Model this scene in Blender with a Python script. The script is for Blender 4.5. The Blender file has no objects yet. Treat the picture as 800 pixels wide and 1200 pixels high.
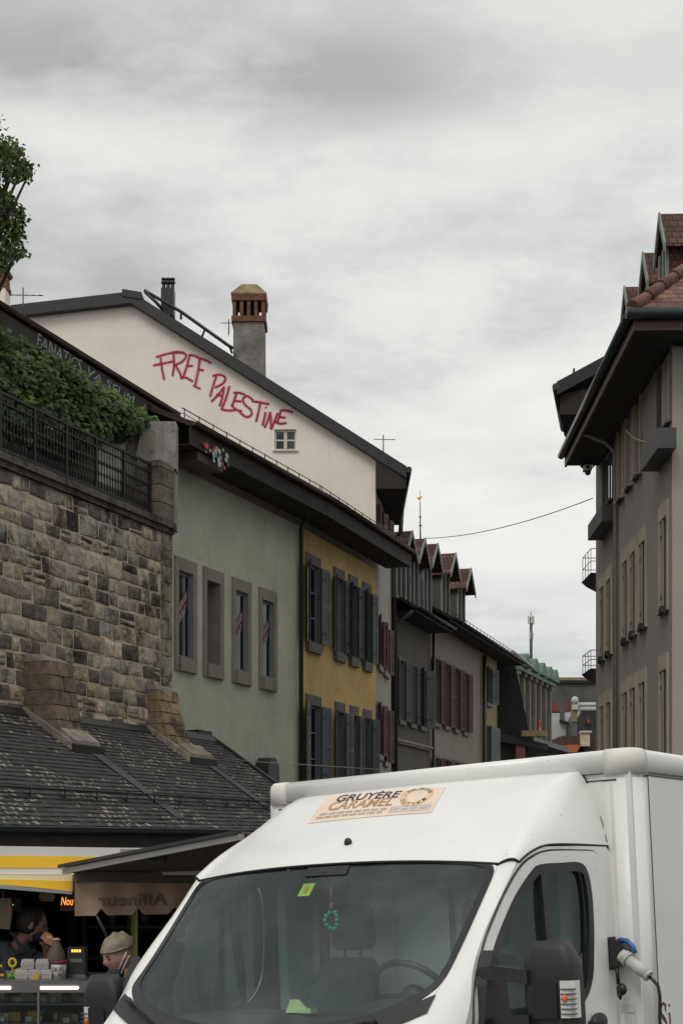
import bpy, bmesh, math, random
from mathutils import Vector, Matrix, Euler
random.seed(7)
rnd = random.random
def ru(a, b): return a + (b - a) * random.random()
S = bpy.context.scene
COL = S.collection
H = 2.2          # camera height above the ground
FP = 1700.0      # focal length in pixels of the 800 px wide photograph

# ------------------------------------------------------------------ materials
def newmat(name):
    m = bpy.data.materials.new(name); m.use_nodes = True
    nt = m.node_tree; nt.nodes.clear()
    out = nt.nodes.new('ShaderNodeOutputMaterial'); b = nt.nodes.new('ShaderNodeBsdfPrincipled')
    nt.links.new(b.outputs[0], out.inputs[0])
    return m, nt, b, out
def N(nt, t, **k):
    n = nt.nodes.new(t)
    for a, v in k.items():
        if a.startswith('i_'): n.inputs[int(a[2:])].default_value = v
        else: setattr(n, a, v)
    return n
def mixc(nt, fac, a, b, blend='MIX'):
    n = nt.nodes.new('ShaderNodeMix'); n.data_type = 'RGBA'; n.blend_type = blend
    for inp, v in ((n.inputs[0], fac), (n.inputs[6], a), (n.inputs[7], b)):
        if hasattr(v, 'is_linked') or hasattr(v, 'links'): nt.links.new(v, inp)
        elif isinstance(v, (int, float)): inp.default_value = v
        else: inp.default_value = (*v, 1) if len(v) == 3 else v
    return n.outputs[2]
def noise(nt, vec, scale, detail=4, rough=.55):
    n = N(nt, 'ShaderNodeTexNoise'); n.inputs['Scale'].default_value = scale
    n.inputs['Detail'].default_value = detail; n.inputs['Roughness'].default_value = rough
    if vec is not None: nt.links.new(vec, n.inputs['Vector'])
    return n.outputs[0]
def ramp(nt, fac, lo, hi, c0=(0, 0, 0, 1), c1=(1, 1, 1, 1)):
    r = N(nt, 'ShaderNodeValToRGB'); e = r.color_ramp.elements
    e[0].position = lo; e[1].position = hi; e[0].color = c0; e[1].color = c1
    nt.links.new(fac, r.inputs[0]); return r.outputs[0]
def objvec(nt, sc=(1, 1, 1)):
    t = N(nt, 'ShaderNodeTexCoord'); m = N(nt, 'ShaderNodeMapping'); m.inputs['Scale'].default_value = sc
    nt.links.new(t.outputs['Object'], m.inputs[0]); return m.outputs[0]
def bump(nt, b, h, strength=.3, dist=.02):
    n = N(nt, 'ShaderNodeBump'); n.inputs['Strength'].default_value = strength; n.inputs['Distance'].default_value = dist
    nt.links.new(h, n.inputs['Height']); nt.links.new(n.outputs[0], b.inputs['Normal'])
def mat(name, c, rough=.7, metal=0., var=.25, scale=3., dirt=None, bmp=.0, bscale=40., spec=None, streak=0., coat=0., usecol=False, grime=None):
    """plain surface with broad tone variation, optional streaks, dirt colour and bump"""
    m, nt, b, out = newmat(name)
    v = objvec(nt)
    n1 = noise(nt, v, scale, 6, .6)
    c2 = tuple(x * (1 - var) for x in c); c3 = tuple(min(1, x * (1 + var * .6)) for x in c)
    col = mixc(nt, ramp(nt, n1, .32, .68), c2, c3)
    if usecol:
        a = N(nt, 'ShaderNodeVertexColor'); a.layer_name = 'Col'
        col = mixc(nt, 1., col, a.outputs[0], 'MULTIPLY')
    if streak > 0:
        vs = objvec(nt, (5, 5, .35)); n2 = noise(nt, vs, 1.6, 5, .6)
        col = mixc(nt, ramp(nt, n2, .5, .85, (0, 0, 0, 1), (streak, streak, streak, 1)), col, tuple(x * .45 for x in c))
    if dirt is not None:
        n3 = noise(nt, v, scale * 4.3, 8, .7)
        col = mixc(nt, ramp(nt, n3, .55, .7), col, dirt)
    nt.links.new(col, b.inputs['Base Color'])
    b.inputs['Roughness'].default_value = rough; b.inputs['Metallic'].default_value = metal
    if spec is not None: b.inputs['Specular IOR Level'].default_value = spec
    if coat: b.inputs['Coat Weight'].default_value = coat; b.inputs['Coat Roughness'].default_value = .08
    if bmp > 0: bump(nt, b, noise(nt, v, bscale, 5, .6), bmp, .02)
    return m
def emit(name, c, s):
    m, nt, b, out = newmat(name); b.inputs['Base Color'].default_value = (*c, 1)
    b.inputs['Emission Color'].default_value = (*c, 1); b.inputs['Emission Strength'].default_value = s
    return m
def glassmat(name, tint=(.6, .68, .66), refl=1.0, rough=.02, dust=0.):
    m, nt, b, out = newmat(name); nt.nodes.remove(b)
    tr = N(nt, 'ShaderNodeBsdfTransparent'); tr.inputs[0].default_value = (*tint, 1)
    gl = N(nt, 'ShaderNodeBsdfGlossy'); gl.inputs['Roughness'].default_value = rough; gl.inputs[0].default_value = (refl * .86, refl, refl * .98, 1)
    fr = N(nt, 'ShaderNodeFresnel'); fr.inputs[0].default_value = 1.52
    mx = N(nt, 'ShaderNodeMixShader'); nt.links.new(fr.outputs[0], mx.inputs[0]); nt.links.new(tr.outputs[0], mx.inputs[1]); nt.links.new(gl.outputs[0], mx.inputs[2])
    last = mx.outputs[0]
    if dust > 0:  # pale veil: dusty film plus reflected haze put into the glass colour
        df = N(nt, 'ShaderNodeBsdfDiffuse'); df.inputs[0].default_value = (.6, .62, .62, 1)
        m2 = N(nt, 'ShaderNodeMixShader'); v = objvec(nt, (1, 1, 1)); n = noise(nt, v, 2.2, 6, .6)
        f = ramp(nt, n, .42, .75, (dust * .25,) * 3 + (1,), (dust,) * 3 + (1,))
        nt.links.new(f, m2.inputs[0]); nt.links.new(last, m2.inputs[1]); nt.links.new(df.outputs[0], m2.inputs[2]); last = m2.outputs[0]
    nt.links.new(last, out.inputs[0]); return m
def tilemat(name, c, row=.17, w=.17, var=.5, lich=None, axis='xz'):
    """roof tiles: brick pattern over object xy with bump"""
    m, nt, b, out = newmat(name)
    t = N(nt, 'ShaderNodeTexCoord'); sp = N(nt, 'ShaderNodeSeparateXYZ'); nt.links.new(t.outputs['Object'], sp.inputs[0])
    cb = N(nt, 'ShaderNodeCombineXYZ')
    nt.links.new(sp.outputs['XYZ'.index(axis[0].upper())], cb.inputs[0]); nt.links.new(sp.outputs['XYZ'.index(axis[1].upper())], cb.inputs[1])
    br = N(nt, 'ShaderNodeTexBrick'); nt.links.new(cb.outputs[0], br.inputs[0])
    br.inputs['Scale'].default_value = 1; br.inputs['Brick Width'].default_value = w; br.inputs['Row Height'].default_value = row
    br.inputs['Mortar Size'].default_value = .012; br.inputs['Mortar Smooth'].default_value = .5
    br.inputs['Color1'].default_value = (*[x * (1 - var) for x in c], 1); br.inputs['Color2'].default_value = (*[min(1, x * (1 + var * .5)) for x in c], 1)
    br.inputs['Mortar'].default_value = (*[x * .2 for x in c], 1)
    col = br.outputs[0]
    n1 = noise(nt, cb.outputs[0], 6, 8, .7)
    col = mixc(nt, ramp(nt, n1, .35, .7), col, mixc(nt, 1., col, (.45, .45, .45), 'MULTIPLY'))
    if lich: col = mixc(nt, ramp(nt, noise(nt, cb.outputs[0], 14, 8, .8), .58, .66), col, lich)
    nt.links.new(col, b.inputs['Base Color']); b.inputs['Roughness'].default_value = .85
    inv = N(nt, 'ShaderNodeMath', operation='SUBTRACT'); inv.inputs[0].default_value = 1; nt.links.new(br.outputs[1], inv.inputs[1])
    bump(nt, b, inv.outputs[0], .8, .03)
    return m

M = {}
M['green'] = mat('green_stucco', (.49, .50, .40), .9, var=.16, scale=.8, streak=.45, dirt=(.37, .375, .30), bmp=.35, bscale=30)
M['yellow'] = mat('yellow_stucco', (.60, .42, .155), .9, var=.22, scale=.7, streak=.6, dirt=(.40, .27, .10), bmp=.3, bscale=30)
M['pale'] = mat('pale_render', (.84, .77, .685), .9, var=.08, scale=.7, streak=.16, bmp=.3, bscale=25)
M['greyw'] = mat('grey_render', (.32, .29, .26), .9, var=.15, scale=.6, streak=.3, bmp=.3)
M['darkw'] = mat('dark_render', (.085, .078, .068), .9, var=.2, scale=.6, streak=.3, bmp=.3)
M['beigew'] = mat('beige_render', (.22, .19, .16), .9, var=.15, scale=.5, streak=.4, bmp=.3)
M['ochrew'] = mat('ochre_render', (.25, .19, .10), .9, var=.2, scale=.6, streak=.3)
M['taupe'] = mat('taupe_render', (.235, .215, .195), .9, var=.07, scale=.5, streak=.12, bmp=.3, bscale=25)
M['taupe2'] = mat('light_taupe_render', (.34, .30, .265), .9, var=.06, scale=.5, streak=.1, bmp=.2)
M['concrete'] = mat('stained_concrete', (.30, .28, .25), .9, var=.35, scale=1.2, streak=.75, dirt=(.07, .065, .06), bmp=.5, bscale=18)
M['frame'] = mat('sandstone_frame', (.24, .215, .185), .85, var=.18, scale=2, streak=.3, bmp=.3)
M['tanframe'] = mat('tan_stone_frame', (.36, .31, .24), .85, var=.15, scale=2, streak=.3, bmp=.3)
M['dframe'] = mat('dark_stone_frame', (.12, .115, .105), .85, var=.2, scale=2, streak=.3)
M['timber'] = mat('dark_eave_timber', (.028, .022, .018), .8, var=.35, scale=3, bmp=.2)
M['soffit'] = mat('soffit_boards', (.032, .026, .022), .85, var=.4, scale=4, bmp=.2)
M['brown'] = mat('brown_eave_metal', (.055, .028, .021), .55, var=.3, scale=3)
M['black'] = mat('black_metal', (.018, .018, .019), .45, var=.3, scale=4)
M['boxgrey'] = mat('dark_grey_panel', (.055, .055, .056), .6, var=.15)
M['iron'] = mat('wrought_iron', (.014, .014, .015), .6, var=.3, scale=8)
M['zinc'] = mat('weathered_zinc', (.085, .095, .10), .5, metal=.3, var=.2, scale=3)
M['gutgreen'] = mat('dark_green_gutter', (.022, .034, .032), .35, var=.3, scale=2)
M['slate'] = tilemat('slate_roof', (.035, .034, .036), .14, .16, .35)
M['slatex'] = tilemat('slate_cladding', (.03, .03, .033), .12, .14, .35, axis='xz')
M['redtile'] = tilemat('red_tile_roof', (.19, .06, .04), .15, .16, .55, lich=(.12, .10, .07), axis='xz')
M['redtiley'] = tilemat('red_tile_slope', (.13, .055, .038), .15, .16, .55, lich=(.12, .10, .07), axis='yz')
M['browntile'] = mat('brown_tiles', (.075, .04, .03), .85, var=.5, scale=6, usecol=True, dirt=(.05, .05, .03))
M['copper'] = mat('green_copper', (.085, .145, .105), .6, var=.2, scale=2, dirt=(.07, .12, .09))
M['dgreen'] = mat('painted_bargeboard', (.19, .215, .19), .7, var=.2, scale=3)
M['gshut'] = mat('slate_blue_shutter', (.062, .075, .072), .55, var=.2, scale=2, streak=.2)
M['rshut'] = mat('dark_red_shutter', (.075, .014, .018), .6, var=.25, scale=2, streak=.2)
M['dshut'] = mat('dark_blue_shutter', (.028, .034, .04), .6, var=.25, scale=2)
M['wframe'] = mat('blue_grey_window_frame', (.15, .18, .23), .5, var=.1)
M['whiteframe'] = mat('white_window_frame', (.60, .58, .54), .6, var=.08)
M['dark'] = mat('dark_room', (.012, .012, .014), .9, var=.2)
M['curtain'] = mat('grey_curtain', (.20, .20, .19), .9, var=.2, scale=4)  # cloth grey; also stands in for glass reflections on the green house
M['wcurtain'] = mat('white_curtain', (.75, .75, .73), .9, var=.06, scale=4)  # white for cloth, panels and one window's painted sky reflection
M['pane'] = glassmat('window_glass', (.55, .6, .6), 1., .03)
M['spray'] = mat('crimson_spray', (.42, .008, .06), .8, var=.15)
M['white'] = mat('white_spray', (.30, .34, .36), .8, var=.3)
M['banner'] = mat('dark_red_banner', (.10, .014, .04), .7, var=.1)
M['lettering'] = mat('pale_lettering', (.42, .37, .36), .7, var=.05)
def spraysoft():
    m, nt, b, out = newmat('crimson_overspray'); b.inputs['Base Color'].default_value = (.5, .03, .11, 1); b.inputs['Roughness'].default_value = .9
    tr = N(nt, 'ShaderNodeBsdfTransparent'); mx = N(nt, 'ShaderNodeMixShader')
    a = N(nt, 'ShaderNodeVertexColor'); a.layer_name = 'Col'
    nn = noise(nt, objvec(nt), 60, 2, .5); mu = N(nt, 'ShaderNodeMath', operation='MULTIPLY'); nt.links.new(a.outputs[0], mu.inputs[0]); nt.links.new(ramp(nt, nn, .3, .6), mu.inputs[1])
    nt.links.new(mu.outputs[0], mx.inputs[0]); nt.links.new(tr.outputs[0], mx.inputs[1]); nt.links.new(b.outputs[0], mx.inputs[2]); nt.links.new(mx.outputs[0], out.inputs[0])
    return m
M['soft'] = spraysoft()
def stonemat():
    m, nt, b, out = newmat('ashlar_stone'); v = objvec(nt)
    a = N(nt, 'ShaderNodeVertexColor'); a.layer_name = 'Col'
    n1 = noise(nt, v, 7, 10, .75)
    col = mixc(nt, ramp(nt, n1, .3, .72), mixc(nt, 1., a.outputs[0], (.48, .45, .42), 'MULTIPLY'), mixc(nt, 1., a.outputs[0], (1.75, 1.6, 1.40), 'MULTIPLY'))
    n2 = noise(nt, v, 1.1, 6, .7)      # soot in broad patches with ragged edges
    col = mixc(nt, ramp(nt, n2, .49, .60), col, mixc(nt, 1., col, (.20, .19, .18), 'MULTIPLY'))
    n4 = noise(nt, v, 24, 6, .8)
    col = mixc(nt, ramp(nt, n4, .60, .70), col, (.40, .38, .33))
    nt.links.new(col, b.inputs['Base Color']); b.inputs['Roughness'].default_value = .92
    bump(nt, b, noise(nt, v, 16, 10, .75), .9, .05); return m
M['stone'] = stonemat()
M['mortar'] = mat('lime_mortar', (.46, .39, .31), .95, var=.4, scale=3, dirt=(.12, .11, .10), bmp=.6, bscale=30)
def leafmat(name, c):
    m, nt, b, out = newmat(name); a = N(nt, 'ShaderNodeVertexColor'); a.layer_name = 'Col'
    col = mixc(nt, 1., a.outputs[0], c, 'MULTIPLY'); nt.links.new(col, b.inputs['Base Color']); b.inputs['Roughness'].default_value = .55
    tl = N(nt, 'ShaderNodeBsdfTranslucent'); nt.links.new(mixc(nt, 1., col, (1.3, 1.5, .6), 'MULTIPLY'), tl.inputs[0])
    mx = N(nt, 'ShaderNodeMixShader'); mx.inputs[0].default_value = .3
    nt.links.new(b.outputs[0], mx.inputs[1]); nt.links.new(tl.outputs[0], mx.inputs[2]); nt.links.new(mx.outputs[0], out.inputs[0]); return m
M['leaf'] = leafmat('vine_leaf', (.06, .105, .018))
M['tleaf'] = leafmat('tree_leaf', (.06, .10, .02))
M['bark'] = mat('bark', (.06, .045, .03), .9, var=.4, scale=8, bmp=.5)
def lslate():
    m, nt, b, out = newmat('lichen_slate_tiles'); v = objvec(nt)
    a = N(nt, 'ShaderNodeVertexColor'); a.layer_name = 'Col'
    n1 = noise(nt, objvec(nt, (1, 2.2, 1)), 18, 6, .75); n2 = noise(nt, v, .9, 3, .6)
    mu = N(nt, 'ShaderNodeMath', operation='ADD'); nt.links.new(n1, mu.inputs[0]); nt.links.new(n2, mu.inputs[1])
    col = mixc(nt, ramp(nt, mu.outputs[0], 1.02, 1.10), a.outputs[0], (.38, .36, .31))
    nt.links.new(col, b.inputs['Base Color']); b.inputs['Roughness'].default_value = .7
    bump(nt, b, noise(nt, v, 30, 6, .7), .5, .02); return m
M['lslate'] = lslate()

# ------------------------------------------------------------------ mesh builder
class MB:
    def __init__(s): s.v = []; s.f = []; s.c = []; s.sm = []
    def face(s, pts, c=(1, 1, 1), smooth=False):
        i = len(s.v); s.v += [tuple(p) for p in pts]; s.f.append(tuple(range(i, i + len(pts)))); s.c.append(c); s.sm.append(smooth)
    def mesh(s, vs, fs, c=(1, 1, 1), smooth=False):
        i = len(s.v); s.v += [tuple(p) for p in vs]
        for f in fs: s.f.append(tuple(i + k for k in f)); s.c.append(c); s.sm.append(smooth)
    def hexa(s, p, c=(1, 1, 1)):     # p: 8 corners, bottom ring then top ring
        s.mesh(p, [(3, 2, 1, 0), (4, 5, 6, 7), (0, 1, 5, 4), (1, 2, 6, 5), (2, 3, 7, 6), (3, 0, 4, 7)], c)
    def box(s, x0, x1, y0, y1, z0, z1, c=(1, 1, 1), xf=None):
        x0, x1 = min(x0, x1), max(x0, x1); y0, y1 = min(y0, y1), max(y0, y1); z0, z1 = min(z0, z1), max(z0, z1)
        p = [(x0, y0, z0), (x1, y0, z0), (x1, y1, z0), (x0, y1, z0), (x0, y0, z1), (x1, y0, z1), (x1, y1, z1), (x0, y1, z1)]
        if xf: p = [xf @ Vector(q) for q in p]
        s.hexa(p, c)
    def prism(s, poly, fn, d0, d1, c=(1, 1, 1), smooth=False):   # poly 2D, fn(a,b,d)->3D
        n = len(poly); v = [fn(a, b, d0) for a, b in poly] + [fn(a, b, d1) for a, b in poly]
        s.mesh(v, [tuple(range(n))[::-1], tuple(range(n, 2 * n))], c)
        s.mesh(v, [(i, (i + 1) % n, n + (i + 1) % n, n + i) for i in range(n)], c, smooth)
    def loft(s, loops, closed=True, caps=True, c=(1, 1, 1), smooth=True):
        n = len(loops[0]); v = [p for l in loops for p in l]; f = []
        for k in range(len(loops) - 1):
            for i in range(n if closed else n - 1):
                j = (i + 1) % n; f.append((k * n + i, k * n + j, (k + 1) * n + j, (k + 1) * n + i))
        s.mesh(v, f, c, smooth)
        if caps and closed: s.face(loops[0][::-1], c); s.face(loops[-1], c)
    def tube(s, path, r, n=8, c=(1, 1, 1), caps=True):
        path = [Vector(p) for p in path]; rs = r if isinstance(r, (list, tuple)) else [r] * len(path); loops = []
        up = None
        for i, p in enumerate(path):
            d = (path[min(i + 1, len(path) - 1)] - path[max(i - 1, 0)]).normalized()
            if up is None: up = Vector((0, 0, 1)) if abs(d.z) < .9 else Vector((1, 0, 0))
            a = d.cross(up).normalized(); b = a.cross(d).normalized(); up = b
            loops.append([p + (a * math.cos(2 * math.pi * k / n) + b * math.sin(2 * math.pi * k / n)) * rs[i] for k in range(n)])
        s.loft(loops, True, caps, c, True)
    def ell(s, ctr, rad, nu=14, nv=10, c=(1, 1, 1), fn=None, xf=None):
        vs = []; fs = []
        for j in range(nv + 1):
            th = math.pi * j / nv
            for i in range(nu):
                ph = 2 * math.pi * i / nu; d = Vector((math.sin(th) * math.cos(ph), math.sin(th) * math.sin(ph), math.cos(th)))
                q = Vector((d.x * rad[0], d.y * rad[1], d.z * rad[2]))
                if fn: q = fn(q, d)
                q = q + Vector(ctr)
                if xf: q = xf @ q
                vs.append(q)
        for j in range(nv):
            for i in range(nu): fs.append((j * nu + i, (j + 1) * nu + i, (j + 1) * nu + (i + 1) % nu, j * nu + (i + 1) % nu))
        s.mesh(vs, fs, c, True)
    def build(s, name, m, parent=None, loc=None, rot=None, weld=True, label=None, norm=True):
        me = bpy.data.meshes.new(name); me.from_pydata(s.v, [], s.f); me.update()
        if any(c != (1, 1, 1) for c in s.c) or m in (M['browntile'], M['stone'], M['lslate']):
            at = me.color_attributes.new('Col', 'FLOAT_COLOR', 'CORNER'); k = 0
            for p, c in zip(me.polygons, s.c):
                for q in range(p.loop_total):
                    at.data[k].color = ((0, 0, .75, .75)[q],) * 3 + (1,) if c[0] == 's' else (*c, 1); k += 1
        for p, q in zip(me.polygons, s.sm): p.use_smooth = q
        bm = bmesh.new(); bm.from_mesh(me)
        if weld: bmesh.ops.remove_doubles(bm, verts=bm.verts, dist=1e-4)
        if norm: bmesh.ops.recalc_face_normals(bm, faces=bm.faces)
        bm.to_mesh(me); bm.free()
        me.materials.append(m); o = bpy.data.objects.new(name, me); COL.objects.link(o)
        if parent: o.parent = parent
        if loc: o.location = loc
        if rot: o.rotation_euler = rot
        if label: o['label'] = label
        return o
def tag(o, label, cat, group=None):
    o['label'] = label; o['category'] = cat
    if group: o['group'] = group
    return o
def struct(o, kind='structure'): o['kind'] = kind; return o
def empty(name, loc=(0, 0, 0), rot=(0, 0, 0), label=None, cat=None, group=None):
    o = bpy.data.objects.new(name, None); COL.objects.link(o); o.location = loc; o.rotation_euler = rot; o.empty_display_size = .2
    if label: tag(o, label, cat, group)
    return o
def kids(o): return [c for c in COL.objects if c.parent == o]
def copy_tree(o, parent=None):
    c = o.copy(); COL.objects.link(c); c.parent = parent
    for ch in kids(o): copy_tree(ch, c)
    return c
def W(px, py, Y): return Vector(((px - 400) / FP * Y, Y, H + (985 - py) / FP * Y))
def textmesh(body, size=1., bold=0., shear=0., spacing=1.):
    cu = bpy.data.curves.new('t', 'FONT'); cu.body = body; cu.size = size; cu.offset = bold; cu.shear = shear; cu.space_character = spacing
    cu.align_x = 'LEFT'; cu.fill_mode = 'FRONT'; cu.resolution_u = 3
    o = bpy.data.objects.new('t', cu); COL.objects.link(o); bpy.context.view_layer.update()
    me = bpy.data.meshes.new_from_object(o.evaluated_get(bpy.context.evaluated_depsgraph_get()))
    bpy.data.objects.remove(o); vs = [v.co.copy() for v in me.vertices]; fs = [tuple(p.vertices) for p in me.polygons]
    x0 = min(v.x for v in vs); x1 = max(v.x for v in vs); y0 = min(v.y for v in vs); y1 = max(v.y for v in vs)
    return [((v.x - x0) / (x1 - x0), (v.y - y0) / (y1 - y0)) for v in vs], fs, (x1 - x0) / (y1 - y0)
def ribbon(mb, pts, w, fn, c=(1, 1, 1), lift=0., soft=False):
    """flat brush stroke: pts 2D, fn(a,b,lift)->3D; round-ish ends"""
    P = [Vector(p).to_2d() if len(p) > 2 else Vector((p[0], p[1])) for p in pts]
    # smooth by subdividing
    Q = []
    for i in range(len(P) - 1):
        p0 = P[max(i - 1, 0)]; p1 = P[i]; p2 = P[i + 1]; p3 = P[min(i + 2, len(P) - 1)]
        for k in range(5):
            t = k / 5.; Q.append(.5 * ((2 * p1) + (p2 - p0) * t + (2 * p0 - 5 * p1 + 4 * p2 - p3) * t * t + (3 * p1 - p0 - 3 * p2 + p3) * t ** 3))
    Q.append(P[-1]); n = len(Q); L = []
    for i, q in enumerate(Q):
        d = (Q[min(i + 1, n - 1)] - Q[max(i - 1, 0)]); d = d.normalized() if d.length > 1e-6 else Vector((1, 0)); nn = Vector((-d.y, d.x))
        ww = w * (.55 if i in (0, n - 1) else 1.) * .5
        L.append((q + nn * ww, q, q - nn * ww))
    for i in range(n - 1):
        a, b = L[i], L[i + 1]
        if soft:
            base = len(mb.v)
            mb.face([fn(*a[0], lift), fn(*b[0], lift), fn(*b[1], lift), fn(*a[1], lift)], ('s', 0, 1)); mb.face([fn(*a[2], lift), fn(*b[2], lift), fn(*b[1], lift), fn(*a[1], lift)], ('s', 0, 1))
        else: mb.face([fn(*a[0], lift), fn(*b[0], lift), fn(*b[2], lift), fn(*a[2], lift)], c)
# ------------------------------------------------------------------ camera, world, sun
cam = bpy.data.cameras.new('camera'); co = bpy.data.objects.new('camera', cam); COL.objects.link(co)
co.location = (0, 0, H); co.rotation_euler = (math.radians(90), 0, 0)
cam.sensor_fit = 'HORIZONTAL'; cam.sensor_width = 24; cam.lens = 24 * FP / 800; cam.shift_y = 385 / 800.
cam.clip_start = .1; cam.clip_end = 3000; S.camera = co
S.view_settings.view_transform = 'Standard'; S.view_settings.look = 'None'; S.view_settings.exposure = 0; S.view_settings.gamma = 1
S.cycles.use_denoising = True; S.cycles.max_bounces = 8; S.cycles.transparent_max_bounces = 16

w = bpy.data.worlds.new('World'); S.world = w; w.use_nodes = True; nt = w.node_tree; nt.nodes.clear()
out = N(nt, 'ShaderNodeOutputWorld'); bg = N(nt, 'ShaderNodeBackground'); nt.links.new(bg.outputs[0], out.inputs[0])
sky = N(nt, 'ShaderNodeTexSky'); sky.sky_type = 'NISHITA'; sky.sun_disc = False
SUN_E, SUN_R = math.radians(52), math.radians(205); sky.sun_elevation = SUN_E; sky.sun_rotation = SUN_R
tc = N(nt, 'ShaderNodeTexCoord'); sp = N(nt, 'ShaderNodeSeparateXYZ'); nt.links.new(tc.outputs['Generated'], sp.inputs[0])
# project the view direction on a cloud layer overhead: xy / (z + k)
ad = N(nt, 'ShaderNodeMath', operation='ADD'); nt.links.new(sp.outputs[2], ad.inputs[0]); ad.inputs[1].default_value = .22
mxz = N(nt, 'ShaderNodeMath', operation='MAXIMUM'); nt.links.new(ad.outputs[0], mxz.inputs[0]); mxz.inputs[1].default_value = .05
dv = []
for k in (0, 1):
    d = N(nt, 'ShaderNodeMath', operation='DIVIDE'); nt.links.new(sp.outputs[k], d.inputs[0]); nt.links.new(mxz.outputs[0], d.inputs[1]); dv.append(d)
cb = N(nt, 'ShaderNodeCombineXYZ'); nt.links.new(dv[0].outputs[0], cb.inputs[0]); nt.links.new(dv[1].outputs[0], cb.inputs[1])
mp = N(nt, 'ShaderNodeMapping'); nt.links.new(cb.outputs[0], mp.inputs[0]); mp.inputs['Location'].default_value = (CLX, CLY, 0) if 'CLX' in globals() else (3.1, 1.7, 0); mp.inputs['Scale'].default_value = (1.1, 1.5, 1)
n1 = noise(nt, mp.outputs[0], 2.6, 10, .58); n2 = noise(nt, mp.outputs[0], .9, 4, .5)
s1 = N(nt, 'ShaderNodeMath', operation='MULTIPLY'); nt.links.new(n1, s1.inputs[0]); s1.inputs[1].default_value = .55
s2 = N(nt, 'ShaderNodeMath', operation='MULTIPLY'); nt.links.new(n2, s2.inputs[0]); s2.inputs[1].default_value = .45
sm_ = N(nt, 'ShaderNodeMath', operation='ADD'); nt.links.new(s1.outputs[0], sm_.inputs[0]); nt.links.new(s2.outputs[0], sm_.inputs[1])
r = N(nt, 'ShaderNodeValToRGB'); nt.links.new(sm_.outputs[0], r.inputs[0]); e = r.color_ramp.elements
e[0].position = .34; e[0].color = (.50, .507, .505, 1); e[1].position = .58; e[1].color = (.93, .918, .885, 1)
k = e.new(.41); k.color = (.65, .656, .65, 1); k = e.new(.48); k.color = (.83, .825, .80, 1)
# low band a little cooler and dimmer, zenith (outside the frame) brighter as under a real overcast
el = N(nt, 'ShaderNodeMapRange'); nt.links.new(sp.outputs[2], el.inputs[0]); el.inputs[1].default_value = .0; el.inputs[2].default_value = .22; el.inputs[3].default_value = 0; el.inputs[4].default_value = 1
c1 = mixc(nt, el.outputs[0], mixc(nt, .7, r.outputs[0], (.62, .665, .675)), r.outputs[0])
ez = N(nt, 'ShaderNodeMapRange'); nt.links.new(sp.outputs[2], ez.inputs[0]); ez.inputs[1].default_value = .5; ez.inputs[2].default_value = 1.; ez.inputs[3].default_value = 1.0; ez.inputs[4].default_value = 1.7
vm = N(nt, 'ShaderNodeVectorMath', operation='SCALE'); nt.links.new(c1, vm.inputs[0]); nt.links.new(ez.outputs[0], vm.inputs[3])
sk = N(nt, 'ShaderNodeVectorMath', operation='SCALE'); nt.links.new(sky.outputs[0], sk.inputs[0]); sk.inputs[3].default_value = .06
# a heavier grey bank of cloud high on the left, ragged by the same noise
bz = N(nt, 'ShaderNodeMapRange'); bz.interpolation_type = 'SMOOTHSTEP'; nt.links.new(sp.outputs[2], bz.inputs[0]); bz.inputs[1].default_value = .425; bz.inputs[2].default_value = .462
bz2 = N(nt, 'ShaderNodeMapRange'); bz2.interpolation_type = 'SMOOTHSTEP'; nt.links.new(sp.outputs[2], bz2.inputs[0]); bz2.inputs[1].default_value = .47; bz2.inputs[2].default_value = .505; bz2.inputs[3].default_value = 1; bz2.inputs[4].default_value = .5
bx = N(nt, 'ShaderNodeMapRange'); bx.interpolation_type = 'SMOOTHSTEP'; nt.links.new(sp.outputs[0], bx.inputs[0]); bx.inputs[1].default_value = .0; bx.inputs[2].default_value = .16; bx.inputs[3].default_value = 1; bx.inputs[4].default_value = .3
n5 = noise(nt, mp.outputs[0], 3.6, 9, .6); rg = ramp(nt, n5, .25, .52)
m1 = N(nt, 'ShaderNodeMath', operation='MULTIPLY'); nt.links.new(bz.outputs[0], m1.inputs[0]); nt.links.new(bz2.outputs[0], m1.inputs[1])
m2 = N(nt, 'ShaderNodeMath', operation='MULTIPLY'); nt.links.new(m1.outputs[0], m2.inputs[0]); nt.links.new(bx.outputs[0], m2.inputs[1])
m3 = N(nt, 'ShaderNodeMath', operation='MULTIPLY'); nt.links.new(m2.outputs[0], m3.inputs[0]); nt.links.new(rg, m3.inputs[1])
m4 = N(nt, 'ShaderNodeMath', operation='MULTIPLY'); nt.links.new(m3.outputs[0], m4.inputs[0]); m4.inputs[1].default_value = .85
vb = mixc(nt, m4.outputs[0], vm.outputs[0], (.40, .41, .41))
fin = mixc(nt, .94, sk.outputs[0], vb); nt.links.new(fin, bg.inputs[0]); bg.inputs[1].default_value = 1.0
su = bpy.data.lights.new('sun', 'SUN'); su.energy = 1.1; su.angle = math.radians(25); su.color = (1, .97, .92)
so = bpy.data.objects.new('sun', su); COL.objects.link(so)
so.rotation_euler = (math.pi / 2 - SUN_E, 0, math.pi - SUN_R)

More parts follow.
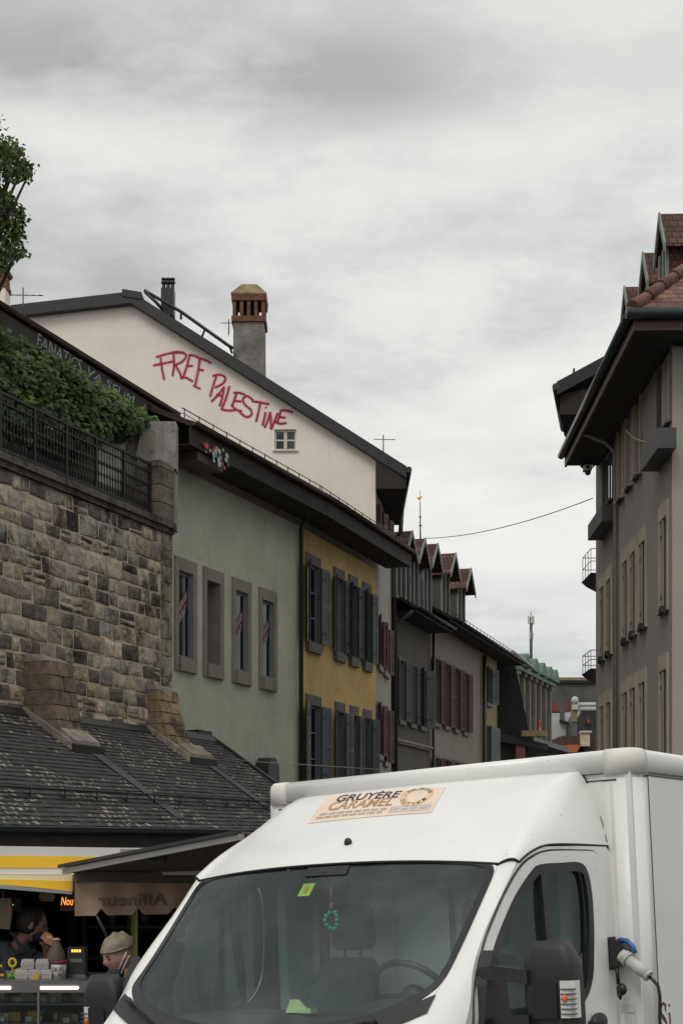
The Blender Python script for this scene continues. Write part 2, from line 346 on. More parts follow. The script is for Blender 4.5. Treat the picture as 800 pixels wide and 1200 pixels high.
# ------------------------------------------------------------------ facades
class Fac:
    """vertical plane through O running along d; side=-1: local -y is the street, +1: local +y is the street"""
    def __init__(s, O, slope, side=-1):
        s.O = Vector(O); L = math.hypot(slope, 1); s.d = Vector((slope / L, 1 / L)); s.side = side
        s.n = Vector((s.d.y, -s.d.x)) * (1 if side == -1 else -1); s.ang = math.atan2(s.d.y, s.d.x)
    def hit(s, px, py, off=0.):
        r = Vector(((px - 400) / FP, 1.)); o = s.O + s.n * off; t = o.dot(s.n) / r.dot(s.n); p = r * t
        return (p - o).dot(s.d), H + (985 - py) / FP * t
    def at(s, sv, off=0.): p = s.O + s.d * sv + s.n * off; return p
    def l(s, sv, off, z): return (sv, off * s.side, z)
    def box(s, mb, s0, s1, o0, o1, z0, z1, c=(1, 1, 1)): mb.box(s0, s1, o0 * s.side, o1 * s.side, z0, z1, c)
    def root(s, name, label, cat, group=None): return empty(name, (s.O.x, s.O.y, 0), (0, 0, s.ang), label, cat, group)
    def wall(s, name, m, root, s0, s1, z0, z1, holes, th=.35, reveal=None, off=0.):
        """wall slab with real openings"""
        mb = MB(); xs = sorted({s0, s1, *[h[0] for h in holes], *[h[1] for h in holes]}); zs = sorted({z0, z1, *[h[2] for h in holes], *[h[3] for h in holes]})
        for i in range(len(xs) - 1):
            for j in range(len(zs) - 1):
                cx = (xs[i] + xs[i + 1]) / 2; cz = (zs[j] + zs[j + 1]) / 2
                if any(h[0] < cx < h[1] and h[2] < cz < h[3] for h in holes): continue
                a, b, c_, d = xs[i], xs[i + 1], zs[j], zs[j + 1]
                mb.face([s.l(a, off, c_), s.l(b, off, c_), s.l(b, off, d), s.l(a, off, d)])
        for h in holes:
            a, b, c_, d = h; t = off - th
            for q in ([(a, c_), (b, c_)], [(b, c_), (b, d)], [(b, d), (a, d)], [(a, d), (a, c_)]):
                mb.face([s.l(q[0][0], off, q[0][1]), s.l(q[1][0], off, q[1][1]), s.l(q[1][0], t, q[1][1]), s.l(q[0][0], t, q[0][1])])
        # ends and the back of the house
        D = off - 5.
        mb.face([s.l(s0, off, z0), s.l(s0, D, z0), s.l(s0, D, z1), s.l(s0, off, z1)]); mb.face([s.l(s1, off, z0), s.l(s1, D, z0), s.l(s1, D, z1), s.l(s1, off, z1)])
        mb.face([s.l(s0, D, z0), s.l(s1, D, z0), s.l(s1, D, z1), s.l(s0, D, z1)]); mb.face([s.l(s0, off, z1), s.l(s1, off, z1), s.l(s1, D, z1), s.l(s0, D, z1)])
        return mb.build(name, m, root, norm=False)
    def window(s, root, h, fm, border=(.14, .14, .26, .26), depth=.3, wf='wframe', cross=True, proud=.03, curtain='curtain', name='window', mull=1, pane=True, frame_in=.055):
        """stone surround outside the opening h, casement set back, dark room behind"""
        a, b, c_, d = h; bl, br_, bb, bt = border; mb = MB()
        s.box(mb, a - bl, a, .002, proud, c_ - bb, d + bt); s.box(mb, b, b + br_, .002, proud, c_ - bb, d + bt)
        s.box(mb, a, b, .002, proud + .004, d, d + bt); s.box(mb, a - .02, b + .02, -depth + .01, proud + .06, c_ - bb, c_)
        for x0, x1 in ((a, a + .012), (b - .012, b)): s.box(mb, x0, x1, -depth, .002, c_, d)
        s.box(mb, a + .012, b - .012, -depth, .002, d - .012, d)
        w_ = mb.build(name, M[fm], root)
        mb = MB(); t = -depth; f = frame_in
        s.box(mb, a + .012, a + f + .012, t - .05, t, c_, d - .012); s.box(mb, b - f - .012, b - .012, t - .05, t, c_, d - .012)
        s.box(mb, a + f + .012, b - f - .012, t - .05, t, d - f - .012, d - .012); s.box(mb, a + f + .012, b - f - .012, t - .05, t, c_, c_ + f)
        if mull: s.box(mb, (a + b) / 2 - .025, (a + b) / 2 + .025, t - .045, t - .003, c_ + f, d - f - .012)
        if cross:
            for zz in ((c_ + (d - c_) * .33), (c_ + (d - c_) * .66)): s.box(mb, a + f + .012, b - f - .012, t - .04, t - .006, zz - .015, zz + .015)
        mb.build('casement', M[wf], w_)
        mb = MB(); mb.face([s.l(a + f, t - .025, c_ + f), s.l(b - f, t - .025, c_ + f), s.l(b - f, t - .025, d - f), s.l(a + f, t - .025, d - f)]); mb.build('pane', M['pane'], w_)
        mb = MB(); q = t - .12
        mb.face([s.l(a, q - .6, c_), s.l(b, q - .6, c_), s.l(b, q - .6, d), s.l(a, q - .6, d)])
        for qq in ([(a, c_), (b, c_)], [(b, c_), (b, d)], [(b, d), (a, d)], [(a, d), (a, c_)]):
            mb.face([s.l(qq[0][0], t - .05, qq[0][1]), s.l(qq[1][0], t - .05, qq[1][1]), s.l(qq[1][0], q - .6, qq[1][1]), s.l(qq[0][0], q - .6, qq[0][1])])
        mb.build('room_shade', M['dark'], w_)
        if curtain:
            mb = MB(); n = 14
            for side in (0, 1):
                x0 = a + .03 if side == 0 else b - (b - a) * .3; x1 = a + (b - a) * .3 if side == 0 else b - .03
                for i in range(n):
                    u0 = x0 + (x1 - x0) * i / n; u1 = x0 + (x1 - x0) * (i + 1) / n
                    y0 = q + .02 * math.sin(i * 2.2); y1 = q + .02 * math.sin((i + 1) * 2.2)
                    mb.face([s.l(u0, y0, c_), s.l(u1, y1, c_), s.l(u1, y1, d), s.l(u0, y0, d)], smooth=True)
            mb.build('curtain', M[curtain], w_)
        return w_
    def shutter(s, root, x, z0, z1, wd, ang, left, m, proud=.05, name='shutter', broken=False, label=None):
        """louvred shutter hinged at x; ang = degrees swung out from lying flat on the wall"""
        mb = MB(); sg = -1 if left else 1; A = math.radians(ang)
        def P(u, t, z):   # u along leaf, t thickness
            return s.l(x + sg * (u * math.cos(A)) - sg * t * math.sin(A) * 0, proud + u * math.sin(A) + t, z)
        def bx(u0, u1, t0, t1, a, b):
            mb.hexa([P(u0, t0, a), P(u1, t0, a), P(u1, t1, a), P(u0, t1, a), P(u0, t0, b), P(u1, t0, b), P(u1, t1, b), P(u0, t1, b)])
        th = .045; bx(0, .07, 0, th, z0, z1); bx(wd - .07, wd, 0, th, z0, z1)
        for zz in (z0, (z0 + z1) / 2 - .05, z1 - .1): bx(.07, wd - .07, 0, th, zz, zz + .1)
        z = z0 + .1
        while z < z1 - .1:
            bx(.07, wd - .07, .006, th - .008, z, z + .045); z += .06
        bx(.075, wd - .075, .014, .02, z0 + .1, z1 - .1)
        o = mb.build(name, M[m], root, label=label)
        mb = MB()
        for zz in (z0 + .25, z1 - .3): bx(-.02, wd * .5, th, th + .012, zz, zz + .05)
        mb.build('hinge', M['iron'], o); return o
    def eave(s, root, s0, s1, off_e, z_e, ridge_in, pitch, roofm='browntile', guard=True, gutter=True, soffit_z=None, fascia=.16, wall_off=0., rafters=True, tiles=True, th=.10, gm='zinc', soffm='soffit', gut_r=.065):
        """roof slab + soffit + gutter. Children of root."""
        sl = math.tan(math.radians(pitch)); zr = z_e + (off_e + ridge_in) * sl; mb = MB()
        zs = soffit_z if soffit_z is not None else z_e - fascia
        # roof plane (tile courses as real steps) from the eave to the ridge and down behind
        mb.hexa([s.l(s0, off_e, z_e - th), s.l(s1, off_e, z_e - th), s.l(s1, -ridge_in, zr - th), s.l(s0, -ridge_in, zr - th), s.l(s0, off_e, z_e), s.l(s1, off_e, z_e), s.l(s1, -ridge_in, zr), s.l(s0, -ridge_in, zr)], (.5, .5, .5))
        mb.hexa([s.l(s0, -ridge_in, zr - th), s.l(s1, -ridge_in, zr - th), s.l(s1, -ridge_in * 2 - off_e, z_e - th), s.l(s0, -ridge_in * 2 - off_e, z_e - th), s.l(s0, -ridge_in, zr), s.l(s1, -ridge_in, zr), s.l(s1, -ridge_in * 2 - off_e, z_e), s.l(s0, -ridge_in * 2 - off_e, z_e)], (.5, .5, .5))
        if tiles:
            cp = math.cos(math.atan(sl)); rows = 12; ex = .16
            for r_ in range(rows):
                oo = off_e + .04 - r_ * ex; x = s0 + (.09 if r_ % 2 else 0)
                while x < s1:
                    x1 = min(x + .175, s1); k = ru(.5, 1.4); j = ru(-.006, .006)
                    z1_ = z_e + (off_e - oo) * sl + .028 + j; z2_ = z_e + (off_e - oo + ex * 1.25) * sl + .008 + j
                    mb.hexa([s.l(x + .004, oo, z1_ - .018), s.l(x1, oo, z1_ - .018), s.l(x1, oo - ex * 1.25, z2_ - .018), s.l(x + .004, oo - ex * 1.25, z2_ - .018), s.l(x + .004, oo, z1_), s.l(x1, oo, z1_), s.l(x1, oo - ex * 1.25, z2_), s.l(x + .004, oo - ex * 1.25, z2_)], (k, k * ru(.85, 1.05), k * ru(.8, 1.)))
                    x += .179
        roof = mb.build('roof', M[roofm], root, weld=False)
        mb = MB()
        s.box(mb, s0, s1, off_e - .06, off_e - .02, zs, z_e - th - .004)
        mb.build('fascia', M['timber'], root)
        mb = MB(); x = s0; i = 0
        while x < s1 - .01:
            x1 = min(x + 3.9, s1)
            y0 = wall_off + .003; bw = .14; y = y0
            while y < off_e - .07:
                s.box(mb, x, x1, y, min(y + bw - .008, off_e - .065), zs + .012, zs + .03); y += bw
            x = x1
        if rafters:
            x = s0 + .3
            while x < s1:
                s.box(mb, x, x + .09, wall_off + .003, off_e - .065, zs - .05, zs + .01); x += .95
        mb.build('soffit', M[soffm], root)
        if gutter:
            mb = MB(); n = 9; g = []
            for k in range(n): a = math.pi + math.pi * k / (n - 1); g.append((math.cos(a) * gut_r, math.sin(a) * gut_r))
            zc = z_e - .02; ring = [(gut_r + .0 + u, v) for u, v in g]
            for k in range(n - 1):
                a, b = ring[k], ring[k + 1]
                mb.face([s.l(s0 - .02, off_e + a[0], zc + a[1]), s.l(s1 + .02, off_e + a[0], zc + a[1]), s.l(s1 + .02, off_e + b[0], zc + b[1]), s.l(s0 - .02, off_e + b[0], zc + b[1])], smooth=True)
            for xe in (s0 - .02, s1 + .02): mb.face([s.l(xe, off_e + u, zc + v) for u, v in ring])
            mb.tube([s.l(s0 - .02, off_e + 2 * gut_r, zc + .005), s.l(s1 + .02, off_e + 2 * gut_r, zc + .005)], .011, 6)
            x = s0 + .4
            while x < s1: s.box(mb, x, x + .03, off_e - .02, off_e + 2 * gut_r, zc - .012 - gut_r, zc - gut_r); x += .8
            mb.build('gutter', M[gm], root)
        if guard:
            mb = MB(); og = off_e - .22; zg = z_e + .22 * sl
            mb.tube([s.l(s0, og, zg + .20), s.l(s1, og, zg + .20)], .011, 6); mb.tube([s.l(s0, og, zg + .10), s.l(s1, og, zg + .10)], .008, 6)
            x = s0 + .1
            while x < s1:
                mb.tube([s.l(x, og - .1, zg), s.l(x, og, zg + .02), s.l(x, og, zg + .22)], .012, 6); x += .62
            mb.build('snow_guard', M['black'], root)
        return zr
def downpipe(root, path, r=.045, m='black', name='downpipe'):
    mb = MB(); mb.tube(path, r, 10)
    return mb.build(name, M[m], root)

# ------------------------------------------------------------------ ground
mb = MB(); Rg = 26
def gz(x, y):
    d = math.hypot(x - .3, y - 7.5); k = max(0., 1 - max(0., d - 2.5) / 3.); return .052 * (x - .3) * k
xs = [-900, -300, -100, -40] + [-20 + i for i in range(41)] + [40, 100, 300, 900]; ys = [-900, -300, -100, -30] + [-10 + i for i in range(41)] + [40, 60, 100, 200, 400, 1200]
vs = [(x, y, gz(x, y)) for y in ys for x in xs]; nx = len(xs)
mb.mesh(vs, [(j * nx + i, j * nx + i + 1, (j + 1) * nx + i + 1, (j + 1) * nx + i) for j in range(len(ys) - 1) for i in range(nx - 1)], smooth=True)
M['asphalt'] = mat('asphalt', (.075, .073, .07), .9, var=.3, scale=.8, bmp=.5, bscale=60, dirt=(.045, .045, .045))
struct(mb.build('ground', M['asphalt'], norm=False))

# ------------------------------------------------------------------ left terrace: facades
FG = Fac((-.1147 * 30, 30), .418)                     # green house
cG = FG.hit(350, 800)[0]; cor = FG.at(cG)
FY = Fac((cor.x, cor.y), .355); cY = FY.hit(440, 800)[0]; cor2 = FY.at(cY)
FN = Fac((cor2.x, cor2.y), .13); cN = FN.hit(458.5, 800)[0]; cor3 = FN.at(cN)
F2 = Fac((cor3.x, cor3.y), .32); c2 = F2.hit(503, 800)[0]; cor4 = F2.at(c2)
F3 = Fac((cor4.x, cor4.y), .32); c3 = F3.hit(563, 850)[0]; cor5 = F3.at(c3)
F4 = Fac((cor5.x, cor5.y), .32); c4 = F4.hit(582, 850)[0]; cor6 = F4.at(c4)
F5 = Fac((cor6.x, cor6.y), .32)

# --- green house
g = FG.root('green_house', 'pale green stucco house with four narrow stone framed windows in a row', 'house')
ZW = 9.95
def rect(F, px0, px1, pyt, pyb, off=0):   # rect in facade coordinates from its near (left) and far edges; py on the near edge
    a, zt = F.hit(px0, pyt, off); _, zb = F.hit(px0, pyb, off); b, _ = F.hit(px1, pyt, off); return a, b, zb, zt
gw = [rect(FG, *q) for q in ((203.6, 225.2, 651, 785), (237, 259.3, 662.2, 793), (271, 291.8, 674.7, 801), (302.7, 321, 687, 806.8))]
zt = sum(q[3] for q in gw) / 4; zb = sum(q[2] for q in gw) / 4
holes = [(q[0] + .17, q[0] + .17 + (.62), zb + .3, zt - .28) for q in gw]
FG.wall('wall', M['green'], g, -3., cG, 0, ZW, holes)
tv, tf, ta = textmesh('BUREAUX', .2, .004); tv2, tf2, ta2 = textmesh('A LOUER', .2, .004)
for i, h in enumerate(holes):
    w_ = FG.window(g, h, 'frame', (.16, .17, .29, .27), .045 if i != 1 else .34, 'wframe', False, .035, 'curtain', mull=0)  # grey curtains added to imitate reflections on the panes
    # diagonal notice behind the pane
    mb = MB(); t = -(.045 if i != 1 else .34) - .018; a, b, c_, d = h; f = .07; mid = c_ + (d - c_) * (.55 if i < 2 else .52)
    x0, x1 = a + f, b - f; rise = (x1 - x0) * .95
    poly = [(x0, mid - .42), (x1, mid - .42 + rise + .15), (x1, mid + .10 + rise), (x0, mid + .02)]
    mb.face([FG.l(u, t, z) for u, z in poly]); bn = mb.build('notice', M['banner'], w_)
    mb = MB(); Ln = math.hypot(1, .95)
    for (vv, ff, hh) in ((tv, tf, .0), (tv2, tf2, -.24)):
        def PP(u, v): xx = x0 + (x1 - x0) * (.02 + .94 * u); return FG.l(xx, t + .006, mid - .13 + hh + (xx - x0) * 1.05 + v * .17)
        u = .04; nn = 8 if hh == 0 else 6; u = 0.04 if hh == 0 else .14
        for q in range(nn):
            wq = .085; mb.face([PP(u, 0), PP(u + wq, 0), PP(u + wq, .22), PP(u, .22)]); mb.face([PP(u, .22), PP(u + .03, .22), PP(u + .03, .9), PP(u, .9)])
            if q % 3 != 1: mb.face([PP(u + .03, .72), PP(u + wq, .72), PP(u + wq, .95), PP(u + .03, .95)])
            if q % 2: mb.face([PP(u + wq - .028, .22), PP(u + wq, .22), PP(u + wq, .72), PP(u + wq - .028, .72)])
            u += wq + .022
    mb.build('notice_lettering', M['lettering'], w_, norm=False)
ZE = 10.58; OE = .80
zr = FG.eave(g, -.75, cG - .02, OE, ZE, 5.0, 24, guard=True, soffit_z=ZE - .46, gm='brown', rafters=False)
# fascia board with white spray, over the terrace
FT = Fac((-.2353 * 24.5, 24.5), .361); ZT = H + (985 - 357) / FP * 24.5; LT = 6.6
th_ = FT.root('terrace_house', 'low roofed house edge with white spray writing above the climbing vine', 'house')
FT.eave(th_, -6, LT, 0, ZT, 5.0, 17, guard=False, soffit_z=ZT - .5, gm='brown', wall_off=-.9, rafters=False)
mb = MB(); FT.box(mb, -6, LT, -1.3, -.9, 4., ZT - .5); mb.build('wall', M['concrete'], th_)
mb = MB(); FT.box(mb, -6, LT, .02, .05, ZT - .62, ZT - .12); fb = mb.build('eave_board', M['timber'], th_)
def white_text(body, px0, py0, px1, py1, hgt, m='white', off=.054):
    a, z0 = FT.hit(px0, py0, off); b, z1 = FT.hit(px1, py1, off); vv, ff, asp = textmesh(body, 1., -.004, .25); mb = MB()
    mb.mesh([FT.l(a + (b - a) * u, off, z0 + (z1 - z0) * u + v * hgt + .012 * math.sin(u * 21)) for u, v in vv], ff)
    mb.build('spray_writing', M[m], th_, norm=False)
white_text('FANATiCS', 43, 405, 96, 438, .24); white_text('VA SELiM', 103, 440, 158, 475, .17); white_text('Paeblo', 168, 480, 191, 494, .12)
# boxed rafter end covered in stickers
mb = MB(); FG.box(mb, -.35, .75, .1, OE - .08, ZE - .66, ZE - .47); be = mb.build('boxed_beam_end', M['brown'], g)
sc = [(.35, .05, .05), (.45, .52, .55), (.05, .05, .06), (.5, .5, .48), (.35, .30, .28), (.12, .3, .33), (.5, .08, .06), (.45, .48, .5)]
smats = [mat('sticker_colour', c, .6, var=.1) for c in sc]
for k in range(30):
    mb = MB(); u = ru(-.25, .9); z = ZE - ru(.24, .60); rr = ru(.04, .10); n = random.choice((5, 6, 9)); ph = ru(0, 6)
    mb.face([FG.l(u + rr * math.cos(ph + 6.283 * i / n) * ru(.6, 1.2), OE + .004 + k * .0006, z + rr * math.sin(ph + 6.283 * i / n) * ru(.6, 1.)) for i in range(n)])
    mb.build('sticker', smats[k % 8], be, norm=False)
s0_ = cG - .08
downpipe(g, [FG.l(s0_ - .05, OE - .3, ZE - .25), FG.l(s0_, .3, ZE - .42), FG.l(s0_, .10, ZE - .7), FG.l(s0_, .10, .1)], .055)
# round-topped vent box low on the wall
vs_, vz_ = FG.hit(305, 912); mb = MB(); pr = [(-.3, 0)] + [(.3 * -math.cos(math.pi * k / 12), .42 + .3 * math.sin(math.pi * k / 12)) for k in range(13)] + [(.3, 0)]
mb.prism(pr, lambda a, b, d: FG.l(vs_ + a, d, vz_ - .25 + b), .003, .35); mb.build('vent_cowl', M['black'], g)

# --- yellow house
y = FY.root('yellow_house', 'ochre yellow house with slate blue shutters between green and grey houses', 'house')
def yw(px0, px1, pyt, pyb): return rect(FY, px0, px1, pyt, pyb)
yu = [yw(357.5, 375, 647, 761), yw(390, 403, 662, 773), yw(407.7, 418.5, 672.7, 780), yw(424, 434.5, 682, 786.5)]
yzt = sum(q[3] for q in yu) / 4; yzb = sum(q[2] for q in yu) / 4
yl = [yw(357.5, 375.5, 814, 900), yw(391.8, 403.5, 821, 900), yw(409.5, 419.3, 826, 900), yw(425, 434.8, 831, 900)]
lzt = sum(q[3] for q in yl) / 4; hh_ = yzt - yzb
yh = [(q[0] + .1, q[1] - .1, yzb + .25, yzt - .25) for q in yu]; lh = [(q[0] + .1, q[1] - .1, lzt - hh_ + .2, lzt - .25) for q in yl]
FY.wall('wall', M['yellow'], y, 0, cY, 0, ZW, yh + lh)
for k, h in enumerate(yh + lh):
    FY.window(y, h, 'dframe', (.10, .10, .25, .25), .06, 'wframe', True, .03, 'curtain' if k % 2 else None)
    wd = (h[1] - h[0]) / 2 + .03
    angL = (24, 20, 26, 30)[k % 4] if k < 4 else (14, 20, 12, 22)[k % 4]; angR = (8, 12, 14, 10)[k % 4] if k < 4 else (9, 12, 10, 20)[k % 4]
    FY.shutter(y, h[0] - .01, h[2] + .02, h[3] - .0, wd, angL, True, 'gshut'); FY.shutter(y, h[1] + .01, h[2] + .02, h[3], wd, angR, False, 'gshut')
FY.eave(y, -.02, cY + .95, OE, ZE, 5.0, 24, guard=True, soffit_z=ZE - .46, gm='brown', rafters=False)

# --- tall house with the pale gable
YG = 41.4
gh = empty('gable_house', (cor2.x, YG, 0), (0, 0, 0), 'tall house with blank pale gable and long dark roof edge above green roof', 'house')
def G(px, py, Y=YG): p = W(px, py, Y); return (p.x - cor2.x, p.y - YG, p.z)
outl = [G(10, 365), G(155, 357), G(440, 533), (0, 0, 5.), (G(10, 365)[0], 0, 5.)]
wx0, wx1, wz1, wz0 = G(321.5, 0)[0], G(347, 0)[0], G(0, 503)[2], G(0, 527)[2]
# gable wall with a real opening: strips around the window
def topz(x):
    a, b, c_ = G(10, 365), G(155, 357), G(440, 533)
    return a[2] + (b[2] - a[2]) * (x - a[0]) / (b[0] - a[0]) if x < b[0] else b[2] + (c_[2] - b[2]) * (x - b[0]) / (c_[0] - b[0])
mb = MB(); xs = sorted([G(10, 0)[0], G(155, 0)[0], wx0, wx1, 0.])
for i in range(len(xs) - 1):
    a, b = xs[i], xs[i + 1]; za, zb_ = topz(a), topz(b)
    if abs(a - wx0) < 1e-6:
        mb.face([(a, 0, 5), (b, 0, 5), (b, 0, wz0), (a, 0, wz0)]); mb.face([(a, 0, wz1), (b, 0, wz1), (b, 0, zb_), (a, 0, za)])
        for q in ([(a, wz0), (b, wz0)], [(b, wz0), (b, wz1)], [(b, wz1), (a, wz1)], [(a, wz1), (a, wz0)]): mb.face([(q[0][0], 0, q[0][1]), (q[1][0], 0, q[1][1]), (q[1][0], .2, q[1][1]), (q[0][0], .2, q[0][1])])
    else: mb.face([(a, 0, 5), (b, 0, 5), (b, 0, zb_), (a, 0, za)])
mb.build('gable_wall', M['pale'], gh, norm=False)
mb = MB()
mb.box(wx0, wx1, .08, .13, wz0, wz0 + .05); mb.box(wx0, wx1, .08, .13, wz1 - .05, wz1); mb.box(wx0, wx0 + .05, .08, .13, wz0 + .05, wz1 - .05); mb.box(wx1 - .05, wx1, .08, .13, wz0 + .05, wz1 - .05)
xm = (wx0 + wx1) / 2; mb.box(xm - .045, xm + .045, .07, .13, wz0 + .05, wz1 - .05); zm = (wz0 + wz1) / 2; mb.box(wx0 + .05, xm - .045, .085, .12, zm - .02, zm + .02); mb.box(xm + .045, wx1 - .05, .085, .12, zm - .02, zm + .02)
mb.box(wx0 - .05, wx1 + .05, -.05, .08, wz0 - .05, wz0)
wn = mb.build('window', M['whiteframe'], gh)
mb = MB(); mb.face([(wx0, .11, wz0), (wx1, .11, wz0), (wx1, .11, wz1), (wx0, .11, wz1)]); mb.build('pane', M['pane'], wn)
mb = MB(); mb.box(wx0 - .1, wx1 + .1, .5, .52, wz0, wz1); mb.build('room_shade', M['dark'], wn)
mb = MB(); mb.box(xm, wx1, .2, .21, wz0, wz1); mb.build('blind', M['wframe'], wn)
# roof slabs with verge
def slab(mb, p0, p1, t, y0, y1):
    (x0, _, z0), (x1, _, z1) = p0, p1
    mb.hexa([(x0, y0, z0 - t), (x1, y0, z1 - t), (x1, y1, z1 - t), (x0, y1, z0 - t), (x0, y0, z0), (x1, y0, z1), (x1, y1, z1), (x0, y1, z0)])
mb = MB(); A, B, Cc = G(-30, 366), G(155, 345), G(476, 549)
D = math.hypot(cor3.x - cor2.x, cor3.y - cor2.y)
slab(mb, A, B, .32, -.25, D - .1)
slab(mb, B, (Cc[0], 0, Cc[2]), .33, -.25, D - .1); slab(mb, (B[0] - .25, 0, B[2] + .06), (B[0] + .3, 0, B[2] - .03), .2, -.28, D)
mb.build('roof', M['black'], gh)
mb = MB(); e0 = Cc
mb.face([(.02, -.2, G(0, 533)[2] - .25), (e0[0] - .02, -.2, e0[2] - .33), (e0[0] - .02, -.2, e0[2] - .62), (.02, -.2, e0[2] - .62)])
mb.box(.003, e0[0] - .03, -.19, D - .15, e0[2] - .62, e0[2] - .58); mb.build('soffit', M['timber'], gh)
mb = MB(); mb.tube([(e0[0] + .06, -.3, e0[2] - .1), (e0[0] + .06, D, e0[2] - .1)], .085, 10); mb.build('gutter', M['black'], gh)
zz = e0[2] - .75
mb = MB(); mb.tube([(e0[0] + .06, D - .12, e0[2] - .15), (e0[0] + .02, D - .12, zz - .1), (e0[0] - .1, D - .12, zz - .22), (.80, D - .1, zz - .24), (.70, D - .1, zz - .4), (.70, D - .1, 3.)], .075, 8); mb.build('downpipe', M['black'], gh)
# street front of the tall house
nh = []
for q in ((441.5, 446, 722, 778), (448, 453, 731, 785)): nh.append(rect(FN, *q))
nh2 = [rect(FN, 441.5, 446, 824, 884), rect(FN, 448.5, 453, 829, 892)]; nh3 = [rect(FN, 441.8, 446, 592, 622), rect(FN, 449, 453, 600, 630)]
FNo = Fac((cor2.x, cor2.y), .13)
gf = FNo.root('grey_house', 'narrow grey rendered street front with dark red shutters beside yellow house', 'house')
FNo.wall('wall', M['greyw'], gf, .002, cN, 0, Cc[2] - .6, nh + nh2 + nh3, .2)
for k, h in enumerate(nh + nh2 + nh3):
    FNo.window(gf, h, 'frame', (.06, .06, .15, .06), .15, 'whiteframe', False, .03, None)
    FNo.shutter(gf, h[0], h[2], h[3], .34, 12, True, 'rshut'); FNo.shutter(gf, h[1], h[2], h[3], .34, 18, False, 'rshut')

# graffiti, stroke by stroke, on the gable
Zx, Zy, Zs = 170, 395, 4.444
ST = [[(55, 105), (90, 94), (135, 83), (205, 80)], [(80, 105), (88, 165), (100, 225)], [(40, 148), (90, 138), (150, 125)],
 [(148, 85), (150, 150), (143, 205)], [(135, 80), (180, 77), (212, 92), (203, 118), (175, 137), (148, 146)], [(155, 142), (180, 185), (190, 218)],
 [(232, 95), (215, 160), (195, 215)], [(222, 93), (250, 95), (280, 106)], [(210, 150), (250, 150)], [(183, 216), (210, 210), (250, 232)],
 [(285, 110), (275, 180), (260, 252)], [(270, 105), (310, 118), (347, 136)], [(273, 168), (306, 172)], [(248, 250), (290, 271)],
 [(372, 200), (352, 260), (338, 312)], [(350, 203), (385, 195), (415, 208), (408, 238), (362, 264)],
 [(408, 262), (375, 305), (342, 338)], [(412, 255), (402, 310), (388, 362)], [(368, 300), (408, 306)],
 [(440, 252), (420, 320), (398, 374)], [(392, 374), (430, 382), (470, 380)],
 [(475, 290), (462, 335), (448, 360)], [(458, 290), (490, 290), (522, 300)], [(458, 330), (502, 335)], [(448, 352), (475, 378), (505, 385)],
 [(562, 328), (530, 306), (508, 325), (520, 352), (550, 378), (552, 405), (525, 415), (490, 388)],
 [(553, 333), (600, 340), (647, 350)], [(600, 340), (590, 390), (577, 442)], [(628, 388), (620, 425), (610, 462)], [(626, 364), (630, 370)],
 [(652, 388), (640, 430), (620, 474)], [(652, 388), (654, 440), (656, 482)], [(656, 482), (672, 440), (692, 393)],
 [(705, 388), (696, 420), (685, 447)], [(700, 382), (735, 382), (770, 393)], [(693, 414), (732, 420)], [(672, 437), (700, 450), (738, 446)]]
def gfn(a, b, l): q = G(Zx + a / Zs, Zy + b / Zs); return (q[0], -l, q[2])
mb = MB(); mb2 = MB(); k = 0
for s_ in ST:
    ribbon(mb, s_, 8.6, gfn, lift=.006 + k * .0002); ribbon(mb2, s_, 26, gfn, lift=.003 + k * .00005, soft=True); k += 1
mb.build('red_spray_writing', M['spray'], gh, norm=False, weld=False)
mb2.build('red_overspray', M['soft'], gh, norm=False, weld=False)

# chimney, vents, handrail on the gable house
def taperbox(mb, cx, cy, w0, w1, z0, z1, d0=None, d1=None, c=(1, 1, 1)):
    d0 = d0 or w0; d1 = d1 or w1
    mb.hexa([(cx - w0 / 2, cy - d0 / 2, z0), (cx + w0 / 2, cy - d0 / 2, z0), (cx + w0 / 2, cy + d0 / 2, z0), (cx - w0 / 2, cy + d0 / 2, z0),
             (cx - w1 / 2, cy - d1 / 2, z1), (cx + w1 / 2, cy - d1 / 2, z1), (cx + w1 / 2, cy + d1 / 2, z1), (cx - w1 / 2, cy + d1 / 2, z1)], c)
M['chimstone'] = mat('weathered_chimney_render', (.20, .185, .17), .95, var=.45, scale=2.5, dirt=(.06, .055, .05), bmp=1., bscale=9)
M['brick'] = mat('orange_brick', (.17, .07, .045), .9, var=.4, scale=7, bmp=.5)
M['capstone'] = mat('ochre_cap_stone', (.24, .185, .10), .9, var=.35, scale=3, dirt=(.10, .09, .07))
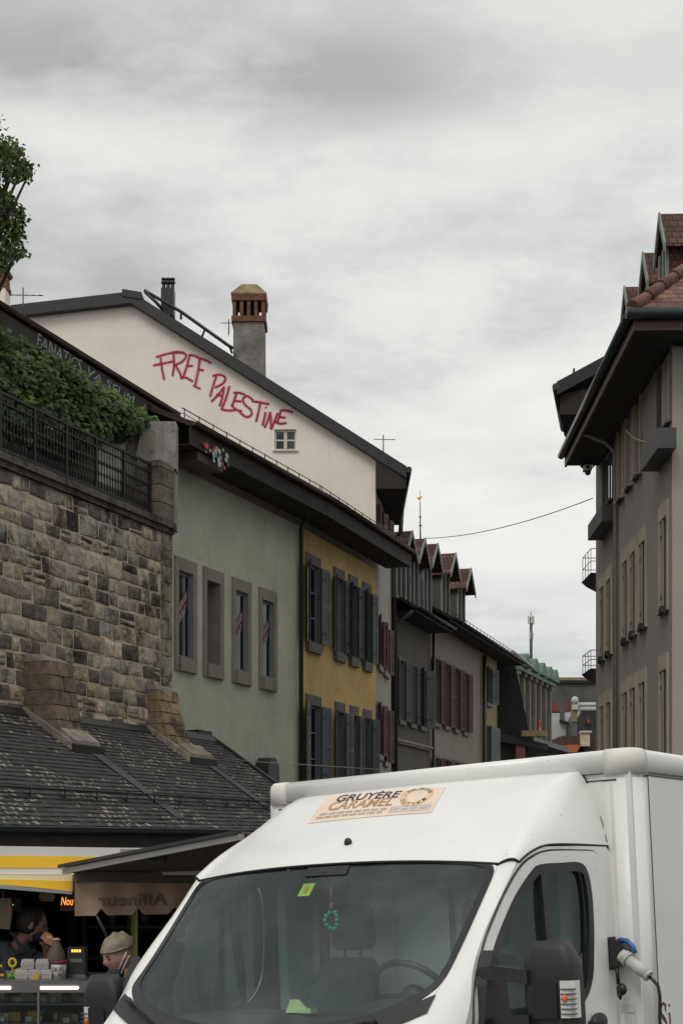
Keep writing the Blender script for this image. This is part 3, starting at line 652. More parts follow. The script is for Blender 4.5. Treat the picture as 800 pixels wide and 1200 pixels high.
def chimney(P, wd, z0, z1, z2, z3, parent=None, label='', group=None):
    """tall rendered stack, brick lantern with open flues, pyramid cap"""
    r_ = empty('chimney', P, (0, 0, 0), label, 'chimney', group) if parent is None else parent
    ox, oy = (0, 0) if parent is None else P[:2]
    mb = MB(); taperbox(mb, ox, oy, wd, wd * .98, z0, z1); mb.build('chimney_shaft', M['chimstone'], r_)
    mb = MB(); h = z2 - z1; taperbox(mb, ox, oy, wd * 1.1, wd * 1.1, z1, z1 + h * .2); taperbox(mb, ox, oy, wd * 1.1, wd * 1.12, z2 - h * .22, z2)
    for i in range(5):
        t = -.5 + i / 4.
        for (ax, ay) in ((t, -.5), (t, .5), (-.5, t), (.5, t)): mb.box(ox + ax * wd * .92 - .05, ox + ax * wd * .92 + .05, oy + ay * wd * .92 - .05, oy + ay * wd * .92 + .05, z1 + h * .2, z2 - h * .22)
    mb.build('brick_lantern', M['brick'], r_)
    mb = MB(); taperbox(mb, ox, oy, wd * .4, wd * .4, z1, z2); mb.build('flue', M['dark'], r_)
    mb = MB(); taperbox(mb, ox, oy, wd * 1.14, wd * 1.14, z2, z2 + .05); taperbox(mb, ox, oy, wd * 1.12, wd * .5, z2 + .05, z3 - .03); taperbox(mb, ox, oy, wd * .5, wd * .1, z3 - .03, z3 + .02); mb.build('cap', M['capstone'], r_)
Yc = 43.2
def WZ(py, Y): return H + (985 - py) / FP * Y
# on the far side of the verge: height above the roof there
cx = W(292.5, 0, Yc).x - cor2.x
chimney((cx, Yc - YG), .92, WZ(450, Yc), WZ(383, Yc), WZ(352, Yc), WZ(335, Yc), gh)
vx = W(197, 0, 43).x - cor2.x
mb = MB(); mb.box(vx - .19, vx + .19, 1.4, 1.8, WZ(372, 43), WZ(340, 43))
for i in (-1, 0, 1):
    mb.tube([(vx + i * .13, 1.6, WZ(340, 43)), (vx + i * .13, 1.6, WZ(333, 43))], .055, 8); mb.ell((vx + i * .13, 1.6, WZ(331, 43)), (.085, .085, .07)); mb.ell((vx + i * .13, 1.6, WZ(327, 43)), (.08, .08, .05))
mb.build('vent_stack', M['black'], gh)
mb = MB(); rl = [G(169, 340, 42.6), G(176, 344, 42.6), G(212, 365, 42.6), G(268, 405, 42.6), G(273, 408, 42.6)]
mb.tube(rl, .05, 8); mb.tube([G(170, 342, 42.6), G(182, 353, 42.6), G(190, 362, 42.6)], .05, 8)
for a, b in (((212, 366), (212, 374)), ((240, 386), (236, 396)), ((268, 404), (272, 414))): mb.tube([G(*a, 42.6), G(*b, 42.6)], .035, 6)
mb.build('roof_handrail', M['black'], gh)
from mathutils import noise as mnoise
# ------------------------------------------------------------------ dormers
def dormer(root, F, sv, off, z_ridge, z_bot, wd, depth, pitch=48, tile='redtiley', trim='dgreen', body='darkw', fill='dshut', over=.35, win=True):
    """gabled dormer facing the street: front at off, body running back into the roof"""
    r = MB(); hw = wd / 2; rise = (hw + .15) * math.tan(math.radians(pitch)); ze = z_ridge - rise; zw = ze + .08
    mb = MB(); F.box(mb, sv - hw, sv + hw, off - depth, off - .04, z_bot, zw)
    mb.prism([(-hw, zw), (hw, zw), (0, z_ridge - .12)], lambda a, b, d: F.l(sv + a, d, b), off - .04, off - depth)
    dm = mb.build('dormer', M[body], root)
    for sg in (-1, 1):
        mb = MB(); x0, x1 = sv, sv + sg * (hw + .15)
        mb.hexa([F.l(x0, off + over, z_ridge - .06), F.l(x1, off + over, ze - .06), F.l(x1, off - depth, ze - .06), F.l(x0, off - depth, z_ridge - .06),
                 F.l(x0, off + over, z_ridge), F.l(x1, off + over, ze), F.l(x1, off - depth, ze), F.l(x0, off - depth, z_ridge)])
        mb.build('dormer_roof', M[tile], dm)
    mb = MB()
    for sg in (-1, 1):
        x0, x1 = sv, sv + sg * (hw + .17)
        mb.hexa([F.l(x0, off + over + .01, z_ridge - .15), F.l(x1, off + over + .01, ze - .17), F.l(x1, off + over + .05, ze - .17), F.l(x0, off + over + .05, z_ridge - .15),
                 F.l(x0, off + over + .01, z_ridge + .03), F.l(x1, off + over + .01, ze + .02), F.l(x1, off + over + .05, ze + .02), F.l(x0, off + over + .05, z_ridge + .03)])
    mb.build('bargeboard', M[trim], dm)
    mb = MB(); F.box(mb, sv - hw, sv - hw + .09, off - .035, off + .02, z_bot, zw); F.box(mb, sv + hw - .09, sv + hw, off - .035, off + .02, z_bot, zw); F.box(mb, sv - .05, sv + .05, off - .035, off + .01, z_bot, zw); F.box(mb, sv - hw + .09, sv + hw - .09, off - .035, off + .015, z_bot, z_bot + .09)
    mb.build('dormer_frame', M[trim], dm)
    mb = MB(); F.box(mb, sv - hw + .09, sv - .05, off - .034, off - .01, z_bot + .09, zw); F.box(mb, sv + .05, sv + hw - .09, off - .034, off - .01, z_bot + .09, zw); mb.build('dormer_pane', M['dark'], dm)
    return dm
def onf(F, px, off): # s where a vertical line at px meets the plane at off
    return F.hit(px, 900, off)[0]

# --- dark house with dormers
h2 = F2.root('dark_house', 'dark rendered house with tiled dormers and black downpipe beyond the grey house', 'house')
a, b = onf(F2, 462.5, 0), onf(F2, 470, 0); _, zt_ = F2.hit(463, 771); _, zb_ = F2.hit(463, 843)
ww = (.95); H2 = [(x, x + .75, zb_, zt_) for x in (.75, 2.15, 3.45)]
F2.wall('wall', M['darkw'], h2, .002, c2, 0, 9.45, [q for q in H2], .2)
for k, q in enumerate(H2):
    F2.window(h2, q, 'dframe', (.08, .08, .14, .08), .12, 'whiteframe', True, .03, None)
    F2.shutter(h2, q[0], q[2], q[3], .38, (10, 25, 30)[k], True, 'dshut'); F2.shutter(h2, q[1], q[2], q[3], .38, (25, 20, 35)[k], False, 'gshut')
mb = MB(); _, zc_ = F2.hit(480, 875); F2.box(mb, .01, c2, .003, .09, zc_, zc_ + .14); F2.box(mb, .01, c2, .09, .14, zc_ + .07, zc_ + .14); mb.build('string_course', M['beigew'], h2)
F2.eave(h2, .1, c2 + .2, .8, 9.62, 4.2, 32, guard=False, gutter=True, gm='black', rafters=False, roofm='browntile')
downpipe(h2, [F2.l(.1, .7, 9.5), F2.l(.1, .12, 9.1), F2.l(.1, .12, .1)], .06)
for px, py in ((482, 622), (497, 631), (512, 637)):
    sv = onf(F2, px, .2 + .35); _, z = F2.hit(px, py, .55); dormer(h2, F2, sv, .2, z, 9.9, 1.15, 2.2)
mb = MB()   # louvre posts between dormers
for k in range(5): sv = .3 + k * .9; F2.box(mb, sv, sv + .05, .12, .17, 9.8, 11.2)
mb.build('dormer_post', M['dgreen'], h2)
mb = MB(); F2.box(mb, .1, 4.6, -.3, .1, 9.7, 11.4); mb.build('dormer_band', M['dark'], h2)
# --- beige house with red shutters
h3 = F3.root('beige_house', 'weathered beige house with tall dark red shutters further down the street', 'house')
_, zt_ = F3.hit(508, 771); _, zb_ = F3.hit(508, 847); lw = c3 / 6.; H3 = [(x, x + .8, zb_, zt_) for x in [.55 + 1.52 * i for i in range(int((c3 - .8) / 1.52))]]
_, zt3 = F3.hit(508, 888); H3b = [(q[0], q[1], zt3 - 2, zt3) for q in H3]
F3.wall('wall', M['beigew'], h3, .002, c3, 0, 9.9, H3 + H3b, .2)
for k, q in enumerate(H3 + H3b):
    F3.window(h3, q, 'dframe', (.08, .08, .14, .08), .12, 'whiteframe', True, .03, None)
    F3.shutter(h3, q[0], q[2], q[3], .34, (8, 14, 10, 14)[k % 4], True, 'rshut'); F3.shutter(h3, q[1], q[2], q[3], .34, (15, 10, 18, 12)[k % 4], False, 'rshut')
F3.eave(h3, .02, c3 + 5.2, .8, 10.0, 4.2, 30, guard=True, gutter=True, gm='black', rafters=False)
downpipe(h3, [F3.l(.1, .12, 9.5), F3.l(.1, .12, .1)], .055)
for px, py in ((533, 648), (551, 666)):
    sv = onf(F3, px, .55); _, z = F3.hit(px, py, .55); dormer(h3, F3, sv, .2, z, 10.3, 1.2, 2.4)
# --- ochre house
h4 = F4.root('ochre_house', 'narrow ochre brown house with one shuttered window beyond the beige house', 'house')
_, zt_ = F4.hit(566, 780); _, zb_ = F4.hit(566, 822); q = (.9, 1.9, zb_, zt_)
F4.wall('wall', M['ochrew'], h4, .002, c4, 0, 9.9, [q], .2); F4.window(h4, q, 'dframe', (.08, .08, .14, .08), .12, 'whiteframe', True, .03, None)
F4.shutter(h4, q[0], q[2], q[3], .45, 20, True, 'gshut'); F4.shutter(h4, q[1], q[2], q[3], .45, 25, False, 'gshut')
_, z = F4.hit(568, 850); mb = MB(); F4.box(mb, 1.2, c4 - .2, .01, .2, 2, z); mb.build('blue_grey_panel', M['gshut'], h4)
downpipe(h4, [F4.l(.08, .14, 9.7), F4.l(.08, .14, .1)], .09)
# --- slate clad house (mansard end facing us)
Y5 = 64.; p5 = W(582, 0, Y5)
h5 = empty('slate_house', (p5.x, Y5, 0), (0, 0, 0), 'house with steep dark slate mansard end wall and small awning', 'house')
def L5(px, py, Y=Y5): p = W(px, py, Y); return (p.x - p5.x, p.y - Y5, p.z)
mb = MB(); pr = [L5(570, 765), L5(602, 772), L5(622, 868), L5(570, 868)]
mb.prism([(q[0], q[2]) for q in pr], lambda a, b, d: (a, d, b), 0, 9.); mb.build('mansard_roof', M['slatex'], h5)
mb = MB(); a = L5(570, 868); b = L5(640, 868); mb.box(a[0], b[0] - .8, .3, 9, 0, a[2]); mb.build('wall', M['darkw'], h5)
mb = MB(); mb.prism([(L5(575, 0)[0], L5(0, 866)[2] - .1), (L5(640, 0)[0], L5(0, 872)[2] - .3), (L5(640, 0)[0], L5(0, 868)[2] - .2), (L5(575, 0)[0], L5(0, 858)[2])], lambda a, b, d: (a, d, b), -.5, 9); mb.build('roof_skirt', M['black'], h5)
mb = MB(); a, b = L5(608, 858), L5(638, 862); mb.box(a[0] - .0, b[0], -.9, -.6, a[2] - .25, a[2]); mb.build('awning_box', M['capstone'], h5)
mb = MB(); a, b = L5(603, 866), L5(614, 900); mb.box(a[0], b[0], -.4, -.3, b[2], a[2]); mb.build('pink_panel', mat('pink_panel', (.28, .10, .10), .8), h5)
mb = MB(); mb.tube([L5(600, 764, Y5 + 1), L5(625, 784, Y5 + 4)], .09, 6); mb.build('roof_handrail', M['greyw'], h5)
# --- house with green copper dormers
F6 = Fac((W(604, 0, 68).x, 68), .36)
h6 = F6.root('copper_dormer_house', 'pale stone house front topped with rounded green copper dormers', 'house')
M['palestone'] = mat('sooty_pale_stone', (.22, .20, .17), .9, var=.3, scale=1.5, streak=.5, dirt=(.08, .07, .06))
L6 = 8.3
F6.wall('wall', M['darkw'], h6, 0, L6, 0, H + (985 - 868) / FP * 68, [], .2)
zb6, zt6 = H + (985 - 862) / FP * 68, H + (985 - 790) / FP * 68
mb = MB(); F6.box(mb, 0, L6, -3, -.15, zb6, zt6 - .6); mb.build('attic_wall', M['darkw'], h6)
mb = MB(); k = 0.
while k < L6 - .3:
    F6.box(mb, k, k + .28, -.15, .12, zb6, zt6); F6.box(mb, k - .05, k + .33, -.15, .2, zt6, zt6 + .18); k += 1.25
mb.build('pilaster', M['palestone'], h6)
mb = MB(); F6.box(mb, -.1, L6, -2.8, .25, zt6 + .18, zt6 + .45)
for k in (.7, 2.7, 4.5, 6.2, 7.6):
    n = 8; pts = [(-.62, 0), (-.62, .12), (-.3, .52), (0, .66), (.3, .52), (.62, .12), (.62, 0)]
    mb.prism(pts, lambda a, b, d: F6.l(k + a + .2, d, zt6 + .4 + b), .4, -2.5, smooth=False)
mb.build('copper_roof', M['copper'], h6)
mb = MB(); F6.box(mb, -.2, L6, -.15, .9, zb6 - .35, zb6 - .1); mb.build('cornice', M['black'], h6)
mb = MB(); F6.box(mb, 4.2, 4.5, .15, .2, zb6 + .4, zb6 + 1.1); fl = mb.build('red_banner', mat('flag_red', (.45, .03, .02), .8), h6)
mb = MB(); F6.box(mb, 4.2, 4.5, .205, .21, zb6 + .4, zb6 + .7); mb.build('yellow_stripe', mat('flag_yellow', (.6, .35, .03), .8), fl)

# --- far roofs at the end of the street
def far(name, label, cat, Y, px=None):
    p = W(px if px else 670, 0, Y); e = empty(name, (p.x, Y, 0), (0, 0, 0), label, cat); e['_x'] = p.x; e['_y'] = Y; return e
def LF(e, px, py, dy=0.): p = W(px, py, e['_y']); return (p.x - e['_x'], dy, p.z)
def fbox(mb, e, px0, px1, py0, py1, d0, d1, c=(1, 1, 1)): a = LF(e, px0, py0); b = LF(e, px1, py1); mb.box(a[0], b[0], d0, d1, b[2], a[2], c)
fm = far('far_mansard_house', 'grey slate mansard roofed building closing the end of the street', 'house', 130)
M['farslate'] = tilemat('far_slate', (.075, .073, .07), .3, .35, .35)
M['farslate2'] = mat('distant_slates', (.085, .083, .08), .9, var=.3, scale=.8, dirt=(.13, .125, .11), bmp=.6, bscale=3)
mb = MB(); mb.prism([(LF(fm, 646, 798)[0], LF(fm, 0, 798)[2]), (LF(fm, 720, 798)[0], LF(fm, 0, 798)[2]), (LF(fm, 728, 870)[0], LF(fm, 0, 870)[2]), (LF(fm, 634, 870)[0], LF(fm, 0, 870)[2])], lambda a, b, d: (a, d, b), 0, 12); mb.build('mansard_roof', M['farslate2'], fm)
mb = MB(); fbox(mb, fm, 647, 722, 794.5, 798, -.4, 12.4); mb.build('roof_curb', M['capstone'], fm)
mb = MB(); fbox(mb, fm, 650, 722, 798, 801, -.25, 0); mb.build('dark_gutter', M['black'], fm)
mb = MB(); fbox(mb, fm, 636, 728, 870, 1020, 1, 11); mb.build('wall', M['beigew'], fm)
fw = far('white_chimney_house', 'white walled house with two brick topped chimneys in the street gap', 'house', 105)
M['farwhite'] = mat('far_white_wall', (.42, .43, .41), .9, var=.1, scale=.3)
mb = MB(); A_ = [(643.5, 836), (655.5, 836), (655.5, 846), (681, 853), (681, 872), (643.5, 872)]
mb.prism([(LF(fw, *q)[0], LF(fw, *q)[2]) for q in A_], lambda a, b, d: (a, d, b), 0, 6.); mb.build('wall', M['farwhite'], fw)
mb = MB(); mb.prism([(LF(fw, *q)[0], LF(fw, *q)[2]) for q in [(655, 844), (682, 851), (682, 853.5), (655, 846.5)]], lambda a, b, d: (a, d, b), -.4, 6.4)
mb.build('roof', M['black'], fw)
mb = MB(); fbox(mb, fw, 643.5, 682, 872, 1000, .2, 6); mb.build('lower_wall', M['darkw'], fw)
for px in (649.5, 667):
    p = LF(fw, px, 834); w0 = 12 / FP * 105 if px < 660 else 8 / FP * 105
    if px > 660:
        mb = MB(); taperbox(mb, p[0], .6, w0, w0, p[2] - 1.2, p[2]); mb.build('chimney_shaft', M['farwhite'], fw)
    mb = MB(); taperbox(mb, p[0], .6, w0 * 1.1, w0 * 1.1, p[2], p[2] + .15); taperbox(mb, p[0], .6, w0 * .85, w0 * .55, p[2] + .15, p[2] + .65); taperbox(mb, p[0], .6, w0 * .25, w0 * .2, p[2] + .65, p[2] + .9)
    mb.build('chimney_pot', mat('dark_red_pot', (.13, .03, .025), .8), fw)
fd = far('plant_room_roof', 'dark roof carrying fat pale ventilation pipes beside the grey corner building', 'building', 100)
mb = MB(); mb.prism([(LF(fd, *q)[0], LF(fd, *q)[2]) for q in [(676, 846), (682, 833), (705, 833), (705, 900), (676, 900)]], lambda a, b, d: (a, d, b), 0, 8.); mb.build('roof', M['black'], fd)
mb = MB(); 
mb.tube([LF(fd, 676, 826), LF(fd, 710, 826)], .16, 10); mb.tube([LF(fd, 679, 831), LF(fd, 710, 831)], .16, 10); mb.tube([LF(fd, 679, 831), LF(fd, 676, 842)], .08, 8)
mb.ell(LF(fd, 673.5, 821), (.26, .26, .28)); mb.box(LF(fd, 670, 0)[0], LF(fd, 677, 0)[0], -.2, .2, LF(fd, 0, 832)[2], LF(fd, 0, 826)[2]); mb.build('ventilation_pipe', M['farwhite'], fd)
mb = MB(); fbox(mb, fd, 671, 677, 832, 846, 0, 1); mb.build('flue_stub', M['capstone'], fd)
for px in (688.5, 699):
    mb = MB(); p = LF(fd, px, 850); mb.tube([(p[0], -.2, p[2]), (p[0], -.2, p[2] + .35)], .11, 8); mb.ell((p[0], -.2, p[2] + .4), (.08, .08, .1)); mb.build('clay_pot', mat('clay_pot', (.16, .045, .03), .8), fd)
fo = far('orange_roof_house', 'low house with bright orange tile roof and cream chimney behind the van roof', 'house', 85)
mb = MB(); mb.prism([(LF(fo, *q)[0], LF(fo, *q)[2]) for q in [(646, 874), (678, 873), (684, 870), (675, 882), (646, 882)]], lambda a, b, d: (a, d, b), 0, 4.); mb.build('orange_roof', mat('orange_roof', (.45, .13, .055), .8, var=.4, scale=6), fo)
mb = MB(); mb.prism([(LF(fo, *q)[0], LF(fo, *q)[2]) for q in [(644, 868), (660, 862), (684, 862), (690, 858), (705, 868), (700, 900), (684, 878), (676, 873), (650, 873)]], lambda a, b, d: (a, d, b), .3, 5.); mb.build('dark_roof', M['browntile'], fo)
mb = MB(); fbox(mb, fo, 680, 690, 859, 875, -.3, .3); fbox(mb, fo, 679.3, 692, 857, 859.5, -.4, .4); mb.build('chimney_shaft', mat('cream_chimney', (.50, .42, .32), .9), fo)
mb = MB(); fbox(mb, fo, 640, 706, 880, 1010, .5, 6); mb.build('wall', M['darkw'], fo)

# --- cell mast, weathercock, aerials, cable
ms = far('phone_mast', 'thin lattice phone mast with white panel antennas above the far roofs', 'mast', 140, 622)
mb = MB(); mb.tube([LF(ms, 622, 800), LF(ms, 622, 723)], .16, 6); mb.build('pole', M['zinc'], ms)
mb = MB(); mb.tube([LF(ms, 622, 724), LF(ms, 622, 717)], .04, 4); mb.build('lightning_rod', M['zinc'], ms)
for dx, dy, hh in ((-3.2, -.2, 9), (2.9, -.1, 10), (-.2, -.5, 9), (-1.9, -.4, 7.5), (2.0, -.2, 7)):
    top = 722 if hh > 8 else 742; mb = MB(); a = LF(ms, 622 + dx - .8, top); b = LF(ms, 622 + dx + .8, top + hh); mb.box(a[0], b[0], dy, dy + .2, b[2], a[2]); mb.build('panel_antenna', M['whiteframe'], ms)
wc = far('weathercock', 'slim spire pole topped by small gilded weathercock beside dormers', 'weathervane', 50, 491)
mb = MB(); mb.tube([LF(wc, 492.6, 640), LF(wc, 492.2, 616), LF(wc, 492, 589)], [.035, .025, .015], 6); p = LF(wc, 492.4, 616); mb.ell(p, (.06, .06, .025)); mb.ell(LF(wc, 492.2, 606), (.04, .04, .04)); mb.tube([LF(wc, 492, 589), LF(wc, 492, 574)], .008, 4); mb.build('pole', M['zinc'], wc)
mb = MB(); ck = [(-3, -1), (-2.6, 1.2), (-1.2, .4), (0, .2), (1.2, 1.6), (2.2, 1.8), (2.8, .8), (1.8, .4), (1.2, -1), (0, -2), (-1.4, -1.4)]
p = LF(wc, 491.7, 583.5); mb.prism([(p[0] + a * .03, p[2] + b * .035) for a, b in ck], lambda a, b, d: (a, d, b), -.02, .02); mb.build('cock', mat('gilt', (.75, .42, .10), .35, metal=.6), wc)
ca = MB(); A_, B_ = W(497, 631, 50), W(694, 584, 34.6); pts = []
for i in range(25):
    t = i / 24.; q = A_.lerp(B_, t); q.z -= .22 * 4 * t * (1 - t); pts.append(q)
ca.tube(pts, .012, 5); tag(ca.build('overhead_cable', M['black']), 'thin dark cable sagging across the sky between dormers and grey building', 'cable')
cb_ = MB(); cb_.tube([W(255, 888, 29), W(300, 893, 28.6), W(460, 903, 29)], .008, 5); tag(cb_.build('wire', M['dgreen']), 'thin pale wire stretched low across green and yellow houses', 'cable')
def aerial(name, px, py, Y, sc, label, flip=1):
    e = empty(name, tuple(W(px, py, Y)), (0, 0, 0), label, 'aerial'); mb = MB(); mb.tube([(0, 0, -.5 * sc), (0, 0, .3 * sc)], .018, 5); mb.tube([(-.4 * sc, 0, .12 * sc), (.5 * sc, 0, .1 * sc)], .012, 5)
    for k in range(6): x = (-.36 + k * .16) * sc; h = (.16 - k * .012) * sc; mb.tube([(x - h * .25 * flip, -h, .115 * sc - h * .3), (x + h * .25 * flip, h, .115 * sc + h * .3)], .008, 4)
    mb.build('aerial_rods', M['zinc'], e); return e
aerial('aerial', 449, 518, 42.5, .7, 'small fishbone aerial on the dark gable roof edge')
aerial('aerial', 268, 381, 43.5, .6, 'faint aerial beside the stone chimney on the gable roof', -1)
aerial('aerial', 27, 351, 36, 1.0, 'bent fishbone aerial at far left beside the brick chimney')
# far-left chimney
e = empty('chimney', tuple(W(-4, 357, 30)), (0, 0, 0), 'orange brick chimney cut off by left edge under the tree', 'chimney')
mb = MB(); taperbox(mb, 0, 0, .46, .46, -2.5, .28); mb.build('chimney_shaft', M['pale'], e)
mb = MB(); taperbox(mb, 0, 0, .50, .50, .28, .38); taperbox(mb, 0, 0, .46, .44, .38, .60); taperbox(mb, 0, 0, .50, .56, .60, .68); taperbox(mb, 0, 0, .5, .3, .68, .84); mb.build('brick_top', M['brick'], e)

# ------------------------------------------------------------------ stone retaining wall
FS = Fac((-.1176 * 28, 28), .410)
LW = -9.5; _, ztop = FS.hit(189, 617); _, zt0 = FS.hit(0, 541); ztop = (ztop + zt0) / 2
sw = FS.root('stone_retaining_wall', 'high sooty ashlar retaining wall carrying the iron railing at left', 'wall')
mb = MB(); FS.box(mb, LW, -.01, -1.2, .004, 0, ztop); mb.build('mortar_core', M['mortar'], sw)
mb = MB(); z = 1.2
pal = [(.30, .28, .25), (.10, .09, .085), (.08, .075, .07), (.23, .21, .19), (.33, .30, .26), (.27, .26, .25), (.24, .22, .17), (.36, .33, .29), (.17, .155, .145), (.21, .215, .20), (.26, .23, .18), (.12, .11, .105)]
def stoneblock(mb, F, x0, x1, z0, z1, pr, c):
    g_ = ru(.014, .024); bv = .02; c = tuple(min(.6, q * 1.35) for q in c); pr *= .55; x0 += g_; x1 -= g_; z0 += g_; z1 -= g_; j = lambda s_=.02: ru(-s_, s_)
    O_ = [(x0 + j(), z0 + j()), (x1 + j(), z0 + j()), (x1 + j(), z1 + j()), (x0 + j(), z1 + j())]; cx_, cz_ = (x0 + x1) / 2, (z0 + z1) / 2
    n = 3; ring = []
    for k in range(4):
        a, b = O_[k], O_[(k + 1) % 4]
        for i in range(n): t = i / n; ring.append((a[0] + (b[0] - a[0]) * t + (j(.008) if i else 0), a[1] + (b[1] - a[1]) * t + (j(.008) if i else 0)))
    def ins(p, d): vx, vz = p[0] - cx_, p[1] - cz_; return (cx_ + math.copysign(max(0, abs(vx) - d), vx), cz_ + math.copysign(max(0, abs(vz) - d), vz))
    L0 = [F.l(*((p[0]), -.02, p[1])) for p in ring]; L1 = [F.l(p[0], pr * .6, p[1]) for p in ring]; L2 = [F.l(q[0], pr + j(.008), q[1]) for q in (ins(p, bv) for p in ring)]
    q3 = [ins(p, bv + min(x1 - x0, z1 - z0) * .2) for p in ring]; L3 = [F.l(q[0], pr + j(.012) + .01, q[1]) for q in q3]
    mb.loft([L0, L1, L2, L3], True, False, c, True); mb.face(L3, c, True)
while z < ztop - .12:
    hgt = ru(.22, .36); hgt = min(hgt, ztop - .10 - z); x = LW
    while x < -.45:
        wd = hgt * ru(.75, 1.9); x1 = min(x + wd, -.42)
        if x1 - x < .12: break
        c = random.choice(pal); k = ru(.8, 1.15); c = tuple(q * k for q in c)
        if rnd() < .16 and wd > hgt:      # occasionally two thin stones in one course
            zm_ = z + hgt * ru(.4, .6); stoneblock(mb, FS, x, x1, z, zm_, ru(.02, .05), c); stoneblock(mb, FS, x, x1, zm_, z + hgt, ru(.02, .05), random.choice(pal))
        else: stoneblock(mb, FS, x, x1, z, z + hgt, ru(.02, .06), c)
        x = x1
    z += hgt
mb.build('ashlar_stones', M['stone'], sw, weld=False)
mb = MB(); z = .8; k_ = 0    # dressed corner quoins on both faces
while z < ztop - .05:
    hgt = min(ru(.30, .42), ztop - z); wd = .42 if k_ % 2 else .40; k = ru(.75, 1.1); c = tuple(q * k for q in random.choice([(.30, .27, .21), (.25, .24, .2), (.33, .31, .27)]))
    FS.box(mb, -wd + .02, .0, -.9, .035, z + .012, z + hgt - .012, c); z += hgt; k_ += 1
mb.build('corner_quoins', M['stone'], sw)
mb = MB(); FS.box(mb, LW, -.02, -.5, .14, ztop, ztop + .12, (.10, .095, .09)); FS.box(mb, LW, -.02, -.4, .09, ztop - .1, ztop, (.08, .075, .07)); mb.build('coping', M['stone'], sw)
# pier above the coping
s0p = onf(FS, 184, 0.0); _, zp = FS.hit(190, 541)
mb = MB(); zz = ztop + .12; k_ = 0
while zz < zp - .02:
    h_ = min(.33, zp - zz); FS.box(mb, s0p, -.0, -.5, .06, zz + .01, zz + h_ - .008, (.13 + .04 * (k_ % 2), .12 + .04 * (k_ % 2), .10 + .03 * (k_ % 2))); zz += h_; k_ += 1
mb.build('pier', M['stone'], sw)
# concrete parapet block behind the railing, roughly facing us
YP = 28.2; pc = W(205, 500, YP)
pb = empty('concrete_parapet', (pc.x, YP, 0), (0, 0, 0), 'stained concrete parapet block above the railing, vine hanging over it', 'wall')
a = W(90, 508, YP).x - pc.x; zt1 = W(0, 497, YP).z; zt2 = W(0, 545, YP).z
mb = MB(); n = 12; poly = [(0, ztop + .1)] + [(0, zt1 - .04), (-.06, zt1)] + [(a * i / 8., zt1 - .03 * i / 8. + ru(-.01, .01)) for i in range(1, 9)] + [(a, ztop + .1)]
mb.prism(poly, lambda x, z_, d: (x, d, z_), 0, .5); mb.build('block', M['concrete'], pb)
mb = MB(); b = W(160, 0, YP).x - pc.x; mb.prism([(0.03, zt2 - .1), (.03, zt1 + .02), (b + .15, zt1 + .03), (b, zt2 + .15), (b + .05, zt2 - .1)], lambda x, z_, d: (x, d, z_), -.12, .3); mb.build('corner_block', M['concrete'], pb)
mb = MB(); mb.box(a - 6, a, .1, .5, ztop, zt1 - .1); mb.build('back_wall', M['concrete'], pb)
# ------------------------------------------------------------------ railing
ra = FS.root('iron_railing', 'black wrought iron railing along the top of the stone wall', 'railing')
zr0, zr1 = ztop + .14, ztop + .14 + 1.02; off = -.12; r0, r1 = LW, s0p - .02
for z_, nm, hh in ((zr1, 'top_rail', .022), (zr1 - .16, 'upper_rail', .011), (zr0 + .12, 'bottom_rail', .022)):
    mb = MB(); FS.box(mb, r0, r1, off - .022, off + .022, z_ - hh, z_ + hh); mb.build(nm, M['iron'], ra)
x = r1 - .05; nb = 0; bal = None
while nb < 96 and x > r0:
    if nb % 10 == 0:
        mb = MB(); FS.box(mb, x - .024, x + .024, off - .024, off + .024, zr0 - .02, zr1 + .02); mb.build('post', M['iron'], ra)
    elif bal is None:
        mb = MB(); mb.tube([(0, 0, zr0 + .1), (0, 0, zr1 - .02)], .010, 6)
        for zz, r_ in ((zr0 + .42, .022), (zr0 + .62, .026)): mb.ell((0, 0, zz), (r_, r_, .05), 8, 6)
        mb.tube([(.0, 0, zr0 + .12), (.032, 0, zr0 + .17), (.032, 0, zr0 + .25), (0, 0, zr0 + .3)], .007, 5); mb.tube([(.0, 0, zr0 + .12), (-.032, 0, zr0 + .17), (-.032, 0, zr0 + .25), (0, 0, zr0 + .3)], .007, 5)
        bal = mb.build('baluster', M['iron'], ra, loc=FS.l(x, off, 0))
    else:
        c = bal.copy(); COL.objects.link(c); c.parent = ra; c.location = FS.l(x, off, 0)
    x -= .095; nb += 1
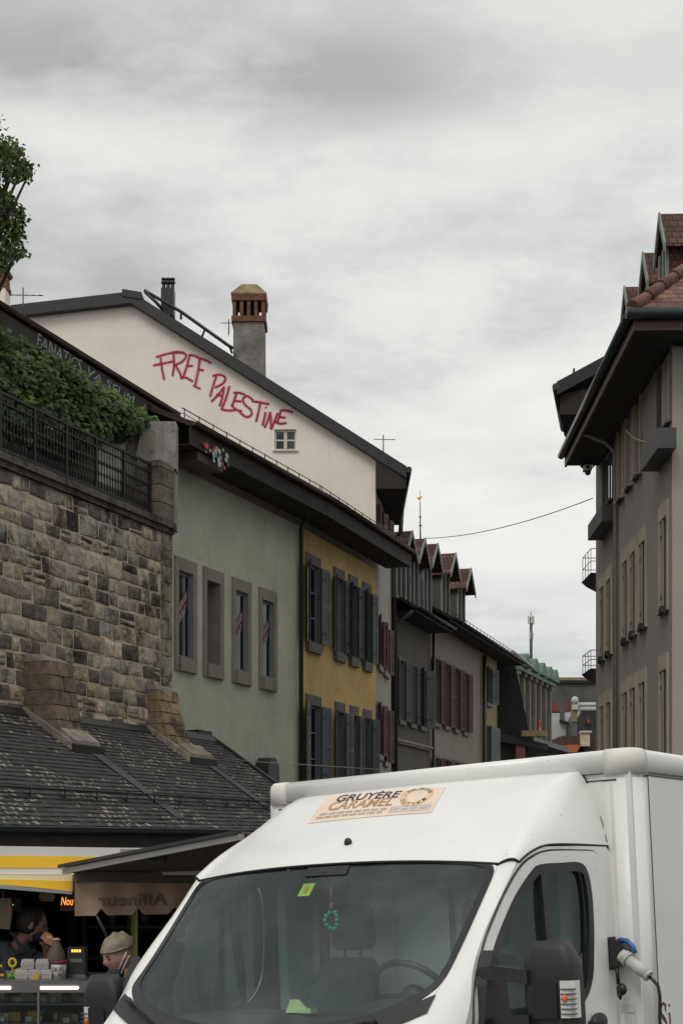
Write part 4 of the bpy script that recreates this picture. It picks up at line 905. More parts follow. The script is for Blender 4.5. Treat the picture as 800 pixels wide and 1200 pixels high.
# ------------------------------------------------------------------ buttresses
M['mortar2'] = mat('dirty_mortar', (.22, .19, .155), .95, var=.45, scale=5, dirt=(.09, .08, .07), bmp=.8, bscale=20)
def buttress(sA, sB, z_bot, z_top, out0, out1, label, c0):
    e = FS.root('stone_buttress', label, 'buttress', 'buttresses at the foot of the stone wall'); mb = MB(); n = 7
    prof = [(0.02, z_top)]; 
    for i in range(n + 1):
        t = i / n; prof.append((out1 + (out0 - out1) * t ** 1.3, z_top - .10 - (z_top - .10 - z_bot) * t))
    def at(t): return prof[min(int(t), len(prof) - 1)]
    for i in range(1, len(prof) - 1):      # one course of blocks per step
        (o0, z0), (o1, z1) = prof[i], prof[i + 1]; nb_ = 3 if i % 2 else 2; cuts = sorted([sA, sB] + [sA + (sB - sA) * (k + 1) / nb_ + ru(-.05, .05) for k in range(nb_ - 1)])
        for a, b in zip(cuts, cuts[1:]):
            k = ru(.75, 1.2); c = tuple(q * k for q in c0); g_ = .008; q = ru(0, .02)
            mb.hexa([FS.l(a + g_, -.1, z1 + g_), FS.l(b - g_, -.1, z1 + g_), FS.l(b - g_, o1 + q, z1 + g_), FS.l(a + g_, o1 + q, z1 + g_), FS.l(a + g_, -.1, z0 - g_), FS.l(b - g_, -.1, z0 - g_), FS.l(b - g_, o0 + q, z0 - g_), FS.l(a + g_, o0 + q, z0 - g_)], c)
    mb.build('dressed_blocks', M['stone'], e)
    mb = MB(); mb.prism([(o - .035 if o > .05 else o, z) for o, z in prof] + [(-.1, z_bot), (-.1, z_top)], lambda o, z, s_: FS.l(s_, o, z), sA + .02, sB - .02); mb.build('mortar_core', M['mortar2'], e)
    mb = MB(); (o0, z0) = prof[1]; mb.hexa([FS.l(sA, -.05, z_top - .12), FS.l(sB, -.05, z_top - .12), FS.l(sB, out1, z_top - .12), FS.l(sA, out1, z_top - .12), FS.l(sA + .02, -.05, z_top + .02), FS.l(sB - .05, -.05, z_top - .02), FS.l(sB - .08, out1 * .6, z_top - .02), FS.l(sA + .04, out1 * .7, z_top - .01)]); mb.build('mortar_cap', M['mortar2'], e)
    return e
LRs = 36.5   # lower roof pitch
def roofz(off): return zj - off * tanr
_, zj1 = FS.hit(0, 830); _, zj2 = FS.hit(165, 857); zj = (zj1 + zj2) / 2; OEL = 2.75; ZEL = 2.40; tanr = (zj - ZEL) / OEL
a1 = onf(FS, 27, .0); b1 = a1 + .72; _, ztb = FS.hit(27, 767)
buttress(a1, b1, roofz(.73) - .35, ztb, .80, .48, 'dark weathered stone buttress, the left of the two above the slate roof', (.15, .12, .10))
a2 = onf(FS, 171, .0); b2 = a2 + .80; _, ztb2 = FS.hit(171, 801)
buttress(a2, b2, roofz(.6) - .35, ztb2, .70, .22, 'ochre stained stone buttress beside the corner next to green house', (.26, .205, .13))
M['leadf'] = mat('old_lead', (.045, .045, .048), .7, var=.35, scale=3)
# ---- low market roof
mr = FS.root('market_hall_roof', 'long low lean-to roof of lichen spotted dark slates below the stone wall', 'roof')
sR = onf(FS, 247, 0); sL = -10.5
mb = MB(); cs = math.cos(math.atan(tanr))
mb.hexa([FS.l(sL, 0, zj - .1), FS.l(sR, 0, zj - .1), FS.l(sR, OEL, ZEL - .1), FS.l(sL, OEL, ZEL - .1), FS.l(sL, 0, zj), FS.l(sR, 0, zj), FS.l(sR, OEL, ZEL), FS.l(sL, OEL, ZEL)], (.02, .02, .02)); mb.build('roof_deck', M['black'], mr)
mb = MB(); ex = .115; nrow = int(OEL / cs / ex) + 1
for r_ in range(nrow):
    o1 = OEL + .05 - r_ * ex * cs; o0 = o1 - ex * cs * 1.6; x = sL + (.08 if r_ % 2 else 0)
    if o0 < -.02: o0 = 0
    while x < sR:
        x1 = min(x + .165, sR); k = ru(.016, .04); c = (k * ru(1., 1.15), k, k * ru(.9, 1.05)); j = ru(0, .010); t_ = ru(-.005, .005)
        za, zb2 = roofz(o1) + .03 + j, roofz(o0) + .006
        mb.hexa([FS.l(x + .003, o1 + t_, za - .014), FS.l(x1 - .003, o1 + t_, za - .014), FS.l(x1 - .003, o0, zb2 - .01), FS.l(x + .003, o0, zb2 - .01), FS.l(x + .003, o1 + t_, za), FS.l(x1 - .003, o1 + t_, za + ru(-.003, .003)), FS.l(x1 - .003, o0, zb2), FS.l(x + .003, o0, zb2)], c); x += .165
        for _ in range(2):
          nv = mnoise.noise(Vector((x * .9, r_ * .16, 3.3))) + .5 * mnoise.noise(Vector((x * 2.6, r_ * .45, 7.7)))
          if rnd() < (.75 if r_ < 5 and nv > -.15 else (.7 if nv > .22 else (.15 if nv > 0 else .03))):
            u0 = x - .165 + ru(0, .09); u1 = min(u0 + ru(.03, .13), sR); f0 = ru(0, .25); f1 = f0 + ru(.2, .6); kk = ru(.11, .30); q0 = o1 + (o0 - o1) * f0; q1 = o1 + (o0 - o1) * f1; zq0 = za + (zb2 - za) * f0 + .0015; zq1 = za + (zb2 - za) * f1 + .0015
            mb.face([FS.l(u0, q0, zq0), FS.l(u1, q0 - ru(0, .02), zq0), FS.l(u1 - ru(0, .02), q1, zq1), FS.l(u0 + ru(0, .02), q1, zq1)], (kk, kk * .95, kk * .82))
mb.build('slates', M['lslate'], mr, weld=False)
def strip(mb, sA, oA, sB, oB, w_, lift=.05, c=(1, 1, 1)):
    A = Vector((sA, oA)); B = Vector((sB, oB)); d = (B - A).normalized(); n = Vector((-d.y, d.x)) * w_ / 2
    mb.face([FS.l(q.x, q.y, roofz(q.y) + lift) for q in (A + n, B + n, B - n, A - n)])
mb = MB(); strip(mb, b1 - .15, .9, b1 - .15, 2.6, .30, .048); strip(mb, b2 - .15, .8, b2 - .1, 2.7, .30, .048); strip(mb, b2 + .12, .8, b2 + .14, 2.7, .04, .07); mb.build('lead_flashing', M['leadf'], mr, norm=False)
mb = MB()
for (a, b) in ((sL, a1), (b1, a2), (b2 + .1, sR)): mb.hexa([FS.l(a, .0, zj - .1), FS.l(b, .0, zj - .1), FS.l(b, .16, zj - .12), FS.l(a, .16, zj - .12), FS.l(a, .0, zj + .10), FS.l(b, .0, zj + .10), FS.l(b, .16, roofz(.16) + .06), FS.l(a, .16, roofz(.16) + .06)])
mb.build('wall_flashing', M['black'], mr)
mb = MB()
for (a, b) in ((a1, b1), (a2, b2)):
    mb.hexa([FS.l(a, .70, roofz(.7) + .0), FS.l(b + .05, .70, roofz(.7) + .0), FS.l(b + .05, 1.0, roofz(1.) + .0), FS.l(a, 1.0, roofz(1.) + .0), FS.l(a, .70, roofz(.7) + .22), FS.l(b + .05, .70, roofz(.7) + .22), FS.l(b + .05, .97, roofz(1.) + .22), FS.l(a, .97, roofz(1.) + .22)])
    for s_ in (a, b):
        mb.hexa([FS.l(s_ - .07, .0, zj - .05), FS.l(s_ + .05, .0, zj - .05), FS.l(s_ + .05, .97, roofz(.97)), FS.l(s_ - .07, .97, roofz(.97)), FS.l(s_ - .07, .0, zj + .12), FS.l(s_ + .05, .0, zj + .12), FS.l(s_ + .05, .97, roofz(.97) + .16), FS.l(s_ - .07, .97, roofz(.97) + .16)])
mb.build('mortar_fillet', M['mortar2'], mr)
mb = MB()
for (a, b) in ((a1, b1), (a2, b2)): mb.hexa([FS.l(a - .08, .98, roofz(1.) - .02), FS.l(b + .08, .98, roofz(1.) - .02), FS.l(b + .08, 1.04, roofz(1.04)), FS.l(a - .08, 1.04, roofz(1.04)), FS.l(a - .08, .98, roofz(1.) + .16), FS.l(b + .08, .98, roofz(1.) + .16), FS.l(b + .08, 1.04, roofz(1.) + .14), FS.l(a - .08, 1.04, roofz(1.) + .14)])
mb.build('lead_apron', M['black'], mr)
mb = MB(); og = OEL - .52; mb.tube([FS.l(sL, og, roofz(og) + .17), FS.l(sR, og, roofz(og) + .17)], .018, 6); mb.tube([FS.l(sL, og, roofz(og) + .09), FS.l(sR, og, roofz(og) + .09)], .012, 6); x = sL
while x < sR: mb.tube([FS.l(x, og - .12, roofz(og - .12) + .04), FS.l(x, og, roofz(og) + .05), FS.l(x, og, roofz(og) + .19)], .013, 5); x += .85
mb.build('snow_guard', M['iron'], mr)
mb = MB(); n = 9; ring = [(math.cos(math.pi + math.pi * k / 8) * .075 + .12, math.sin(math.pi + math.pi * k / 8) * .075) for k in range(9)]
for k in range(8):
    a, b = ring[k], ring[k + 1]; mb.face([FS.l(sL, OEL + a[0], ZEL - .03 + a[1]), FS.l(sR, OEL + a[0], ZEL - .03 + a[1]), FS.l(sR, OEL + b[0], ZEL - .03 + b[1]), FS.l(sL, OEL + b[0], ZEL - .03 + b[1])], smooth=True)
mb.tube([FS.l(sL, OEL + .195, ZEL - .03), FS.l(sR, OEL + .195, ZEL - .03)], .014, 6); mb.build('gutter', M['gutgreen'], mr)
mb = MB(); FS.box(mb, sL, sR, OEL - .1, OEL - .04, ZEL - .42, ZEL - .08); FS.box(mb, sL, sR, .0, OEL - .1, ZEL - .42, ZEL - .38); mb.build('fascia', M['timber'], mr)
mb = MB(); FS.box(mb, sL, sR, .3, .5, 0, ZEL - .42); mb.build('hall_wall', M['dark'], mr)
mb = MB(); FS.box(mb, sR - .55, sR + .02, -.25, .02, zj - .3, zj + .16); mb.build('parapet_end', M['black'], mr)
mb = MB(); mb.hexa([FS.l(sR, -.05, zj - .15), FS.l(sR + .09, -.05, zj - .15), FS.l(sR + .09, OEL, ZEL - .15), FS.l(sR, OEL, ZEL - .15), FS.l(sR, -.05, zj + .12), FS.l(sR + .09, -.05, zj + .12), FS.l(sR + .09, OEL, ZEL + .1), FS.l(sR, OEL, ZEL + .1)]); mb.build('verge', M['black'], mr)
# ------------------------------------------------------------------ vine and tree
def leaf(mb, p, nrm, size, k, lobes=False):
    nrm = nrm.normalized(); a = nrm.cross(Vector((ru(-1, 1), ru(-1, 1), ru(-.4, .4)))).normalized(); d = (Vector((0, 0, -1)) - nrm * nrm.dot(Vector((0, 0, -1))) + Vector((ru(-.6, .6), 0, ru(-.3, .3)))); d = d.normalized() if d.length > .1 else a
    b = nrm.cross(d).normalized(); c = (k * ru(.8, 1.2), k, k * ru(.6, 1.1))
    tip = p + d * size; m_ = p + d * size * .45
    mb.face([p, m_ + b * size * .42 + nrm * size * .12, tip], c); mb.face([p, tip, m_ - b * size * .42 + nrm * size * .12], c)
    if lobes:
        mb.face([p, p + b * size * .6 + d * size * .15 - nrm * .02, m_ + b * size * .2], c); mb.face([p, m_ - b * size * .2, p - b * size * .6 + d * size * .15 - nrm * .02], c)
def onf2(): pass
# vine outline in photo pixels on a plane just behind the railing
vi = empty('climbing_vine', (0, 0, 0), (0, 0, 0), 'dense green climbing vine spilling over the terrace wall behind the railing', 'vine')
def vtop(px): return 380 + px * .5 if px < 62 else (411 + (px - 62) * .72 if px < 100 else 438.4 + (px - 100) * .62)
def vbot(px): return (528 + 10 * math.sin(px * .11)) if px < 66 else ((500 if px < 78 else 548) if px < 92 else 516 - (px - 95) * .22)
mb = MB(); cl = [(ru(-60, 185), 0, ru(0, 1)) for _ in range(210)]; blobs = []
for q in cl:
    px = q[0]; t, b = vtop(px) + 10, vbot(px) - 8
    if 68 < px < 92 and rnd() < .5: b -= 30
    blobs.append((px, t + (b - t) * ru(0, 1), ru(27.0, 28.1), ru(.2, .42)))
for px in range(-50, 180, 9): blobs.append((px, vtop(px) + 12 + ru(-3, 6), ru(27.3, 28.), ru(.2, .34)))
for (px, py, Y, R) in blobs:
    Y = FS.O.y + FS.d.y * onf(FS, px, -1.0) + ru(-.35, .35); ctr = W(px, py, Y)
    for k in range(int(240 * R / .4)):
        d = Vector((ru(-1, 1), ru(-1, .5), ru(-1, 1)))
        if d.length > 1 or d.length < .25: continue
        p = ctr + Vector((d.x * R * 1.25, d.y * R * .8, d.z * R)); qx = 400 + p.x / p.y * FP; qy = 985 - (p.z - H) / p.y * FP
        if qy < vtop(qx) + 1 + 4 * math.sin(qx * .37) or qx > 182: continue
        if qy > vbot(qx) + 8 + 6 * math.sin(qx * .5): continue
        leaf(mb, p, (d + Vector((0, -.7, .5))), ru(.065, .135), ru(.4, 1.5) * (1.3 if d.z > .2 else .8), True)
mb.build('foliage', M['leaf'], vi, weld=False, norm=False)
mb = MB()
for k in range(12):
    x0 = -40 + k * 17; YY = FS.O.y + FS.d.y * onf(FS, x0, -.9); pts = [W(x0 + ru(-8, 8), 520, YY), W(x0 + ru(-15, 15), 480, YY), W(x0 + ru(-20, 20), vtop(x0) + 25, YY)]; mb.tube(pts, [.03, .02, .008], 5)
mb.build('stem', M['bark'], vi)
mb = MB(); FS.box(mb, LW, -2.9, -1.25, -1.05, ztop + .0, ztop + 1.6); twr = FS.root('terrace_wall', 'shadowed terrace wall hidden behind the climbing vine', 'wall'); mb.build('wall_face', M['concrete'], twr)
te = empty('tree', tuple(W(-90, 985, 24)[:2]) + (0,), (0, 0, 0), 'leafy tree reaching into the sky from the left edge', 'tree')
tb = Vector(te.location); mb = MB(); crown = []
def limb(a, b, r0, r1):
    m_ = a.lerp(b, .5) + Vector((ru(-.3, .3), ru(-.3, .3), ru(.0, .3))); mb.tube([a - tb, m_ - tb, b - tb], [r0, (r0 + r1) / 2, r1], 7)
tr = tb + Vector((0, 0, 9)); mb.tube([(0, 0, 0), (.1, 0, 5), (0, 0, 9)], [.35, .28, .2], 9)
targets = [(0, 175, 24), (20, 190, 24.3), (30, 188, 23.8), (8, 215, 24.2), (33, 205, 24), (-5, 250, 24), (12, 235, 23.7), (18, 262, 24.3), (6, 280, 24), (22, 292, 24), (2, 305, 23.9), (10, 300, 24.2), (-30, 220, 24), (-60, 160, 24.5), (-40, 290, 23.6), (-80, 230, 23), (-100, 190, 25), (-130, 260, 24), (5, 165, 24.1), (26, 172, 24)]
for t in targets: p = W(*t); limb(tr, p, .09, .015)
mb.build('trunk', M['bark'], te); mb = MB()
def inmask(qx, qy):
    if qx < -4: return True
    e1 = 36 + 7 * math.sin(qy * .35)
    if qy < 158: return qx < 5 or rnd() < .05
    if qy < 212: return qx < (18 + (qy - 155) * .45 if qy < 190 else 42 - (qy - 190) * .35) + ru(-3, 4)
    if qy < 222: return qx < 2 + ru(0, 3)
    if qy < 300: return qx < min(8 + (qy - 222) * .9, 32 + 4 * math.sin(qy * .3)) + ru(-3, 4)
    return qx < 22 - (qy - 300) * .9
for (px, py, Y) in targets + [(ru(-10, 34), ru(160, 312), ru(23.4, 24.6)) for _ in range(46)] + [(ru(-130, -10), ru(140, 320), ru(22.8, 25)) for _ in range(40)]:
    c0 = W(px, py, Y); R = ru(.14, .30) if px > -12 else ru(.35, .6)
    for k in range(int(70 * R / .3)):
        d = Vector((random.gauss(0, .5), random.gauss(0, .5), random.gauss(0, .42))); p = c0 + d * R * 1.1; qx = 400 + p.x / p.y * FP; qy = 985 - (p.z - H) / p.y * FP
        if not inmask(qx, qy): continue
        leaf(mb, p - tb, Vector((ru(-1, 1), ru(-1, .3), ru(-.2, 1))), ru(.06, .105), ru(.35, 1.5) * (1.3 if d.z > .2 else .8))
mb.build('crown', M['tleaf'], te, weld=False, norm=False)
# ------------------------------------------------------------------ right grey building
FR = Fac((.2276 * 26, 26), .0235, +1)
LR = onf(FR, 698, 0)
rb = FR.root('grey_corner_building', 'tall taupe grey building with red tiled dormers and deep dark eaves at right', 'house')
_, ZR1 = FR.hit(740, 362, 0)
OR = .85; sN = -.95
ZRE = 11.40; LE = LR - .55
rowA = [(774, 783.6, 591, 719), (749.5, 758.3, 618, 737), (739, 746.3, 630, 747), (729.5, 737.3, 641, 753), (711, 717.3, 661, 766), (703, 709.3, 671, 774)]
_, zA1 = FR.hit(779, 590); _, zA0 = FR.hit(779, 718); _, zB1 = FR.hit(780, 767); 
def sr(px): return onf(FR, px, 0)
hA = []; hB = []; hT = []
hw_ = .62
for q in rowA:
    sc_ = (sr(q[0]) + sr(q[1])) / 2; hA.append((sc_ - hw_ / 2, sc_ + hw_ / 2, zA0 + .02, zA1 - .28)); hB.append((sc_ - hw_ / 2, sc_ + hw_ / 2, zB1 - 2.25, zB1 - .28))
zTb = FR.hit(734, 582)[1]; ZWR = ZRE - .35
for (a_, b_) in ((725.5, 731), (735.5, 741), (745, 751)):
    sc_ = (sr(a_) + sr(b_)) / 2; hT.append((sc_ - .3, sc_ + .3, zTb + .1, zTb + 2.0))
bw = [(sr(789 - 3), sr(771), FR.hit(778, 503)[1], FR.hit(778, 503)[1] + 2.05)]; bw = [(min(q[0], q[1]), max(q[0], q[1]), q[2], q[3]) for q in bw]
q2 = (sr(718), sr(707), FR.hit(712, 592)[1], FR.hit(712, 592)[1] + 2.0); bw.append((min(q2[0], q2[1]), max(q2[0], q2[1]), q2[2], q2[3]))
FR.wall('wall', M['taupe'], rb, 0, LR, 0, ZWR, hA + hB + hT + bw, .25)
for k, h in enumerate(hA + hB):
    w_ = FR.window(rb, h, 'tanframe', (.10, .12, .02, .28), .16, 'frame', False, .045, None, mull=1)
    mb = MB(); FR.box(mb, h[0] - .02, h[0] + .08, .03, .15, h[2] - .06, h[2] + .06); mb.ell(FR.l(h[0] + .05, .12, h[2] - .03), (.06, .05, .09)); mb.build('sill_bracket', M['black'], w_)
    # grey half-open shutter folded into the reveal
    FR.shutter(rb, h[1] - .02, h[2] + .03, h[3] - .02, .32, 172, False, 'frame', proud=-.03)
for h in hT:
    w_ = FR.window(rb, h, 'tanframe', (.10, .12, .05, .25), .22, 'frame', False, .05, None, mull=1)
    mb = MB(); mb.ell(FR.l(h[0], .12, h[2] - .12), (.09, .06, .08)); mb.build('sill_bracket', M['black'], w_)
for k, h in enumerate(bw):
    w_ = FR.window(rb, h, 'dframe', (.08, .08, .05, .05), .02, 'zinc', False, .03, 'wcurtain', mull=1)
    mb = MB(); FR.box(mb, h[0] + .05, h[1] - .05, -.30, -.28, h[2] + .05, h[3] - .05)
    mb.build('white_blind', M['wcurtain'], w_)  # white cloth in the near window; painted sky reflection in the far one
for k, (pa, pb_, pt, pbm, lab) in enumerate(((770.5, 750.5, 501, 0, ''), (705, 688.5, 591, 0, ''))):
    oo = .33; sa = onf(FR, pa, oo); sb = onf(FR, pb_, oo); z1 = FR.hit(pa, pt, oo)[1]; mb = MB()
    FR.box(mb, sa, sb, .003, oo, z1 - .36, z1 - .3); FR.box(mb, sa, sb, oo - .03, oo, z1 - .3, z1); FR.box(mb, sa, sa + .03, .003, oo - .03, z1 - .3, z1); FR.box(mb, sb - .03, sb, .003, oo - .03, z1 - .3, z1)
    mb.build('balcony_box', M['boxgrey'], rb)
    mb = MB(); FR.box(mb, sa + .04, sb - .04, .01, oo - .04, z1 - .29, z1 - .08); mb.build('balcony_planting_tray', M['black'], rb)
# near face (towards us), given a lighter taupe
mb = MB(); mb.box(-.0, .02, -.01, .01, 0, .01); mb = MB()
x1 = 8.
def RL(x, y, z):   # world offsets right/away from the corner -> local
    p = Vector((x, y)); return (p.dot(FR.d), p.dot(FR.n), z)
mb.hexa([RL(.002, -.02, 0), RL(9, -.02, 0), RL(9, 8.4, 0), RL(.5, 8.4, 0), RL(.002, -.02, ZWR), RL(9, -.02, ZWR), RL(9, 8.4, ZWR), RL(.5, 8.4, ZWR)]); mb.build('end_wall', M['taupe2'], rb)
# hipped roof: eave ring, slopes
mb = MB(); tp = math.tan(math.radians(44)); ZO = ZRE; y0 = -OR - .0
def hip(u, v, z): return (u, v, z)   # u along facade, v out
E0 = (y0 + .05, OR); far_ = LR + .3; RW = 4.8
c00 = (-OR, OR); 
pts = {'a': FR.l(-OR, OR, ZO), 'b': FR.l(LE + .05, OR, ZO), 'r0': FR.l(-OR + RW + OR, -RW, ZO + (RW + OR) * tp), 'r1': FR.l(LE + .05, -RW, ZO + (RW + OR) * tp), 'c': FR.l(-OR, -2 * RW - OR, ZO), 'd': FR.l(LE + .05, -2 * RW - OR, ZO)}
mb.face([pts['a'], pts['b'], pts['r1'], pts['r0']]); mb.face([pts['c'], pts['d'], pts['r1'], pts['r0']]); mb.face([pts['b'], pts['d'], pts['r1']]); mb.face([pts['a'], pts['b'], pts['d'], pts['c']])
mb.build('roof', M['redtile'], rb)
# near hip slope in real tiles
mb = MB(); nrow = 34; exh = .12
for r_ in range(nrow):
    v0 = r_ * exh - .04; z0 = ZO + max(0, v0) * tp + .03; v1 = v0 + exh * 1.5; z1 = ZO + v1 * tp + .01
    x = OR - max(0, v0) - .02
    while x > -9:
        xb = x - .17; k = ru(.55, 1.5); c = (k, k * ru(.8, 1.1), k * ru(.8, 1.1)); g_ = .004
        mb.hexa([(-OR + v0, x - g_, z0 - .02), (-OR + v0, xb + g_, z0 - .02), (-OR + v1, xb + g_, z1 - .02), (-OR + v1, x - g_, z1 - .02), (-OR + v0, x - g_, z0), (-OR + v0, xb + g_, z0), (-OR + v1, xb + g_, z1), (-OR + v1, x - g_, z1)], c); x = xb
M['redtiles'] = mat('red_clay_tiles', (.15, .075, .055), .85, var=.35, scale=5, usecol=True, dirt=(.10, .095, .06))
mb.build('hip_tiles', M['redtiles'], rb, weld=False)
mb = MB(); n = 16
for k in range(n):
    t0, t1 = k * .30, k * .30 + .34
    A = Vector(FR.l(-OR + t0, OR - t0, ZO + t0 * tp + .06)); B = Vector(FR.l(-OR + t1, OR - t1, ZO + t1 * tp + .045)); mb.tube([A, B], [.125, .10], 8, (ru(.8, 1.5),) * 3)
mb.build('hip_ridge_tiles', M['redtiles'], rb)
mb = MB()
for r_ in range(14):     # street-side slope tiles close to the eave
    v0 = r_ * .15 - .03; z0 = ZO + max(0, v0) * tp + .03; v1 = v0 + .2; z1 = ZO + v1 * tp + .01; x = -OR + max(0, v0)
    while x < LE:
        k = ru(.55, 1.4); mb.hexa([FR.l(x, OR - v0, z0 - .02), FR.l(x + .166, OR - v0, z0 - .02), FR.l(x + .166, OR - v1, z1 - .02), FR.l(x, OR - v1, z1 - .02), FR.l(x, OR - v0, z0), FR.l(x + .166, OR - v0, z0), FR.l(x + .166, OR - v1, z1), FR.l(x, OR - v1, z1)], (k,) * 3); x += .17
mb.build('street_slope_tiles', M['redtiles'], rb, weld=False)
# soffit, gutters
mb = MB(); zs = ZO - .30
FR.box(mb, -OR + .1, LE + .02, .003, OR - .08, zs, zs + .03); FR.box(mb, -OR + .1, -.025, -8.5, .003, zs, zs + .03)
x = -OR + .2

mb.build('soffit', M['timber'], rb)
mb = MB(); FR.box(mb, -OR + .04, LE + .04, OR - .08, OR - .03, zs - .03, ZO - .03); FR.box(mb, -OR + .04, -OR + .09, -8.5, OR - .08, zs - .03, ZO - .03); mb.build('fascia', M['brown'], rb)
mb = MB(); mb.tube([FR.l(-OR + .02, OR + .05, ZO - .06), FR.l(LE + .04, OR + .05, ZO - .06)], .085, 10); mb.tube([FR.l(-OR - .05, OR + .12, ZO - .06), FR.l(-OR - .05, -8, ZO - .06)], .10, 10); mb.build('gutter', M['gutgreen'], rb)
mb = MB(); mb.tube([FR.l(-OR + .0, OR + .08, ZO + .06), FR.l(LE + .04, OR + .08, ZO + .05)], .013, 5); mb.build('gutter_bead', M['zinc'], rb)
mb = MB(); sdp = onf(FR, 721.5, 0.05); mb.tube([FR.l(sdp, OR - .1, zs), FR.l(sdp, .3, zs - .18), FR.l(sdp, .07, zs - .4), FR.l(sdp, .07, .2)], .045, 8); mb.build('downpipe', M['taupe'], rb)
mb = MB(); sj = onf(FR, 690, OR)
M['redcheek'] = tilemat('red_hung_tiles', (.12, .028, .02), .13, .15, .4, axis='yz')
# dormers with tile-hung cheeks
for k, (px, pyr) in enumerate(((781, 250), (761, 297), (738.5, 338))):
    so_ = -.30; sv = onf(FR, px, so_) + .38; zr_ = FR.hit(px - 5, pyr, so_ + .1)[1] + .2
    dm = dormer(rb, FR, sv, so_, zr_, zr_ - 2.45, .76, 3., 56, 'redtiley', 'dgreen', 'redcheek', 'dark', over=.04)
# thin bent hose
hs = [FR.l(onf(FR, px, .25), .25, FR.hit(px, py, .25)[1]) for px, py in ((733, 504), (738, 509), (744, 514), (750, 516), (757, 519))]
mb = MB(); mb.tube(hs, .018, 6); mb.build('cream_hose', M['tanframe'], rb)

# next house on the right with black eaves, its lamps and small balconies
P0 = W(698, 0, 35); nb_ = empty('black_eaved_house', (P0.x, 35, 0), (0, 0, 0), 'black eaved house behind the grey corner building, mostly hidden', 'house')
def NB(px, py, Y): p = W(px, py, Y); return (p.x - P0.x, Y - 35, p.z)
A = NB(652, 447, 35); B = NB(702, 420, 35); Cf = NB(661, 507, 38.6); th = .32
sl_ = (B[2] - A[2]) / (B[0] - A[0]); R_ = (A[0] + 5, 0, A[2] + 5 * sl_); Rf = (Cf[0] + 5, Cf[1], A[2] + 5 * sl_)
mb = MB(); mb.hexa([(A[0], A[1], A[2] - th), (R_[0], 0, R_[2] - th), (Rf[0], Rf[1], Rf[2] - th), (Cf[0], Cf[1], A[2] - th), (A[0], A[1], A[2]), R_, Rf, (Cf[0], Cf[1], A[2])]); mb.build('roof', M['black'], nb_)
mb = MB(); mb.hexa([(A[0] + .1, .15, A[2] - .75), (1.2, .15, A[2] - .75), (1.2, 3.5, A[2] - .75), (Cf[0] + .1, 3.5, A[2] - .75), (A[0] + .1, .15, A[2] - th + .05), (1.2, .15, A[2] + .2), (1.2, 3.5, A[2] + .2), (Cf[0] + .1, 3.5, A[2] - th + .05)]); mb.build('soffit', M['timber'], nb_)
mb = MB(); mb.tube([(A[0] - .02, 0, A[2] - .12), (Cf[0] - .02, Cf[1], A[2] - .12)], .09, 8); mb.tube([(Cf[0] + .1, Cf[1] - .2, A[2] - .2), (Cf[0] + .1, Cf[1] - .2, A[2] - .65)], .05, 6); mb.build('gutter', M['black'], nb_)
mb = MB(); mb.box(.80, 5, .3, 3.6, 0, A[2] - .5); mb.build('wall', M['taupe'], nb_)
mb = MB(); p = NB(680, 428, 35); mb.tube([(p[0], 1, p[2] - .3), (p[0], 1, p[2] + .25)], .03, 5); mb.build('spike', M['black'], nb_)
for (pt, pb2) in ((643, 672), (762, 784)):
    a = NB(692, pt, 36); b = NB(692, pb2, 36); mb = MB(); xw = .80
    for zz in (a[2], (a[2] + b[2]) / 2): mb.tube([(xw, 1, zz), (a[0], 1, zz), (a[0], 2.2, zz), (xw, 2.2, zz)], .010, 5)
    for yy in (1, 1.4, 1.8, 2.2): mb.tube([(a[0], yy, a[2]), (a[0], yy, b[2])], .008, 4)
    bl = mb.build('balcony_rail', M['iron'], nb_)
    mb = MB(); mb.prism([(a[0] - .02, b[2]), (xw, b[2]), (xw, b[2] - .45), (a[0] + .12, b[2] - .12)], lambda u, v, d: (u, d, v), .9, 2.3); mb.build('balcony_slab', M['black'], nb_)
la = empty('street_lamp', tuple(W(686.5, 536, 34.2)), (0, 0, 0), 'black wall mounted globe lamp hanging under the grey building eaves', 'lamp')
mb = MB(); mb.tube([(.35, 0, .35), (.1, 0, .38), (0, 0, .2)], .025, 6); mb.tube([(0, 0, .2), (0, 0, .1)], [.06, .16], 10); mb.tube([(0, 0, .1), (0, 0, .02)], [.2, .2], 12); mb.tube([(0, 0, -.2), (0, 0, -.28)], [.15, .06], 10); mb.build('lamp_housing', M['black'], la)
mb = MB(); mb.ell((0, 0, -.08), (.15, .15, .15)); mb.build('globe', M['pane'], la)
cm_ = empty('security_camera', tuple(W(687.5, 549, 34.0)), (0, 0, 0), 'small white security camera below the wall lamp at roof corner', 'camera')
mb = MB(); mb.box(-.08, .10, -.12, .12, -.06, .06); mb.build('camera_body', M['whiteframe'], cm_); mb = MB(); mb.tube([(0, -.12, 0), (0, -.15, 0)], .04, 8); mb.ell((.02, 0, -.1), (.07, .07, .06)); mb.build('camera_dome', M['black'], cm_); mb = MB(); mb.tube([(.1, 0, 0), (.2, 0, .1), (.25, 0, .1)], .02, 6); mb.build('bracket', M['black'], cm_)
